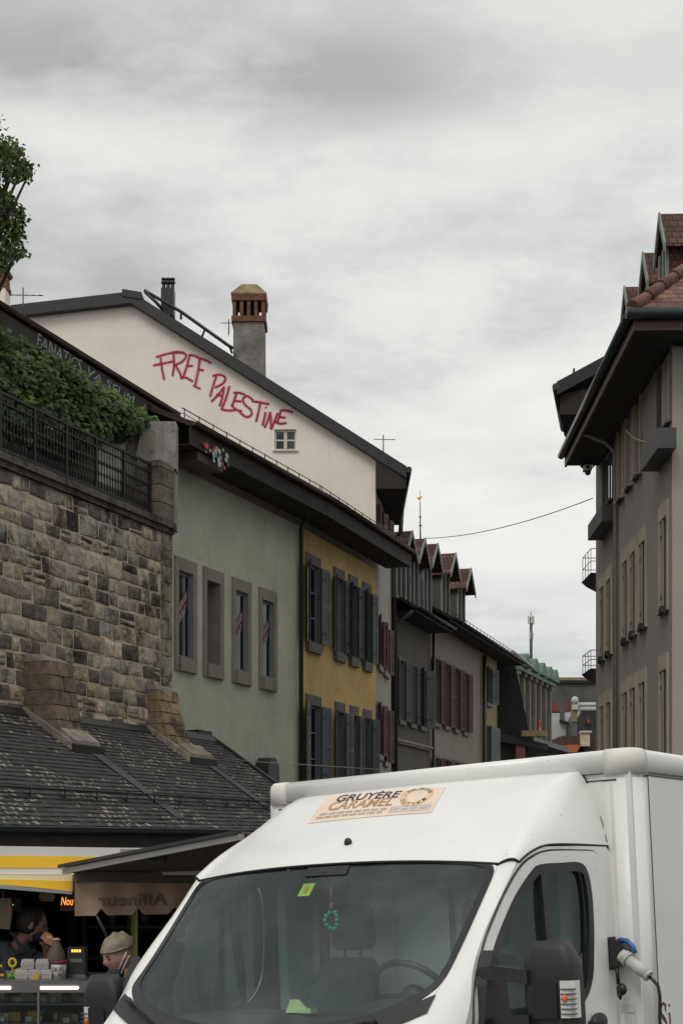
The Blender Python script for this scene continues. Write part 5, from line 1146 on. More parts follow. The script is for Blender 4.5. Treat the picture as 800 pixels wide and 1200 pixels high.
# ------------------------------------------------------------------ the van
TH, RO, PI_ = .616, .059, -.013
van = empty('delivery_van', (-.753, 5.767, .052), (PI_, -RO, -TH), 'white box van with caramel sticker above its windscreen, parked in foreground', 'van')
VM = Matrix.Translation(van.location) @ Euler(van.rotation_euler).to_matrix().to_4x4()
def vproj(q):
    p = VM @ Vector(q); return (400 + FP * p.x / p.y, 985 - FP * (p.z - H) / p.y)
VI = VM.inverted()
def vhit(px, py, ax, val):   # pixel -> local point on a local axis plane
    o = VI @ Vector((0, 0, H)); d = (VI.to_3x3() @ Vector(((px - 400) / FP, 1, (985 - py) / FP))); t = (val - o[ax]) / d[ax]; return o + d * t
def paint():
    m, nt, b, out = newmat('white_van_paint'); v = objvec(nt)
    col = mixc(nt, ramp(nt, noise(nt, v, 1.2, 5, .6), .35, .7), (.76, .76, .735), (.69, .69, .665))
    n3 = noise(nt, objvec(nt, (3, 3, .5)), 3, 6, .7); col = mixc(nt, ramp(nt, n3, .58, .85, (0, 0, 0, 1), (.5,) * 3 + (1,)), col, (.50, .49, .45))
    n4 = noise(nt, v, 45, 2, .5); col = mixc(nt, ramp(nt, n4, .735, .76), col, (.35, .33, .30))
    ge = N(nt, 'ShaderNodeNewGeometry'); col = mixc(nt, ge.outputs['Backfacing'], col, (.13, .135, .135))
    nt.links.new(col, b.inputs['Base Color']); b.inputs['Roughness'].default_value = .38; b.inputs['Coat Weight'].default_value = .5; b.inputs['Coat Roughness'].default_value = .12
    bump(nt, b, noise(nt, v, 2.5, 2, .5), .05, .02)
    return m
M['paint'] = paint()
M['boxpaint'] = mat('van_box_paint', (.70, .70, .67), .5, var=.05, scale=1.5, streak=.12, coat=.2)
M['plastic'] = mat('black_plastic', (.018, .018, .019), .5, var=.2, scale=5, bmp=.15, bscale=150)
M['rubber'] = mat('black_rubber', (.010, .010, .011), .45, var=.15)
M['frit'] = mat('black_glass_edge', (.007, .008, .009), .12, var=.05)
M['wind'] = glassmat('windscreen_glass', (.80, .96, .93), .78, .015, dust=.10)
M['sideglass'] = glassmat('side_glass', (.68, .80, .78), .6, .01, dust=.012)
M['trim'] = mat('dark_cabin_trim', (.035, .037, .04), .75, var=.15)
M['greytrim'] = mat('grey_cabin_panel', (.60, .65, .64), .8, var=.08)
M['seat'] = mat('grey_seat_cloth', (.05, .055, .065), .95, var=.15, scale=3)
M['seam'] = mat('panel_gap', (.02, .02, .02), .8, var=.1)

# cab surface control rows: centre (v,z), corner (u,v,z), side front (u,v,z)
ROWS = [((-.02, .32), (.84, .10, .32), (.99, .36, .32)), ((-.03, .60), (.86, .08, .60), (1.0, .36, .60)), ((.10, .92), (.88, .26, .92), (1.0, .50, .95)),
        ((.36, 1.13), (.89, .56, 1.22), (1.0, .74, 1.18)), ((.66, 1.27), (.88, .82, 1.45), (1.0, .90, 1.40)),
        ((.84, 1.47), (.88, .965, 1.565), (.975, .99, 1.56)), ((1.01, 1.66), (.88, 1.10, 1.69), (.957, 1.12, 1.70)), ((1.19, 1.86), (.88, 1.26, 1.85), (.948, 1.30, 1.86)), ((1.36, 2.055), (.88, 1.42, 2.01), (.950, 1.48, 2.03))]
def cr(a, b, c, d, t): return .5 * ((2 * b) + (c - a) * t + (2 * a - 5 * b + 4 * c - d) * t * t + (3 * b - a - 3 * c + d) * t ** 3)
def row(r):
    r = max(0, min(len(ROWS) - 1.0001, r)); i = int(r); t = r - i; g_ = lambda k: ROWS[max(0, min(len(ROWS) - 1, k))]
    out_ = []
    for part in range(3): out_.append(tuple(cr(g_(i - 1)[part][k], g_(i)[part][k], g_(i + 1)[part][k], g_(i + 2)[part][k], t) for k in range(len(ROWS[0][part]))))
    return out_
def surf(r, s):
    """cab skin: r row, s in -1..1 front, 1..2 pillar round to the side"""
    c, k, d = row(r); sg = -1 if s < 0 else 1; s = abs(s)
    if s <= 1:
        f = s ** 2.4; u = k[0] * s; return Vector((sg * u, c[0] + (k[1] - c[0]) * f, c[1] + (k[2] - c[1]) * f))
    t = s - 1; K = Vector(k); D = Vector(d); mid = K.lerp(D, .5) + Vector((.012, -.016, .006)); q = K * (1 - t) ** 2 + mid * 2 * t * (1 - t) + D * t * t; return Vector((sg * q.x, q.y, q.z))
def snorm(r, s, e=.03):
    a = surf(r - e, s); b = surf(r + e, s); c = surf(r, s - e); d = surf(r, s + e); n = (b - a).cross(d - c).normalized()
    return n if n.y < 0 or abs(n.y) < .2 and n.x * s > 0 else -n
def patch(fn, r0, r1, s0, s1, nr, ns, name, m, parent, lift=0.):
    mb = MB(); vs = []
    for i in range(nr + 1):
        for j in range(ns + 1): vs.append(fn(r0 + (r1 - r0) * i / nr, s0 + (s1 - s0) * j / ns))
    mb.mesh(vs, [(i * (ns + 1) + j, i * (ns + 1) + j + 1, (i + 1) * (ns + 1) + j + 1, (i + 1) * (ns + 1) + j) for i in range(nr) for j in range(ns)], smooth=True)
    return mb, name, m, parent
# side skin u as function of v,z
def U(v, z):
    T = ((0, 1.0), (1.38, 1.0), (1.56, .975), (1.70, .957), (1.86, .948), (2.03, .950), (9, .950)); b = .95
    for (z0, u0), (z1, u1) in zip(T, T[1:]):
        if z0 <= z <= z1: b = u0 + (u1 - u0) * (z - z0) / (z1 - z0); break
    f = max(0, min(1, (v - 1.35) / .85)); f = f * f * (3 - 2 * f); return b + (1.0 - b) * f
def vside(px, py):
    q = vhit(px, py, 0, .98)
    for _ in range(8): q = vhit(px, py, 0, U(q.y, q.z))
    return q
def smoothclosed(P, n):
    """closed Catmull-Rom through P resampled to n points"""
    Q = []; m = len(P)
    for i in range(m):
        p0, p1, p2, p3 = (Vector(P[(i + k) % m]) for k in (-1, 0, 1, 2))
        for k in range(12): t = k / 12.; Q.append(.5 * ((2 * p1) + (p2 - p0) * t + (2 * p0 - 5 * p1 + 4 * p2 - p3) * t * t + (3 * p1 - p0 - 3 * p2 + p3) * t ** 3))
    L = [0]
    for i in range(len(Q)): L.append(L[-1] + (Q[(i + 1) % len(Q)] - Q[i]).length)
    out_ = []; j = 0
    for k in range(n):
        d = L[-1] * k / n
        while L[j + 1] < d: j += 1
        t = (d - L[j]) / max(1e-9, L[j + 1] - L[j]); out_.append(Q[j].lerp(Q[(j + 1) % len(Q)], t))
    return out_
# side window outline traced on the door plane
WPX = [(622, 1019), (634, 1013), (655, 1011.5), (675, 1011), (684.5, 1019), (690, 1043), (692.5, 1075), (693, 1110), (691, 1150), (680, 1177)]
wl = [vside(px, py) for px, py in WPX]; wl = [(p.y, p.z) for p in wl] + [(1.70, 1.27), (1.3, 1.26), (1.06, 1.27)] + [(p.y, p.z) for p in (vside(px, py) for px, py in ((565, 1152), (576, 1111), (598, 1056)))]
NW = 96
win_o = smoothclosed(wl, NW)
cen = Vector((sum(p[0] for p in win_o) / NW, sum(p[1] for p in win_o) / NW))
def inset(loop, d):
    n = len(loop); o = []
    for i in range(n):
        t = (loop[(i + 1) % n] - loop[i - 1]).normalized(); nn = Vector((-t.y, t.x)); 
        if nn.dot(cen - loop[i]) < 0: nn = -nn
        o.append(loop[i] + nn * d)
    return o
win_i = inset(win_o, .045)
def outer_loop(P, inner):   # project rays from the centre through inner points onto polygon P
    out_ = []
    for q in inner:
        d = (q - cen).normalized(); best = None
        for i in range(len(P)):
            a = Vector(P[i]); b = Vector(P[(i + 1) % len(P)]); e = b - a; den = d.x * e.y - d.y * e.x
            if abs(den) < 1e-9: continue
            w_ = a - cen; t = (w_.x * e.y - w_.y * e.x) / den; s_ = (w_.x * d.y - w_.y * d.x) / den
            if t > 0 and -1e-6 <= s_ <= 1 + 1e-6 and (best is None or t < best): best = t
        out_.append(cen + d * best)
    return out_
sidefront = [(row(r)[2][1], row(r)[2][2]) for r in [x * .5 for x in range(0, 17)]]
sideP = sidefront + [(1.58, 2.065), (1.70, 2.088), (2.0, 2.092), (2.335, 2.09), (2.335, 1.4), (2.335, .32)]
def ringpatch(mb, la, lb, n, fn, smooth=True):
    loops = [[fn(*(a.lerp(b, k / n))) for a, b in zip(la, lb)] for k in range(n + 1)]; N_ = len(la)
    vs = [p for l in loops for p in l]; mb.mesh(vs, [(k * N_ + i, k * N_ + (i + 1) % N_, (k + 1) * N_ + (i + 1) % N_, (k + 1) * N_ + i) for k in range(n) for i in range(N_)], smooth=smooth)
# body = front skin without windscreen + pillars + both sides
mb = MB()
def addpatch(mb, fn, rs, ss):
    vs = [fn(r, s) for r in rs for s in ss]; ns = len(ss); mb.mesh(vs, [(i * ns + j, i * ns + j + 1, (i + 1) * ns + j + 1, (i + 1) * ns + j) for i in range(len(rs) - 1) for j in range(ns - 1)], smooth=True)
fr = lambda a, b, n: [a + (b - a) * i / n for i in range(n + 1)]
addpatch(mb, surf, fr(0, 4, 28), fr(-2, 2, 56))
for sg in (-1, 1):
    addpatch(mb, surf, fr(4, 8, 28), [sg * x for x in fr(1, 2, 10)])
    ringpatch(mb, outer_loop(sideP, win_o), [q for q in win_o], 8, lambda v, z: Vector((sg * U(v, z), v, z)))
body = mb.build('body', M['paint'], van)
# door skin, a hair proud, with dark gap behind it
doorP = [(1.0, .50), (.96, 1.0), (.925, 1.28), (.945, 1.42), (1.015, 1.55), (1.135, 1.69), (1.30, 1.845), (1.47, 1.985), (1.60, 2.042), (1.74, 2.066), (2.02, 2.068), (2.16, 2.06), (2.215, 1.98), (2.235, 1.7), (2.24, 1.3), (2.235, .5)]
for sg in (-1, 1):
    mb = MB(); ol = outer_loop(smoothclosed(doorP[1:-1] + [(2.235, .6), (2.1, .50), (1.2, .50), (1.0, .6)], 120), win_o)
    gl = [p + (p - cen).normalized() * .009 for p in ol]
    ringpatch(mb, gl, ol, 1, lambda v, z: Vector((sg * (U(v, z) + .003), v, z))); mb.build('door_gap', M['seam'], van)
    mb = MB(); ringpatch(mb, ol, win_o, 8, lambda v, z: Vector((sg * (U(v, z) + .010), v, z)))
    ringpatch(mb, ol, [p + (p - cen).normalized() * .001 for p in ol], 1, lambda v, z: Vector((sg * (U(v, z) + .003), v, z)))
    door = mb.build('door', M['paint'], van, label='driver side cab door' if sg == 1 else 'passenger side cab door')
    mb = MB(); ringpatch(mb, win_o, win_i, 3, lambda v, z: Vector((sg * (U(v, z) + .014), v, z))); ringpatch(mb, win_o, inset(win_o, .001), 1, lambda v, z: Vector((sg * (U(v, z) + .0), v, z)))
    ws_ = mb.build('window_seal', M['rubber'], door)
    xb = vside(628, 1030).y; mb = MB()
    zt_ = 2.0; mb.hexa([Vector((sg * (U(v, z) + e), v, z)) for e, v, z in ((-.02, xb + .015, 1.28), (.008, xb + .015, 1.28), (.008, xb + .07, 1.28), (-.02, xb + .07, 1.28), (-.02, xb + .03, zt_ - .04), (.008, xb + .03, zt_ - .04), (.008, xb + .075, zt_ - .02), (-.02, xb + .075, zt_ - .02))]); mb.build('window_divider', M['rubber'], door)
    mb = MB(); lps = [[Vector((sg * (U(*q) - .012), q.x, q.y)) for q in [p.lerp(cen, k / 6.) for p in inset(win_o, .03)]] for k in range(6)]
    for k in range(5): pass
    N_ = NW; vs = [p for l in lps for p in l] + [Vector((sg * (U(cen.x, cen.y) - .012), cen.x, cen.y))]
    mb.mesh(vs, [(k * N_ + i, k * N_ + (i + 1) % N_, (k + 1) * N_ + (i + 1) % N_, (k + 1) * N_ + i) for k in range(5) for i in range(N_)] + [(5 * N_ + i, 5 * N_ + (i + 1) % N_, 6 * N_) for i in range(N_)], smooth=True)
    mb.build('door_glass', M['sideglass'], door)
    mb = MB(); mb.box(sg * 1.0, sg * 1.035, 1.98, 2.14, 1.13, 1.26); mb.ell((sg * 1.03, 2.06, 1.25), (.028, .075, .045)); mb.box(sg * 1.0, sg * 1.05, 2.03, 2.10, 1.06, 1.24); mb.build('door_handle', M['plastic'], door)
# windscreen: black edge ring + glass following the skin
def wsloop(r0, r1, sm, n=96, cr_=.28):
    P = []
    pts_ = [(r0, 0), (r0, .45 * sm), (r0 + .02, .80 * sm), (r0 + .22, .965 * sm), (r0 + .7, 1.0 * sm), ((r0 + r1) / 2, 1.0 * sm), (r1 - .5, 1.0 * sm), (r1 - .10, .975 * sm), (r1, .90 * sm), (r1, .45 * sm)]
    P = pts_ + [(r1, 0)] + [(a, -b) for a, b in reversed(pts_[1:])]
    return smoothclosed(P, n)
mbb = MB(); c_ws = Vector((6, 0))
lo = wsloop(4.02, 7.99, 1.0); li = wsloop(4.30, 7.88, .965); lg = wsloop(4.26, 7.92, .972)
def lif(r, s, l): return surf(r, s) + snorm(r, s) * l
ringpatch(mbb, lo, li, 3, lambda r, s: lif(r, s, .006)); 
frit = mbb.build('windscreen_edge', M['frit'], van)
mb = MB(); N_ = len(lg); L = [[lif(*(p.lerp(c_ws, 1 - (1 - k / 10.))), .002) for p in lg] for k in range(10)]
vs = [p for l in L for p in l] + [lif(6, 0, .002)]
mb.mesh(vs, [(k * N_ + i, k * N_ + (i + 1) % N_, (k + 1) * N_ + (i + 1) % N_, (k + 1) * N_ + i) for k in range(9) for i in range(N_)] + [(9 * N_ + i, 9 * N_ + (i + 1) % N_, 10 * N_) for i in range(N_)], smooth=True)
glass = mb.build('windscreen', M['wind'], van)
# filler so no hole is left around the rounded glass corners
mb = MB(); sq = []
for q in lo:
    d = q - c_ws; k = min((2.0 / abs(d.x)) if abs(d.x) > 1e-6 else 99, 1.005 / abs(d.y) if abs(d.y) > 1e-6 else 99); sq.append(c_ws + d * k)
ringpatch(mb, sq, lo, 2, lambda r, s: lif(min(r, 7.999), s, .0015)); mb.build('windscreen_surround', M['paint'], van)
mb = MB(); addpatch(mb, lambda r, s: lif(r, s, .009), fr(7.62, 7.88, 3), fr(-.14, .14, 8)); mb.build('mirror_mount_patch', M['frit'], frit)
# black cowl strip
mb = MB(); addpatch(mb, lambda r, s: lif(r, s, .008), fr(3.72, 4.10, 5), fr(-1.02, 1.02, 40)); mb.build('cowl', M['plastic'], van)
# roof fairing
def cap(t, s):
    sg = -1 if s < 0 else 1; s = abs(s)
    cv = [(1.345, 2.06), (1.52, 2.165), (1.78, 2.29), (2.04, 2.405), (2.25, 2.475), (2.345, 2.485)]; ck = [(.885, 1.42, 2.018), (.855, 1.60, 2.15), (.825, 1.80, 2.26), (.83, 2.04, 2.385), (.85, 2.25, 2.465), (.86, 2.345, 2.475)]
    cbm = [(.954, 1.475, 2.022), (.957, 1.58, 2.066), (.966, 1.72, 2.098), (.985, 1.95, 2.103), (.99, 2.2, 2.100), (.99, 2.345, 2.098)]
    x = max(0, min(4.999, t * 5)); i = int(x); f = x - i
    def I(A): g_ = lambda k: A[max(0, min(5, k))]; return Vector([cr(g_(i - 1)[k], g_(i)[k], g_(i + 1)[k], g_(i + 2)[k], f) for k in range(len(A[0]))])
    c, k, b = I(cv), I(ck), I(cbm)
    if s <= 1: q = s ** 2.2; return Vector((sg * k.x * s, c.x + (k.y - c.x) * q, c.y + (k.z - c.y) * q))
    w_ = s - 1; mid = k.lerp(b, .42) + Vector((.03, 0, .035)); q = k * (1 - w_) ** 2 + mid * 2 * w_ * (1 - w_) + b * w_ * w_; return Vector((sg * q.x, q.y, q.z))
def capn(t, s): a = cap(t - .02, s); b = cap(t + .02, s); c = cap(t, s - .02); d = cap(t, s + .02); n = (b - a).cross(d - c).normalized(); return n if n.z > 0 else -n
mb = MB(); addpatch(mb, cap, fr(0, 1, 26), fr(-2, 2, 64)); capo = mb.build('roof_fairing', M['paint'], van)
mb = MB()
for sg in (-1, 1): mb.tube([cap(t, 2 * sg) + Vector((sg * .002, 0, -.004)) for t in fr(0, 1, 24)], .006, 5)
mb.tube([cap(0, s) + Vector((0, -.003, -.006)) for s in fr(-2, 2, 48)], .006, 5); mb.tube([cap(.975, s) + capn(.975, s) * .003 for s in fr(-1.97, 1.97, 80)], .0035, 5); mb.build('fairing_seam', M['seam'], van)
def cappx(px, py):     # find (t,s) on the fairing seen at a pixel
    best = None
    for i in range(41):
        for j in range(81):
            t, s = i / 40., -1 + j / 40.; q = vproj(cap(t, s)); d = (q[0] - px) ** 2 + (q[1] - py) ** 2
            if best is None or d < best[0]: best = (d, t, s)
    _, t, s = best; st = .02
    for _ in range(40):
        for dt, ds in ((st, 0), (-st, 0), (0, st), (0, -st)):
            q = vproj(cap(t + dt, s + ds)); d = (q[0] - px) ** 2 + (q[1] - py) ** 2
            if d < best[0]: best = (d, t + dt, s + ds)
        if (best[1], best[2]) == (t, s): st *= .6
        _, t, s = best
    return Vector((t, s))
# sticker
Q4 = [cappx(*q) for q in ((360, 966), (505, 953), (523, 923), (383, 933))]
def stk(u, v, l=.0): q = (Q4[0] * (1 - u) + Q4[1] * u) * (1 - v) + (Q4[3] * (1 - u) + Q4[2] * u) * v; return cap(q.x, q.y) + capn(q.x, q.y) * (.002 + l)
mb = MB(); addpatch(mb, lambda v, u: stk(u, v), fr(0, 1, 4), fr(0, 1, 12)); st_ = mb.build('sticker', mat('peach_sticker', (.74, .60, .47), .5, var=.10, scale=5), van)
def stext(body, u0, u1, v0, v1, m, bold=.0, shear=.0, lift=.0012):
    vv, ff, a_ = textmesh(body, 1., bold, shear); mb = MB(); mb.mesh([stk(u0 + (u1 - u0) * u, v0 + (v1 - v0) * v, lift) for u, v in vv], ff); mb.build('sticker_lettering', m, st_, norm=False)
mk = mat('sticker_black', (.03, .028, .025), .6); mbn = mat('sticker_brown', (.42, .22, .10), .6); mgr = mat('sticker_grey_brown', (.30, .22, .17), .6); mor = mat('sticker_gold', (.62, .36, .12), .6); mbl = mat('sticker_blue', (.30, .38, .50), .6)
stext('GRUYÈRE', .115, .655, .58, .995, mk, .022, .1); stext('CARAMEL', .095, .64, .30, .58, mbn, .018, .1)
def scribble(u0, u1, v0, v1, m, n):   # print too small to read in the photograph
    mb = MB(); u = u0; k = 0
    while u < u1:
        w_ = ru(.004, .009); 
        if k % 7 != 6:
            for vv in (v0, v1 - (v1 - v0) * .25): mb.face([stk(u, vv, .0012), stk(u + w_, vv, .0012), stk(u + w_, vv + (v1 - v0) * .25, .0012), stk(u, vv + (v1 - v0) * .25, .0012)])
            mb.face([stk(u, v0, .0012), stk(u + .003, v0, .0012), stk(u + .003, v1, .0012), stk(u, v1, .0012)])
        u += w_ + .004; k += 1
    mb.build('sticker_small_print', m, st_, norm=False)
scribble(.06, .625, .175, .235, mgr, 0); scribble(.05, .6, .085, .145, mgr, 0)
mb = MB(); cu_, cv_ = .80, .64; seg = 40
def ringf(r0, r1, l): 
    for k in range(seg):
        a, b = 2 * math.pi * k / seg, 2 * math.pi * (k + 1) / seg; e = lambda r, t: stk(cu_ + r * .125 * math.cos(t), cv_ + r * .40 * math.sin(t), l)
        mb.face([e(r0, a), e(r1, a), e(r1, b), e(r0, b)])
ringf(.66, 1.0, .001); mb.build('sticker_seal', mor, st_, norm=False)
mb = MB(); ringf(.70, .96, .0014); mb.build('sticker_seal_inner', mat('sticker_cream', (.66, .50, .30), .5), st_, norm=False)
mb = MB()
for ch, word, a0, a1 in ((0, 'PAR JACQUES', 150, 8), (1, 'DUTWEI', 205, 335)):
    for i, c in enumerate(word):
        if c == ' ': continue
        ang = math.radians(a0 + (a1 - a0) * (i + .5) / len(word)); vv, ff, _ = textmesh(c, 1., .02); rad = .83
        ux, uy = (math.cos(ang), math.sin(ang)); tx_, ty_ = (uy, -ux) if ch == 0 else (-uy, ux); sgn = 1 if ch == 0 else -1
        mb.mesh([stk(cu_ + .125 * (ux * (rad + (v - .5) * .22 * sgn) + tx_ * (u - .5) * .22), cv_ + .40 * (uy * (rad + (v - .5) * .22 * sgn) + ty_ * (u - .5) * .22), .0018) for u, v in vv], ff)
mb.build('seal_lettering', mk, st_, norm=False)
mb = MB()
for (u0, u1, v0, v1) in ((.655, .965, .09, .10), (.655, .965, .24, .25), (.655, .66, .10, .24), (.96, .965, .10, .24)): addpatch(mb, lambda v, u: stk(u, v, .0012), fr(v0, v1, 1), fr(u0, u1, 6))
mb.build('sticker_blue_box', mbl, st_, norm=False); scribble(.67, .95, .14, .20, mbl, 0)
q = cappx(408, 989); p = cap(q.x, q.y); n_ = capn(q.x, q.y); mb = MB(); mb.ell(p + n_ * .004, (.022, .016, .026), 10, 8); mb.build('washer_grommet', M['rubber'], van)
# box body
BX, BF, BB, BZ = 1.155, 2.345, 5.9, 2.575
mb = MB(); mb.box(-BX + .03, BX - .03, BF, BB, .55, BZ - .12); bx_ = mb.build('cargo_box', M['boxpaint'], van)
def railprof(r=.035, n=6):   # quarter-round outside corner profile in (out,up)
    return [(0, -.115), (0, -r)] + [(-r + r * math.cos(math.pi / 2 * k / n), -r + r * math.sin(math.pi / 2 * k / n)) for k in range(1, n + 1)] + [(-.25, 0), (-.25, -.115)]
mb = MB(); pr = railprof()
mb.prism(pr, lambda o, u, d: (BX + o, d, BZ + u), BF + .10, BB, smooth=True); mb.prism(pr, lambda o, u, d: (-BX - o, d, BZ + u), BF + .10, BB, smooth=True)
mb.prism(pr, lambda o, u, d: (d, BF - .02 - o, BZ + u), -BX + .09, BX - .09, smooth=True); mb.build('box_roof_rail', M['paint'], van)
mb = MB(); mb.box(-BX + .15, BX - .15, BF + .2, BB, BZ - .05, BZ - .01); mb.build('box_roof', M['boxpaint'], van)
M['cornerp'] = mat('cream_corner_plastic', (.70, .69, .62), .5, var=.04)
for sg in (-1, 1):
    mb = MB(); n = 8; cx_, cy_ = sg * (BX - .10), BF + .10 - .02; R_ = .103
    lp = []
    for (rr, zz) in ((R_ * 1.0, BZ - .125), (R_ * 1.01, BZ - .045), (R_ * .95, BZ - .015), (R_ * .80, BZ + .002)):
        L_ = [(cx_ + sg * rr * math.sin(a), cy_ - rr * math.cos(a), zz) for a in [math.pi / 2 * k / n for k in range(n + 1)]]
        L_ = [(cx_ - sg * .06, cy_ - rr, zz)] + L_ + [(cx_ + sg * rr, cy_ + .06, zz), (cx_ - sg * .06, cy_ + .06, zz)]; lp.append(L_)
    mb.loft(lp, True, True); mb.build('box_corner_cap', M['cornerp'], van)
    mb = MB(); L_ = []
    for zz in (.6, BZ - .145): L_.append([(cx_ + sg * (R_ - .008) * math.sin(a), cy_ + .004 - (R_ - .008) * math.cos(a), zz) for a in [math.pi / 2 * k / n for k in range(n + 1)]] + [(cx_ + sg * (R_ - .008), cy_ + .07, zz), (cx_ - sg * .08, cy_ + .07, zz), (cx_ - sg * .08, cy_ - R_ + .01, zz)])
    mb.loft(L_, True, True); mb.build('box_corner_post', M['boxpaint'], van)
    mb = MB(); mb.box(sg * (BX - .03), sg * (BX - .006), BF + .16, BB - .02, .62, BZ - .135); mb.build('side_panel', M['boxpaint'], van)
    mb = MB(); mb.box(sg * (BX - .03), sg * (BX - .003), BF + .150, BF + .156, .62, BZ - .14); mb.box(sg * (BX - .03), sg * (BX - .003), BF + .16, BB, BZ - .136, BZ - .131); mb.build('panel_seam', M['seam'], van)
mb = MB(); mb.box(-BX + .12, BX - .12, BF - .012, BF - .002, .6, BZ - .16); mb.build('box_front_panel', M['boxpaint'], van)
mb = MB(); mb.box(-BX + .1, BX - .1, BF - .016, BF - .010, BZ - .156, BZ - .150); mb.build('front_panel_seam', M['seam'], van)
# serif "Si" at the frame edge
p = vhit(774.5, 1200, 0, BX); p2 = vhit(774.5, 1176, 0, BX); z0, hh = p2.z - .17, .17; y0 = p.y; M['maroon'] = mat('maroon_lettering', (.10, .012, .015), .5)
mb = MB(); e = lambda a, b, l: (BX - .0045 + l, y0 + a * hh, z0 + b * hh)
Sg = [(.44, .74), (.42, .90), (.28, .98), (.14, .90), (.10, .76), (.18, .62), (.34, .50), (.46, .36), (.44, .16), (.30, .03), (.14, .06), (.06, .16), (.05, .30)]
ribbon(mb, Sg, .075, e, lift=.001); ribbon(mb, [(.14, .62), (.26, .56), (.40, .44)], .13, e, lift=.0014); ribbon(mb, [(.44, .70), (.45, .96)], .035, e, lift=.0016); ribbon(mb, [(.05, .04), (.05, .32)], .035, e, lift=.0012)
ribbon(mb, [(.72, .03), (.72, .66)], .10, e, lift=.001); ribbon(mb, [(.60, .02), (.84, .02)], .04, e, lift=.0013); ribbon(mb, [(.60, .64), (.74, .66)], .04, e, lift=.0012); ribbon(mb, [(.70, .86), (.74, .92)], .12, e, lift=.001)
mb.build('maroon_lettering', M['maroon'], van, norm=False)
# small label by the door and indicator reflector
p = vhit(735, 1182, 1, BF - .012); mb = MB(); mb.box(p.x - .035, p.x + .035, BF - .016, BF - .012, p.z - .02, p.z + .02); mb.build('small_reflector', M['whiteframe'], van)
# power socket on the box front
PS = vhit(731, 1117, 1, BF - .02); sk_ = MB(); px_, pz_ = PS.x, PS.z
sk_.prism([(-.045, -.07), (-.055, .065), (-.01, .07), (.05, .02), (.045, -.02), (-.0, -.065)], lambda a, b, d: (px_ + a, BF - .012 - d, pz_ + b), 0, .09); sk_.box(px_ - .062, px_ - .045, BF - .11, BF - .01, pz_ - .08, pz_ + .08); sock = sk_.build('power_socket', M['plastic'], van)
mb = MB(); mb.tube([(px_ + .0, BF - .07, pz_ + .065), (px_ + .045, BF - .075, pz_ + .06), (px_ + .075, BF - .08, pz_ + .03), (px_ + .085, BF - .085, pz_ + .0)], .013, 8); mb.build('blue_lid', mat('blue_plastic', (.02, .10, .30), .4), sock)
mb = MB(); mb.tube([(px_ - .01, BF - .09, pz_ - .06), (px_ - .005, BF - .09, pz_ - .15)], .009, 6); mb.ell((px_ + .01, BF - .09, pz_ - .175), (.028, .02, .03), 10, 8); mb.tube([(px_ + .0, BF - .09, pz_ - .19), (px_ + .0, BF - .09, pz_ - .225)], [.018, .005], 8); mb.build('rubber_cap', M['rubber'], sock)
plug = empty('power_plug', VM @ Vector((px_, BF - .08, pz_)), van.rotation_euler[:], 'pale grey mains plug in socket on the van box, black cord', 'plug')
a = Vector((.02, -.01, -.005)); b = Vector((.155, -.03, -.105)); d = (b - a).normalized()
mb = MB(); mb.tube([a, a + d * .035], [.034, .036], 12); mb.tube([a + d * .035, a + d * .045], [.040, .040], 12); mb.tube([a + d * .045, a + d * .09, a + d * .10, b], [.030, .028, .033, .026], 12); mb.tube([b, b + d * .012], [.031, .028], 12); mb.build('plug_body', mat('plug_grey', (.48, .48, .44), .5), plug)
mb = MB(); c0 = b + d * .01; mb.tube([c0, c0 + d * .025, c0 + Vector((.045, 0, -.045)), c0 + Vector((.052, 0, -.10)), c0 + Vector((.045, 0, -.2)), c0 + Vector((.05, 0, -.6)), c0 + Vector((.0, -.1, -1.35))], .0085, 8); mb.build('cord', M['rubber'], plug)
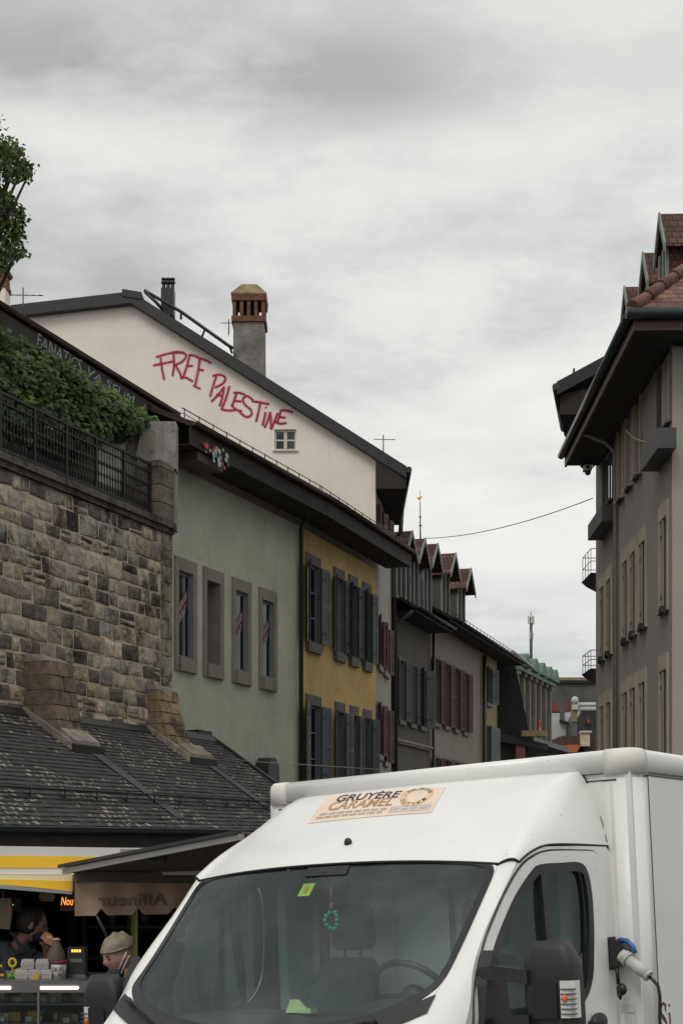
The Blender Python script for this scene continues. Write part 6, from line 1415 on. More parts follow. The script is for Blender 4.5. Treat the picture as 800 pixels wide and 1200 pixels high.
# wing mirrors
for sg in (1, -1):
    mr_ = MB(); c = Vector((sg * 1.315, 1.06, 1.45)) if sg == 1 else Vector((-1.165, 1.0, 1.33))
    def rb_(q, d):
        e = .30; f = lambda x: math.copysign(abs(x) ** e, x) if x else 0
        return Vector((f(d.x) * .135 * (1 if abs(d.z) < .9 else .8), f(d.y) * .075, f(d.z) * .235)) * (1 - .06 * (1 - abs(d.y)))
    def mk_body(mb):
        n = 20; lps = []
        for k in range(13):
            t = -1 + 2 * k / 12.; zz = .225 * t; wz = (1 - abs(t) ** 4.5) ** .5 * .5 + .5 * (1 - abs(t) ** 10); wz = max(.45, wz) if abs(t) < 1 else .62
            L_ = []
            for i in range(n):
                a = 2 * math.pi * i / n; cx_, sy_ = math.cos(a), math.sin(a); f = lambda x: math.copysign(abs(x) ** .45, x)
                L_.append(c + Vector((f(cx_) * .118 * wz, f(sy_) * .065 * wz - .01 * t, zz)))
            lps.append(L_)
        mb.loft(lps, True, True)
    mb = MB(); mk_body(mb); mm = mb.build('wing_mirror', M['plastic'], van)
    mb = MB(); # two arms and the triangular base
    for zz, zz2 in ((c.z + .09, c.z + .07), (c.z - .125, c.z - .115)):
        mb.loft([[Vector((sg * x, y, z_ + q)) for (y, q) in ((y0 - .035, -.03), (y0 + .04, -.03), (y0 + .04, .03), (y0 - .035, .03))] for x, y0, z_ in ((.985, 1.04, zz), (1.07, 1.02, zz + .008), (abs(c.x) - .08, 1.01, zz2 + .01))], True, True, smooth=False)
    mb.loft([[Vector((sg * x, y, z_)) for (y, z_) in ((.94, 1.27), (1.20, 1.27), (1.16, 1.50), (1.06, 1.64), (.985, 1.50))] for x in (.985, 1.04)], True, True, smooth=False)
    mb.build('mirror_arm', M['plastic'], mm)
    mb = MB(); mb.box(c.x - .065, c.x + .045, c.y - .072, c.y - .058, c.z - .09, c.z + .06); mb.build('mirror_recess', M['rubber'], mm)
    mb = MB(); mb.box(c.x - .095, c.x + .095, c.y + .066, c.y + .072, c.z - .17, c.z + .17); mb.build('mirror_glass', mat('mirror_silver', (.8, .8, .8), .02, metal=1., var=.0), mm)
    mb = MB()
    lps = [[c + Vector((sg * (ox), oy, zz)) for ox, oy in ((.060, -.070), (.098, -.066), (.118, -.05), (.125, -.02), (.10, -.01), (.065, -.04))] for zz in (-.085, .065)]
    mb.loft(lps, True, True, smooth=False); lm = mb.build('indicator', mat('indicator_lens', (.62, .62, .58), .12, var=.05, coat=.6), mm)
    mb = MB(); [mb.box(c.x + sg * .063, c.x + sg * .120, c.y - .074, c.y - .02, c.z + zz, c.z + zz + .004) for zz in (-.07, -.05, -.03, -.01, .01, .03)]; mb.build('lens_ribs', M['zinc'], lm)
    mb = MB(); mb.ell(c + Vector((sg * .080, -.073, -.005)), (.012, .006, .016), 8, 6); mb.build('amber_bulb', mat('amber', (.75, .16, .03), .4), lm)
    # black plate between mirror base and screen
    mb = MB(); mb.prism([(.93, 1.15), (1.25, 1.15), (1.18, 1.32), (1.12, 1.42), (1.03, 1.56), (.965, 1.40)], lambda v, z, d: (sg * (d), v, z), .99, 1.012); mb.build('mirror_base_plate', M['rubber'], mm)
# headlights
for sg in (1, -1):
    mb = MB(); addpatch(mb, lambda r, s: lif(r, sg * s, .008), fr(1.6, 3.35, 10), fr(.80, 1.35, 8)); hl = mb.build('headlight', M['rubber'], van)
    mb = MB(); addpatch(mb, lambda r, s: lif(r, sg * s, .014), fr(1.7, 3.27, 10), fr(.83, 1.32, 8)); mb.build('lens', mat('headlight_lens', (.55, .57, .56), .08, var=.3, scale=12, coat=.8), hl)
    mb = MB()
    for i in range(12): mb.tube([lif(1.8 + i * .12, sg * .86, .017), lif(1.8 + i * .12, sg * 1.28, .017)], .003, 4)
    mb.build('lens_ribs', M['zinc'], hl)
# grille, bumper, plate, wheels, undertray (out of frame, but the van is whole)
mb = MB(); addpatch(mb, lambda r, s: lif(r, s, .012), fr(.1, .85, 5), fr(-1.6, 1.6, 40)); mb.build('bumper', M['plastic'], van)
mb = MB(); addpatch(mb, lambda r, s: lif(r, s, .014), fr(1.25, 1.8, 5), fr(-.55, .55, 14)); mb.build('grille', M['rubber'], van)
for sg in (1, -1):
    for yy in (.95, 4.6):
        mb = MB(); mb.tube([(sg * 1.0, yy, .34), (sg * .78, yy, .34)], .34, 28); wh = mb.build('wheel', M['rubber'], van)
        mb = MB(); mb.tube([(sg * 1.012, yy, .34), (sg * .98, yy, .34)], [.17, .21], 20); mb.build('rim', M['zinc'], wh)
mb = MB(); mb.box(-.95, .95, .4, 2.3, .25, .45); mb.box(-.5, .5, 2.3, 5.8, .35, .56); mb.build('chassis', M['rubber'], van)
# wipers
for k, pts_ in enumerate(([(3.98, -.93), (4.05, -.86), (3.9, -.55), (3.82, -.3)], [(3.86, -.32), (3.98, .02), (3.97, .35), (3.9, .74)])):
    mb = MB(); P_ = [lif(r, s, .035) for r, s in pts_]; mb.tube(P_, [.008, .010, .012, .016], 6)
    a, b = pts_[0], pts_[2]; Q_ = [lif(a[0] + (b[0] - a[0]) * t + .10 * (1 - t), a[1] + (b[1] - a[1]) * t, .022) for t in fr(0, 1, 8)]; mb.tube(Q_, .007, 5)
    mb.tube([lif(*pts_[3], .0), lif(*pts_[3], .05)], .022, 8)
    mb.build('wiper', M['rubber'], van)
# cabin
mb = MB(); prof = [(.72, 1.02), (.78, 1.26), (1.02, 1.35), (1.28, 1.34), (1.42, 1.18), (1.42, .75), (.9, .7)]; mb.prism(prof, lambda v, z, d: (d, v, z), -.93, .93); mb.ell((.42, 1.22, 1.34), (.24, .18, .08)); mb.ell((-.3, 1.18, 1.33), (.45, .18, .04)); mb.build('dashboard', M['trim'], van)
mb = MB(); mb.box(-.94, .94, 2.26, 2.30, .5, 2.05); bh = mb.build('bulkhead', M['greytrim'], van)
mb = MB(); mb.box(-.3, .12, 2.245, 2.258, 1.2, 1.95); mb.build('bulkhead_door', mat('pale_cabin_panel', (.80, .84, .82), .8, var=.05), bh)
for pa, pb2 in ((290, 316), (440, 462)):
    mb = MB(); mb.box(vhit(pa, 1100, 1, 2.24).x, vhit(pb2, 1100, 1, 2.24).x, 2.22, 2.235, .9, 1.97); mb.build('pale_panel', M['wcurtain'], bh)
mb = MB(); mb.box(-.32, -.3, 2.23, 2.26, 1.1, 2.0); mb.box(.12, .14, 2.23, 2.26, 1.1, 2.0); mb.box(-.72, -.68, 2.22, 2.26, 1.1, 2.0); mb.build('bulkhead_rib', M['trim'], bh)
mb = MB(); mb.box(-.93, .93, 1.5, 2.28, 1.99, 2.0); mb.build('headliner', M['trim'], van)
mb = MB(); mb.box(-.93, .93, .9, 2.28, .45, .5); mb.build('cab_floor', M['trim'], van)
for sg in (-1, 1):
    mb = MB(); mb.loft([[Vector((sg * x, v, z)) for x, v, z in ((.90, 2.08, z_), (.90, 2.25, z_), (.80, 2.25, z_), (.84, 2.08, z_))] for z_ in (.6, 2.0)], True, True, smooth=False); mb.build('pillar_trim', M['greytrim'], van)
def seat(cx_, w0, label):
    mb = MB(); lps = []
    for (v, z, ww, tt) in ((1.62, .80, w0, .14), (1.66, .90, w0, .16), (1.75, 1.15, w0, .13), (1.84, 1.40, w0 * .98, .10), (1.90, 1.52, w0 * .86, .08), (1.93, 1.58, w0 * .6, .05)):
        L_ = []
        for i in range(16): a = 2 * math.pi * i / 16; f = lambda x: math.copysign(abs(x) ** .6, x); L_.append(Vector((cx_ + f(math.cos(a)) * ww, v + f(math.sin(a)) * tt, z)))
        lps.append(L_)
    mb.loft(lps, True, True); mb.ell((cx_, 1.55, .82), (w0 * 1.02, .30, .12)); st2 = mb.build('seat', M['seat'], van)
    n_ = 1 if w0 < .3 else 2
    for k in range(n_):
        hx = cx_ + (0 if n_ == 1 else (-.21, .21)[k]); mb = MB(); lps = []
        for (z, ww, tt) in ((1.62, .10, .04), (1.65, .125, .05), (1.74, .13, .055), (1.83, .12, .05), (1.86, .09, .03)):
            lps.append([Vector((hx + math.copysign(abs(math.cos(2 * math.pi * i / 14)) ** .6, math.cos(2 * math.pi * i / 14)) * ww, 1.95 + math.copysign(abs(math.sin(2 * math.pi * i / 14)) ** .6, math.sin(2 * math.pi * i / 14)) * tt, z)) for i in range(14)])
        mb.loft(lps, True, True); mb.tube([(hx - .05, 1.94, 1.56), (hx - .05, 1.94, 1.64)], .008, 6); mb.tube([(hx + .05, 1.94, 1.56), (hx + .05, 1.94, 1.64)], .008, 6); mb.build('headrest', M['seat'], st2)
seat(.50, .25, ''); seat(-.30, .20, '')
mb = MB(); ctr = Vector((.45, 1.34, 1.42)); ax = Vector((0, .82, .57)).normalized(); ay = Vector((0, -.57, .82)).normalized()
mb.tube([ctr + Vector((1, 0, 0)) * .20 * math.cos(t) + ay * .20 * math.sin(t) for t in [2 * math.pi * i / 28 for i in range(29)]], .016, 8, caps=False); mb.tube([ctr - Vector((.19, 0, 0)), ctr + Vector((.19, 0, 0))], .018, 6); mb.tube([ctr, ctr - ay * .19], .02, 6); mb.ell(ctr, (.07, .05, .06)); mb.tube([ctr, ctr - ax * .3], .03, 8); mb.build('steering_wheel', M['rubber'], van)
p = surf(7.55, -.02); mb = MB(); mb.loft([[p + Vector((x, y, z)) for y, z in ((.05, -.035), (.08, -.04), (.085, .03), (.055, .035))] for x in (-.11, .11)], True, True, smooth=False); mb.tube([p + Vector((0, .01, .03)), p + Vector((0, .06, 0))], .012, 6); mb.build('interior_mirror', M['rubber'], van)
# things in the cab
def vthing(name, q, label, cat): return empty(name, VM @ Vector(q), van.rotation_euler[:], label, cat)
q = surf(7.35, -.10) + Vector((0, .012, 0)); ve = vthing('vignette', q, 'square yellow green toll sticker inside windscreen below the mirror', 'sticker')
mb = MB(); mb.hexa([Vector((x, y - .0, z)) for x, y, z in ((-.035, -.026, -.03), (.035, -.026, -.03), (.035, -.023, -.03), (-.035, -.023, -.03), (-.035, .030, .03), (.035, .030, .03), (.035, .033, .03), (-.035, .033, .03))]); mb.build('yellow_sheet', mat('lime_yellow', (.50, .62, .06), .6), ve)
mb = MB(); mb.hexa([Vector((x, y - .003, z)) for x, y, z in ((-.012, -.012, -.015), (.012, -.012, -.015), (.012, -.010, -.015), (-.012, -.010, -.015), (-.012, .012, .012), (.012, .012, .012), (.012, .014, .012), (-.012, .014, .012))]); mb.build('orange_mark', mat('orange_mark', (.7, .25, .05), .6), ve)
q = surf(7.5, -.02) + Vector((.02, .06, -.02)); ch = vthing('hanging_charm', q, 'string of turquoise and red beads hanging from the cab mirror', 'charm')
mb = MB(); mb.tube([(0, 0, 0), (0, 0, -.10)], .004, 5); mb.ell((0, 0, -.10), (.012, .012, .022), 8, 6); mb.build('red_beads', mat('red_bead', (.30, .06, .05), .5), ch)
mb = MB(); 
for i in range(12): t = 2 * math.pi * i / 12; mb.ell((.035 * math.sin(t), .01 * math.cos(t * 2), -.165 + .042 * math.cos(t)), (.012, .010, .012), 7, 5)
mb.build('turquoise_loop', mat('turquoise', (.05, .28, .24), .5), ch)
q = vhit(345, 1152, 1, 1.08); nt_ = vthing('folded_note', (q.x, 1.08, 1.365), 'folded pale yellow note standing on the dashboard', 'paper'); mb = MB()
mb.hexa([(-.06, 0, 0), (.07, 0, 0), (.07, .03, 0), (-.06, .03, 0), (-.04, .015, .06), (.01, .015, .06), (.01, .02, .06), (-.04, .02, .06)]); mb.hexa([(.0, .0, .0), (.10, -.02, 0), (.10, .03, 0), (.0, .03, 0), (.0, .0, .012), (.10, -.02, .025), (.10, .03, .025), (.0, .03, .012)]); mb.build('paper', mat('pale_yellow_paper', (.62, .70, .35), .8), nt_)
# ------------------------------------------------------------------ market stalls behind the van
M['tyellow'] = mat('yellow_stripe_paint', (.85, .50, .02), .5, var=.06); M['tcream'] = mat('cream_panel', (.78, .68, .38), .5, var=.06); M['twhite'] = mat('white_panel', (.62, .60, .57), .5, var=.08, scale=2)
M['canvas'] = mat('beige_awning_canvas', (.42, .30, .22), .9, var=.08, scale=2); M['canvas2'] = mat('awning_lettering', (.19, .135, .105), .9, var=.05); M['alu'] = mat('dull_aluminium', (.32, .31, .29), .4, metal=.5, var=.1)
M['steel'] = mat('brushed_steel', (.20, .20, .20), .35, metal=.7, var=.15); M['led'] = emit('led_strip', (1., .74, .58), 5.); M['case'] = glassmat('case_glass', (.85, .88, .87), 1., .02)
YT = 9.8
def at0(e, px, py, Y): p = W(px, py, Y); return Vector((p.x - e.location.x, p.y - e.location.y, p.z))
tr_ = empty('market_trailer', (W(-60, 0, YT).x, YT, 0), (0, 0, 0), 'white and yellow striped market trailer open above the cheese counter', 'trailer')
def band(name, m, x0, x1, yt0, yt1, yb1, yb0, d0=0., d1=.03):   # strip between pixel rows at the fascia plane
    a, b, c, d = at0(tr_, x0, yt0, YT), at0(tr_, x1, yt1, YT), at0(tr_, x1, yb1, YT), at0(tr_, x0, yb0, YT); mb = MB()
    mb.hexa([(d.x, -d1, d.z), (c.x, -d1, c.z), (c.x, -d0, c.z), (d.x, -d0, d.z), (a.x, -d1, a.z), (b.x, -d1, b.z), (b.x, -d0, b.z), (a.x, -d0, a.z)]); return mb.build(name, m, tr_)
band('fascia', M['twhite'], -60, 240, 991, 995.5, 1026, 1025, -.05, 0); band('yellow_stripe', M['tyellow'], -60, 240, 1002.5, 1005.5, 1018, 1017, .002, .006)
band('lower_panel', M['tcream'], -60, 86, 1025.5, 1026, 1044, 1032, 0, .05); band('yellow_stripe', M['tyellow'], -20, 86, 1030, 1032.5, 1044.5, 1033, .051, .055); band('trim', M['alu'], -60, 87, 1032, 1044.5, 1048, 1036, .03, .09)
mb = MB(); a = at0(tr_, -60, 991, YT); b = at0(tr_, 240, 995, YT); mb.box(a.x, b.x, .02, 2.6, 2.08, 2.14); mb.box(a.x, b.x, 2.55, 2.6, .0, 2.08); mb.box(a.x, a.x + .04, .05, 2.55, .0, 2.08); mb.box(b.x - .04, b.x, 1.5, 2.55, 0, 2.08); mb.build('interior_shell', M['dark'], tr_)
mb = MB(); p = at0(tr_, 150, 990, YT); mb.box(p.x - .05, p.x + .05, -.03, -.002, p.z - .05, p.z - .03); mb.build('hinge_bracket', M['alu'], tr_)
# things hanging in the trailer
def hang(name, px, py, Y, w_, h_, m, label, cat):
    e = empty(name, W(px, py, Y), (0, 0, 0), label, cat); mb = MB()
    pr = [(-w_ / 2, 0), (w_ / 2, 0), (w_ * .55, -h_ * .5), (w_ * .42, -h_), (-w_ * .40, -h_ * .96), (-w_ * .56, -h_ * .5)]
    mb.prism(pr, lambda a, b, d: (a, d, b), -.01, .03); mb.tube([(0, .01, 0), (0, .01, .06)], .006, 5); mb.build('bag', m, e); return e
hang('paper_bag', 3, 1053, 10.2, .12, .22, mat('kraft_paper', (.30, .24, .17), .9), 'beige paper bag hanging at the left edge inside the trailer', 'bag')
hang('folded_cloth', 55, 1047, 10.4, .10, .06, M['canvas'], 'small beige cloth hanging below the striped trailer edge', 'cloth')
ns = empty('lit_sign', W(78, 1057, 9.9), (0, 0, 0), 'small orange glowing handwritten sign inside the trailer', 'sign')
mb = MB(); mb.box(-.045, .055, .01, .03, -.065, .045); mb.build('sign_board', mat('dark_red_board', (.06, .012, .008), .7), ns)
vv, ff, asp = textmesh('Nou', 1., .01, .25); mb = MB(); mb.mesh([(-.04 + u * .085, .006, -.025 + v * .055) for u, v in vv], ff); mb.build('glowing_letters', emit('orange_glow', (1., .33, .07), 1.3), ns, norm=False)
gl_ = empty('power_indicator', W(13, 1061, 10.3), (0, 0, 0), 'tiny green indicator light on a dark box in the trailer', 'light'); mb = MB(); mb.box(-.015, .015, 0, .01, -.004, .004); mb.build('green_light', emit('green_led', (.1, .8, .3), 1.), gl_); mb = MB(); mb.box(-.06, .06, .012, .1, -.05, .05); mb.build('dark_box', M['plastic'], gl_)

# cheese counter
YC = 9.45; x0c, x1c = W(-60, 0, YC).x, W(108, 0, YC).x; zt_c = W(0, 1150, YC).z
dc = empty('display_counter', ((x0c + x1c) / 2, YC, 0), (0, 0, 0), 'steel and glass refrigerated cheese counter with lit strip under its top', 'counter'); hwc = (x1c - x0c) / 2
mb = MB(); mb.box(-hwc, hwc, 0, .62, zt_c - .02, zt_c); mb.box(-hwc, hwc, -.01, .02, zt_c - .075, zt_c - .02); mb.build('counter_top', M['steel'], dc)
mb = MB(); mb.box(-hwc, hwc, .04, .62, 0, .62); mb.box(-hwc, hwc, .55, .62, .62, zt_c - .02); mb.build('cabinet', M['plastic'], dc)
zs1, zs2 = zt_c - .165, zt_c - .285
for z_ in (zs1, zs2): mb = MB(); mb.box(-hwc + .01, hwc - .01, .06 if z_ == zs2 else .16, .54, z_ - .012, z_); mb.build('shelf', M['steel'], dc)
mb = MB(); mb.box(-hwc, hwc, .0, .006, .62, zt_c - .075); mb.build('front_glass', M['case'], dc)
for px in (46, 108): p = W(px, 0, YC).x - dc.location.x; mb = MB(); mb.box(p - .012, p + .003, -.008, .02, .62, zt_c - .075); mb.build('glass_post', M['steel'], dc)
for (a_, b_) in ((-60, 13), (48, 92)): a = W(a_, 0, YC).x - dc.location.x; b = W(b_, 0, YC).x - dc.location.x; mb = MB(); mb.box(a, b, -.022, -.012, zt_c - .052, zt_c - .035); mb.build('lamp_strip', M['led'], dc)
kinds = [('pale yellow', (.45, .36, .17)), ('ochre', (.42, .24, .05)), ('cream', (.48, .42, .30)), ('brown rinded', (.15, .08, .04)), ('dark red waxed', (.10, .02, .02)), ('white', (.50, .49, .44)), ('straw coloured', (.38, .29, .12))]
kmat = [mat('cheese', c, .55, var=.15, scale=12) for _, c in kinds]; ordn = ['first', 'second', 'third', 'fourth', 'fifth', 'sixth', 'seventh', 'eighth', 'ninth', 'tenth', 'eleventh', 'twelfth']
tagm = mat('price_card', (.62, .60, .55), .7)
for rw, (z_, yy, n_, nm) in enumerate(((zs1, .30, 10, 'upper'), (zs2, .20, 10, 'lower'))):
    for i in range(n_):
        px = -4 + i * 11.6 + ru(-2, 2); k = (i * 3 + rw * 2 + (i // 4)) % 7; x = W(px, 0, YC + yy).x
        e = empty('cheese', (x, YC + yy + ru(-.03, .05), z_ + .0005), (0, 0, ru(-.6, .6)), '%s cheese, %s from the left on the %s shelf of the counter' % (kinds[k][0], ordn[i], nm), 'cheese', 'cheeses in the glass counter')
        mb = MB(); h = ru(.035, .075); w_ = ru(.07, .10)
        if (i + rw) % 3 == 0:   # wedge
            mb.prism([(-w_ / 2, -.04), (w_ / 2, -.05), (w_ * .1, .07)], lambda a, b, d: (a, b, d), 0, h)
        elif (i + rw) % 3 == 1: # small wheel
            mb.tube([(0, 0, 0), (0, 0, .006), (0, 0, h * .8 - .006), (0, 0, h * .8)], [w_ * .47, w_ * .5, w_ * .5, w_ * .46], 16)
        else:
            mb.prism([(-w_ / 2, -.03), (w_ * .45, -.04), (w_ / 2, .04), (-w_ * .4, .045)], lambda a, b, d: (a, b, d), 0, h * .9)
        mb.build('cheese_body', kmat[k], e)
        if i % 2 == rw: mb = MB(); mb.hexa([(-.022, -.075, .0), (.022, -.075, .0), (.022, -.07, 0), (-.022, -.07, 0), (-.022, -.06, .03), (.022, -.06, .03), (.022, -.056, .03), (-.022, -.056, .03)]); mb.build('price_card', tagm, e)
# egg cartons
ecm = mat('grey_egg_carton', (.36, .34, .32), .9, var=.1); Ye = 9.62
for j, (px, lv, lab) in enumerate(((33, 1, 'grey egg carton, left one of the upper pair on counter'), (50, 1, 'grey egg carton, right one of the upper pair on counter'), (27, 0, 'grey egg carton at the lower left of the stack'), (42, 0, 'grey egg carton in the middle of the lower layer'), (55, 0, 'grey egg carton at the lower right beside price tub'))):
    p = W(px, 0, Ye); e = empty('egg_carton', (p.x, Ye, zt_c + .0005 + lv * .064), (0, 0, ru(-.1, .1)), lab, 'egg carton', 'egg cartons stacked on the counter')
    mb = MB(); taperbox(mb, 0, 0, .078, .088, 0, .030, .07, .08); mb.build('tray', ecm, e); mb = MB(); taperbox(mb, 0, 0, .088, .076, .031, .062, .08, .07)
    for k in (-1, 0, 1): mb.ell((k * .026, -.033, .045), (.011, .008, .015), 8, 6)
    mb.build('lid', ecm, e)
p = W(69, 0, Ye); tb_ = empty('price_tub', (p.x, Ye, zt_c), (0, 0, 0), 'white tub with red rim and handwritten price in front of scale', 'tub')
mb = MB(); mb.tube([(0, 0, 0), (0, 0, .10)], [.045, .052], 18); mb.build('tub', mat('tub_white', (.50, .48, .46), .6), tb_); mb = MB(); mb.tube([(0, 0, .10), (0, 0, .118)], .056, 18); mb.build('rim', mat('tub_rim', (.16, .02, .03), .6), tb_)
mb = MB()
for row_, wd in ((.062, 'OEUFS'), (.022, '2.- PC')):
    vv, ff, asp = textmesh(wd, 1., .015, .0)
    for_ = [(math.sin((u - .5) * 1.7) * (.0505), -math.cos((u - .5) * 1.7) * .0515, row_ - .012 + v * .028) for u, v in vv]; mb.mesh(for_, ff)
mb.build('price_writing', mat('marker_black', (.03, .03, .03), .7), tb_, norm=False)
p = W(91, 0, 9.75); sc_ = empty('shop_scale', (p.x, 9.75, zt_c), (0, 0, 0), 'black shop scale with lit amber digits at counter end', 'scale')
mb = MB(); mb.box(-.06, .06, -.05, .05, .02, .20); taperbox(mb, 0, 0, .14, .12, 0, .02); mb.build('scale_body', M['plastic'], sc_); mb = MB()
for k in range(4): mb.box(-.032 + k * .017, -.020 + k * .017, -.054, -.051, .168, .186)
mb.build('digits', emit('amber_digits', (1., .55, .08), 1.5), sc_); mb = MB(); mb.box(-.04, .04, -.053, -.051, .10, .125); mb.build('label_strip', M['steel'], sc_)
p = W(14.5, 0, 9.62); sf = empty('paper_sunflower', (p.x, 9.62, zt_c), (0, 0, 0), 'yellow paper sunflower on green stem standing on the counter', 'decoration')
mb = MB(); mb.tube([(0, 0, 0), (0, 0, .09)], .005, 6); mb.face([(0, -.002, .02), (.035, -.01, .05), (.03, -.01, .0)]); mb.face([(0, -.002, .02), (-.035, -.01, .05), (-.03, -.01, .0)]); mb.build('stem', mat('bright_green', (.12, .35, .03), .6), sf, norm=False)
mb = MB()
for k in range(10): t = 2 * math.pi * k / 10; mb.ell((.022 * math.cos(t), 0, .105 + .026 * math.sin(t)), (.010, .004, .010), 7, 5)
mb.build('petals', mat('sunflower_yellow', (.62, .42, .02), .6), sf); mb = MB(); mb.ell((0, -.004, .105), (.013, .006, .013), 8, 6); mb.build('flower_centre', mat('seed_brown', (.05, .02, .01), .8), sf)
p = W(1, 0, 9.62); sf2 = empty('yellow_chick_sign', (p.x, 9.62, zt_c), (0, 0, 0), 'small black and yellow card at far left of counter', 'card')
mb = MB(); mb.box(-.03, .03, 0, .004, 0, .11); mb.build('card', M['plastic'], sf2); mb = MB(); mb.box(-.02, .022, -.003, -.001, .015, .03); mb.box(-.02, .01, -.003, -.001, .075, .09); mb.build('yellow_print', mat('card_yellow', (.55, .36, .03), .7), sf2)
p = W(41, 0, 9.56); lz = empty('lemon_wedge', (p.x, 9.555, zt_c), (0, 0, .3), 'yellow card cone leaning on the egg cartons', 'card'); mb = MB(); mb.prism([(-.02, 0), (.028, 0), (.03, .03), (.015, .048)], lambda a, b, d: (a, d, b), 0, .012); mb.build('yellow_wedge', mat('wedge_yellow', (.60, .38, .04), .6), lz)

# second stall: brown awning with lettered valance seen from behind
aw = empty('market_awning', W(88, 1033, 9.6) * 1., (0, 0, 0), 'brown beige stall awning with scalloped valance seen from behind', 'awning')
A0 = aw.location.copy(); R = lambda p: Vector(p) - A0
A = W(84, 1021, 9.6); B = W(345, 1026, 10.2); Cn = W(283, 977.5, 8.15); Dn = Cn + (B - A) * .80
def strip3(mb, P, Q, up, wid, t):   # bar
    d = (Q - P).normalized(); s_ = d.cross(Vector((0, 0, 1))).normalized() * wid / 2; u_ = Vector((0, 0, 1)) * t
    mb.hexa([P - s_, Q - s_, Q + s_, P + s_, P - s_ + u_, Q - s_ + u_, Q + s_ + u_, P + s_ + u_])
mb = MB(); mb.hexa([R(A), R(B), R(Dn), R(Cn), R(A) + Vector((0, 0, .012)), R(B) + Vector((0, 0, .012)), R(Dn) + Vector((0, 0, .012)), R(Cn) + Vector((0, 0, .012))]); mb.build('awning_cloth', mat('awning_underside', (.11, .085, .07), .9, var=.15, scale=2), aw)
mb = MB(); strip3(mb, R(W(76, 1018.5, 9.65)), R(Cn) + Vector((0, 0, -.0)), 0, .04, -.036); mb.build('side_rail', M['alu'], aw)
mb = MB(); strip3(mb, R(W(73, 1017.5, 9.66)), R(Cn), 0, .07, .022); mb.build('rail_cap', M['black'], aw)
n = 26; wide = (B - A); mb = MB(); mbl_ = MB(); top = []; 
for i in range(n * 4 + 1):
    t = i / (n * 4.); p = A + wide * t; zt2 = W(0, 1033.5, 9.6).z; zb2 = W(0, 1074, 9.6).z; ph = (t * 6.3) % 1.
    zb3 = zb2 - .0 + (.05 * max(0, 1 - abs(ph - .72) / .16)); y_ = .012 * math.sin(t * 40); top.append((Vector((p.x + .02, p.y + y_, zt2)) - A0, Vector((p.x + .02, p.y + y_ * 1.5, zb3)) - A0))
for i in range(len(top) - 1): mb.face([top[i][0], top[i + 1][0], top[i + 1][1], top[i][1]], smooth=True)
va = mb.build('valance', M['canvas'], aw, norm=False)
mb = MB(); strip3(mb, R(A) + Vector((.02, 0, -.0)), R(B), 0, .06, -.07); mb.build('front_bar', mat('awning_hem', (.13, .10, .085), .8), aw)
for wd, t0, t1 in (('Affineur', .40, .10), ('Artisan', .80, .50)):
    vv, ff, asp = textmesh(wd, 1., .01); mb = MB(); P3 = []
    for u, v in vv: t = t0 + (t1 - t0) * u; p = A + wide * t; P3.append(Vector((p.x + .02, p.y - .012 + .012 * math.sin(t * 40), W(0, 1063, 9.6).z + v * .085)) - A0)
    mb.mesh(P3, ff); mb.build('mirrored_lettering', M['canvas2'], va, norm=False)
mb = MB(); p = R(W(185, 1003, 9.0)); mb.box(p.x - .05, p.x + .05, -.05 + p.y, .05 + p.y, p.z - .05, p.z + .0); mb.build('awning_motor', M['plastic'], aw)
mb = MB(); mb.tube([R(W(112, 1070, 9.7)), R(W(128, 1105, 9.8))], .010, 6); mb.build('awning_strut', M['steel'], aw)
# stall body behind the awning
sb = empty('market_stall', (W(230, 0, 11.4).x, 11.4, 0), (0, 0, 0), 'dark stall interior under the brown awning, with shelves', 'stall')
mb = MB(); a = at0(sb, 80, 0, 11.4); b = at0(sb, 420, 0, 11.4); mb.box(a.x, b.x, .5, .55, 0, 2.0); mb.box(a.x, a.x + .04, -.1, .5, 0, 1.9); mb.box(a.x, b.x, -.3, .5, 1.95, 2.0); mb.build('stall_wall', M['dark'], sb)
M['shelfg'] = mat('stall_shelf_grey', (.05, .06, .06), .7)
for z_ in (1.25, 1.5, 1.72): mb = MB(); mb.box(a.x + .1, b.x, .1, .5, z_, z_ + .02); mb.build('shelf', M['shelfg'], sb)
mb = MB(); 
for k in range(5): mb.box(a.x + .35 * k + .1, a.x + .35 * k + .12, .08, .12, .6, 1.95)
mb.build('shelf_post', M['shelfg'], sb)
jm = [mat('jar', c, .4) for c in ((.10, .05, .02), (.20, .16, .08), (.05, .07, .05), (.16, .04, .03))]
for k in range(14):
    z_ = (1.27, 1.52, 1.74)[k % 3]; px = 118 + k * 12.5; e = empty('jar', (W(px, 0, 11.6).x, 11.62, z_), (0, 0, 0), 'small dark jar on the stall shelves behind the van window', 'jar', 'jars on the stall shelves'); mb = MB(); r_ = ru(.03, .045); h = ru(.09, .14); mb.tube([(0, 0, 0), (0, 0, h * .8), (0, 0, h * .9)], [r_, r_, r_ * .7], 10); mb.build('jar_body', jm[k % 4], e); mb = MB(); mb.tube([(0, 0, h * .9), (0, 0, h)], r_ * .8, 10); mb.build('lid', jm[(k + 1) % 4], e)
yp = empty('yellow_pole', (W(157, 0, 10.6).x, 10.6, 0), (0, 0, 0), 'yellow green pole standing beside the man in the cap', 'pole'); mb = MB(); mb.tube([(0, 0, 0), (0, 0, 1.74)], .026, 8); mb.build('pole_tube', mat('yellow_green_paint', (.30, .34, .04), .6), yp); mb = MB(); mb.tube([(0, 0, 0), (0, 0, .03)], .09, 12); mb.build('pole_foot', M['plastic'], yp)
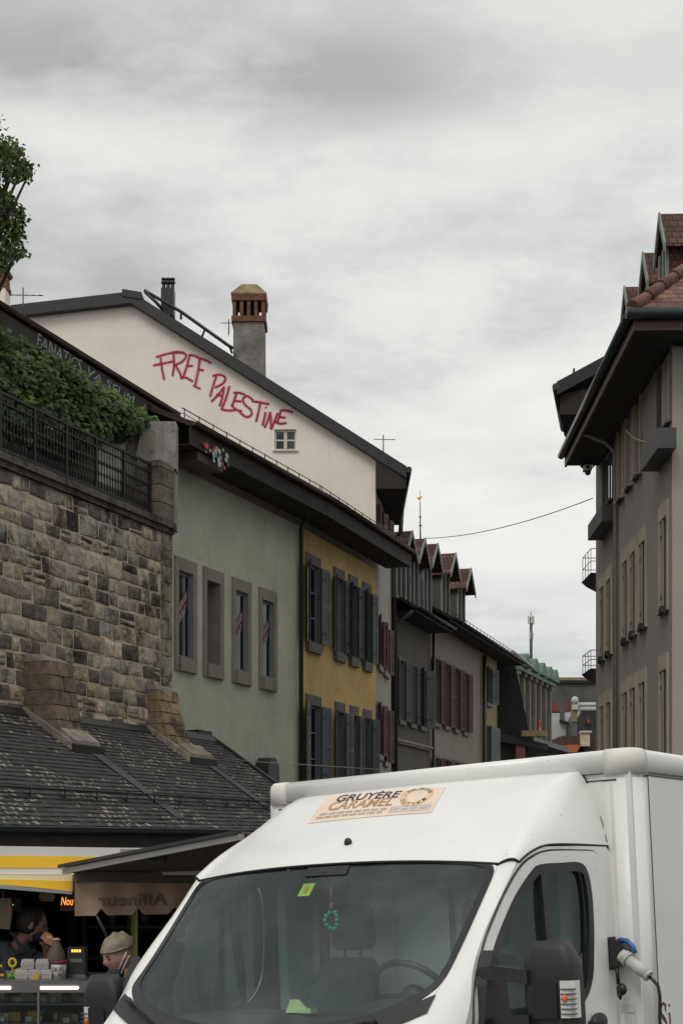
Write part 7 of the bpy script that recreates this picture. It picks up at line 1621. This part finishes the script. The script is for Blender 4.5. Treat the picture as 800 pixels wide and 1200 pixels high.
# second lit counter seen through the cab
YD = 9.9; d2 = empty('glass_counter', (W(235, 0, YD).x, YD, 0), (0, 0, 0), 'small glass counter with white light strip seen through the van cab', 'counter'); a = at0(d2, 190, 0, YD).x; b = at0(d2, 285, 0, YD).x; z_ = W(0, 1142, YD).z
mb = MB(); mb.box(a, b, 0, .5, z_ - .02, z_); mb.build('counter_top', M['steel'], d2); mb = MB(); mb.box(a, b, 0, .006, z_ - .3, z_ - .02); mb.build('front_glass', M['case'], d2); mb = MB(); mb.box(a, b, .02, .5, 0, z_ - .3); mb.build('cabinet', M['shelfg'], d2)
mb = MB(); mb.box(at0(d2, 200, 0, YD).x, at0(d2, 224, 0, YD).x, -.02, -.008, z_ - .045, z_ - .028); mb.build('lamp_strip', M['led'], d2)
ys = empty('yellow_banner', (W(252, 0, 9.6).x, 9.6, 0), (0, 0, 0), 'narrow yellow banner leaning by the stall, seen through the cab', 'banner'); mb = MB(); q = lambda px, py: at0(ys, px, py, 9.6)
mb.prism([(q(*s_).x, q(*s_).z) for s_ in ((243, 1098), (249, 1160), (282, 1200), (262, 1200), (246, 1185), (243, 1150))], lambda a, b, d: (a, d, b), 0, .01); mb.prism([(q(*s_).x, q(*s_).z) for s_ in ((277, 1070), (281, 1070), (291, 1090), (288, 1092))], lambda a, b, d: (a, d, b), 0, .01); mb.build('banner_cloth', mat('banner_yellow', (.60, .52, .08), .7), ys)
mb = MB(); mb.tube([(0, .03, 0), (0, .03, 1.75)], .012, 6); mb.tube([(0, .03, 1.75), (q(284, 1075).x, .03, q(284, 1075).z)], .01, 6); mb.build('banner_pole', M['steel'], ys)

# ------------------------------------------------------------------ people
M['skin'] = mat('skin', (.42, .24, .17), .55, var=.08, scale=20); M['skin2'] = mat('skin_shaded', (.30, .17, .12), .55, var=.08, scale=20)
M['blackshirt'] = mat('black_shirt', (.018, .018, .022), .9, var=.2, scale=15, bmp=.2); M['hood'] = mat('slate_grey_sweatshirt', (.085, .10, .12), .95, var=.15, scale=12, bmp=.3); M['jeans'] = mat('dark_jeans', (.02, .025, .04), .9, var=.2, scale=15)
M['capm'] = mat('beige_cap_cloth', (.27, .235, .17), .95, var=.3, scale=22, bmp=.8, bscale=60); M['mask'] = mat('navy_face_mask', (.02, .024, .045), .8, var=.1); M['strap'] = mat('pale_strap', (.60, .58, .55), .8, var=.05); M['hair'] = mat('dark_hair', (.012, .010, .009), .6, var=.3, scale=40, bmp=.4)
def skin(name, verts, edges, m, parent, sub=2, root=0, extra=None):
    """verts: (x,y,z,r[,r2]); skin surface baked to a real mesh; extra(bm) may add the head before baking"""
    me = bpy.data.meshes.new(name); me.from_pydata([v[:3] for v in verts], edges, []); o = bpy.data.objects.new(name, me); COL.objects.link(o)
    md = o.modifiers.new('s', 'SKIN'); md.use_smooth_shade = True
    for i, v in enumerate(verts): sv_ = me.skin_vertices[0].data[i]; sv_.radius = (v[3], v[4] if len(v) > 4 else v[3]); sv_.use_root = (i == root)
    ms_ = o.modifiers.new('u', 'SUBSURF'); ms_.levels = sub; ms_.render_levels = sub
    bpy.context.view_layer.update(); nm = bpy.data.meshes.new_from_object(o.evaluated_get(bpy.context.evaluated_depsgraph_get())); bpy.data.objects.remove(o)
    if extra:
        bm = bmesh.new(); bm.from_mesh(nm); hm = MB(); extra(hm); off_ = [bm.verts.new(v) for v in hm.v]
        for f in hm.f:
            try: fc = bm.faces.new([off_[i] for i in f]); fc.smooth = True
            except ValueError: pass
        bm.to_mesh(nm); bm.free()
    nm.materials.clear(); nm.materials.append(m)
    for p in nm.polygons: p.use_smooth = True
    o = bpy.data.objects.new(name, nm); COL.objects.link(o); o.parent = parent; return o
def headfn(mb, HM):
    """head about 0.23 m tall in its own frame: +y is the face direction, mapped by HM"""
    def f(q, d):
        q = Vector(q)
        if d.z < -.1: q.x *= 1 - .30 * min(1, (-d.z - .1) * 1.1); q.y *= 1 - .10 * (-d.z)
        if d.y > 0:
            q.y *= 1.0; fx = math.exp(-(d.x / .16) ** 2)
            q.y += .022 * fx * math.exp(-((d.z + .10) / .20) ** 2) - .006 * math.exp(-((d.z - .10) / .10) ** 2) * math.exp(-((abs(d.x) - .36) / .16) ** 2)
            q.y += .006 * math.exp(-((d.z - .28) / .1) ** 2) + .006 * fx * math.exp(-((d.z + .55) / .10) ** 2) + .010 * math.exp(-((d.z + .88) / .16) ** 2) * math.exp(-(d.x / .3) ** 2)
        return q
    mb.ell((0, 0, 0), (.076, .098, .118), 36, 28, fn=f, xf=HM)
    for sg in (-1, 1): mb.ell((sg * .078, -.012, -.005), (.012, .020, .032), 10, 8, xf=HM); mb.ell((0, 0, 0), (.012, .016, .03), 6, 5, xf=HM)
def hand(vs, es, wrist_i, wrist, d, up, sc=1.):
    """palm and five bent fingers as short chains rooted in the palm"""
    d = Vector(d).normalized(); up = Vector(up).normalized(); sd = d.cross(up).normalized()
    pm = wrist + d * .05 * sc; vs.append((*pm, .034 * sc, .016 * sc)); pi_ = len(vs) - 1; es.append((wrist_i, pi_))
    for k in range(4):
        b = wrist + d * .088 * sc + sd * (-.030 + .020 * k) * sc; L_ = (.062, .072, .068, .052)[k] * sc
        m1 = b + (d * .75 - up * .35).normalized() * L_ * .5; m2 = m1 + (d * .35 - up * .8).normalized() * L_ * .5
        i0 = len(vs); vs += [(*b, .0095), (*m1, .0085), (*m2, .0075)]; es += [(pi_, i0), (i0, i0 + 1), (i0 + 1, i0 + 2)]
    b = wrist + d * .03 * sc - sd * .035 * sc; m1 = b + (d * .6 - sd * .6 - up * .2).normalized() * .035; m2 = m1 + (d * .9 - up * .3).normalized() * .03
    i0 = len(vs); vs += [(*b, .012), (*m1, .010), (*m2, .0085)]; es += [(pi_, i0), (i0, i0 + 1), (i0 + 1, i0 + 2)]
def person(loc, label, joints, face, sk_, shirt, trousers, headpos, tilt=0., extra_parts=None):
    """joints in local metres; face = yaw of the face direction"""
    e = empty('person', loc, (0, 0, 0), label, 'person'); J = {k: Vector(v) for k, v in joints.items()}
    HM = Matrix.Translation(Vector(headpos)) @ Matrix.Rotation(face, 4, 'Z') @ Matrix.Rotation(tilt, 4, 'X')
    vs = []; es = []; idx = {}
    def add(n_, r, r2=None): idx[n_] = len(vs); vs.append((*J[n_], r) + ((r2,) if r2 else ()))
    add('pelvis', .13, .10); add('waist', .115, .085); add('chest', .14, .10); add('neck', .052); es += [(0, 1), (1, 2), (2, 3)]
    vs.append((*(HM @ Vector((0, -.02, -.06))), .05)); es.append((3, 4))
    for s_ in 'LR':
        b = len(vs); vs += [(*J['sh' + s_], .052), (*J['el' + s_], .040), (*J['wr' + s_], .026, .020)]; es += [(2, b), (b, b + 1), (b + 1, b + 2)]
        dd = (J['wr' + s_] - J['el' + s_]).normalized(); hand(vs, es, b + 2, J['wr' + s_], dd, Vector((0, 0, 1)) - dd * dd.z)
        b = len(vs); vs += [(*J['hip' + s_], .085), (*J['kn' + s_], .058), (*J['an' + s_], .040), (*(J['an' + s_] + Vector((math.sin(-face) * .13, math.cos(face) * .13, -.05))), .035)]; es += [(0, b), (b, b + 1), (b + 1, b + 2), (b + 2, b + 3)]
    skin('body', vs, es, sk_, e, 2, 0, lambda mb: headfn(mb, HM))
    v2 = [(*J['pelvis'], .155, .12), (*J['waist'], .14, .105), (*J['chest'], .175, .135), (*(J['neck'] - Vector((0, 0, .005))), .082)]; e2 = [(0, 1), (1, 2), (2, 3)]
    for s_ in 'LR':
        b = len(v2); v2 += [(*J['sh' + s_], .088), (*J['el' + s_], .066), (*J['el' + s_].lerp(J['wr' + s_], .86), .042)]; e2 += [(2, b), (b, b + 1), (b + 1, b + 2)]
    skin('shirt', v2, e2, shirt, e, 2, 0)
    v3 = [(*J['pelvis'], .15, .115)]; e3 = []
    for s_ in 'LR':
        b = len(v3); v3 += [(*J['hip' + s_], .105), (*J['kn' + s_], .078), (*(J['an' + s_] + Vector((0, 0, .04))), .06)]; e3 += [(0, b), (b, b + 1), (b + 1, b + 2)]
    skin('trousers', v3, e3, trousers, e, 2, 0)
    mb = MB()
    for sg in (-1, 1): mb.ell((sg * .030, .089, .010), (.013, .006, .006), 8, 6, xf=HM)
    mb.build('eyes', mat('eye_dark', (.03, .02, .02), .3), e)
    mb = MB()
    for sg in (-1, 1): mb.ell((sg * .031, .092, .030), (.020, .006, .005), 8, 6, xf=HM)
    mb.build('eyebrows', M['hair'], e)
    return e, HM
def stand(hx, hy, hz, lean=(0, 0)):
    """a standing skeleton whose head centre is at (hx,hy,hz)"""
    nz = hz - .14; lx, ly = lean
    return dict(neck=(hx - lx * .1, hy - ly * .1 - .0, nz), chest=(hx - lx * .4, hy - ly * .4, nz - .2), waist=(hx - lx * .8, hy - ly * .8, nz - .42), pelvis=(hx - lx, hy - ly, nz - .6))
# man in the cap, looking down to the left
hp = W(139, 1121, 9.15); loc = (hp.x + .05, 9.15, 0); l = lambda x, y, z: (x, y, z)
hz = hp.z; J = dict(pelvis=(.10, .10, .90), waist=(.10, .08, 1.05), chest=(.09, .04, 1.20), neck=(.02, .01, hz - .13), shL=(-.10, -.0, 1.255), shR=(.27, .03, 1.24), elL=(-.20, -.08, 1.02), elR=(.34, -.10, .98), wrL=(-.28, -.26, .98), wrR=(.12, -.28, .96),
         hipL=(.0, .10, .82), hipR=(.20, .10, .82), knL=(-.0, .06, .47), knR=(.22, .06, .47), anL=(.0, .10, .09), anR=(.22, .1, .09))
man, HM = person(loc, 'man in beige flat cap and black shirt with mask pulled to chin', J, math.radians(128), M['skin'], M['blackshirt'], M['jeans'], (-.05, 0, hz), -.28)
mb = MB(); 
def capf(q, d):
    q = Vector(q)
    if d.z < .05: q.z = max(q.z, .004)
    q.z += (.012 * math.sin(d.x * 6) + .007 * math.sin(d.y * 11 + d.x * 4)) * max(0, d.z); q.y -= .015 * max(0, d.z); return q
mb.ell((0, -.010, .052), (.092, .116, .088), 26, 18, fn=capf, xf=HM); mb.build('cap', M['capm'], man)
mb = MB(); mb.tube([HM @ Vector((.088 * math.sin(t), -.008 + .110 * math.cos(t), .055)) for t in [2 * math.pi * i / 24 for i in range(25)]], .008, 6); mb.build('cap_band', M['capm'], man)
mb = MB(); mb.ell((0, .050, -.095), (.058, .060, .042), 18, 12, xf=HM); mb.build('mask', M['mask'], man)
mb = MB()
for sg in (-1, 1): mb.tube([HM @ Vector((sg * .062, .055, -.065)), HM @ Vector((sg * .084, .02, -.01)), HM @ Vector((sg * .090, -.015, .030))], .0045, 5); mb.tube([HM @ Vector((sg * .060, .045, -.095)), HM @ Vector((sg * .082, .01, -.04)), HM @ Vector((sg * .088, -.03, .0))], .0045, 5)
mb.build('mask_strap', M['strap'], man)
# figure leaning over the counter, dark hair, grey sweatshirt
hp = W(38, 1084, 10.25); loc = (hp.x, 10.25, 0); hz = hp.z
J = dict(pelvis=(-.42, .22, .88), waist=(-.36, .18, 1.05), chest=(-.22, .10, 1.30), neck=(-.07, .02, hz - .10), shL=(-.30, -.06, 1.42), shR=(-.02, .18, 1.36), elL=(-.26, -.22, 1.20), elR=(.10, .10, 1.22), wrL=(-.04, -.28, 1.30), wrR=(.12, -.10, 1.42),
         hipL=(-.50, .18, .80), hipR=(-.34, .26, .80), knL=(-.48, .16, .46), knR=(-.32, .28, .46), anL=(-.5, .24, .09), anR=(-.34, .34, .09))
p2, HM = person(loc, 'dark haired person in grey sweatshirt bending over the cheese counter', J, math.radians(-75), M['skin2'], M['hood'], M['jeans'], (0, 0, hz), -.30)
mb = MB(); mb.ell((0, -.022, .022), (.088, .098, .112), 24, 18, fn=lambda q, d: q * (1 + .03 * math.sin(d.x * 17) * math.cos(d.z * 13)), xf=HM); mb.build('hair', M['hair'], p2)
mb = MB(); mb.ell((0, .05, -.06), (.06, .06, .05), 16, 10, xf=HM); mb.build('mask', M['mask'], p2)
fo_ = empty('wrapped_food', W(57, 1100, 9.95), (0, .5, 0), 'orange brown paper wrapped parcel held over the counter', 'parcel'); mb = MB(); mb.prism([(-.05, -.02), (-.045, .03), (.0, .035), (.05, .005), (.055, -.03), (.0, -.035)], lambda a, b, d: (a, d, b), -.02, .02); mb.build('wrapping', mat('warm_paper', (.40, .20, .09), .8, var=.3, scale=20), fo_); mb = MB(); mb.ell((.01, -.022, .012), (.025, .006, .012), 8, 6); mb.build('food_top', mat('food_cream', (.55, .38, .22), .7), fo_)
jb = empty('brown_jug', (W(66, 0, 9.8).x, 9.8, zt_c), (0, 0, 0), 'brown covered jug standing behind the price tub', 'jug'); mb = MB(); mb.tube([(0, 0, 0), (0, 0, .06), (0, 0, .15), (0, 0, .20), (0, 0, .24)], [.06, .07, .062, .035, .02], 14); mb.build('jug_body', mat('jug_brown', (.10, .07, .055), .7), jb); mb = MB(); mb.ell((0, 0, .245), (.03, .03, .012), 10, 6); mb.build('lid', M['canvas'], jb)
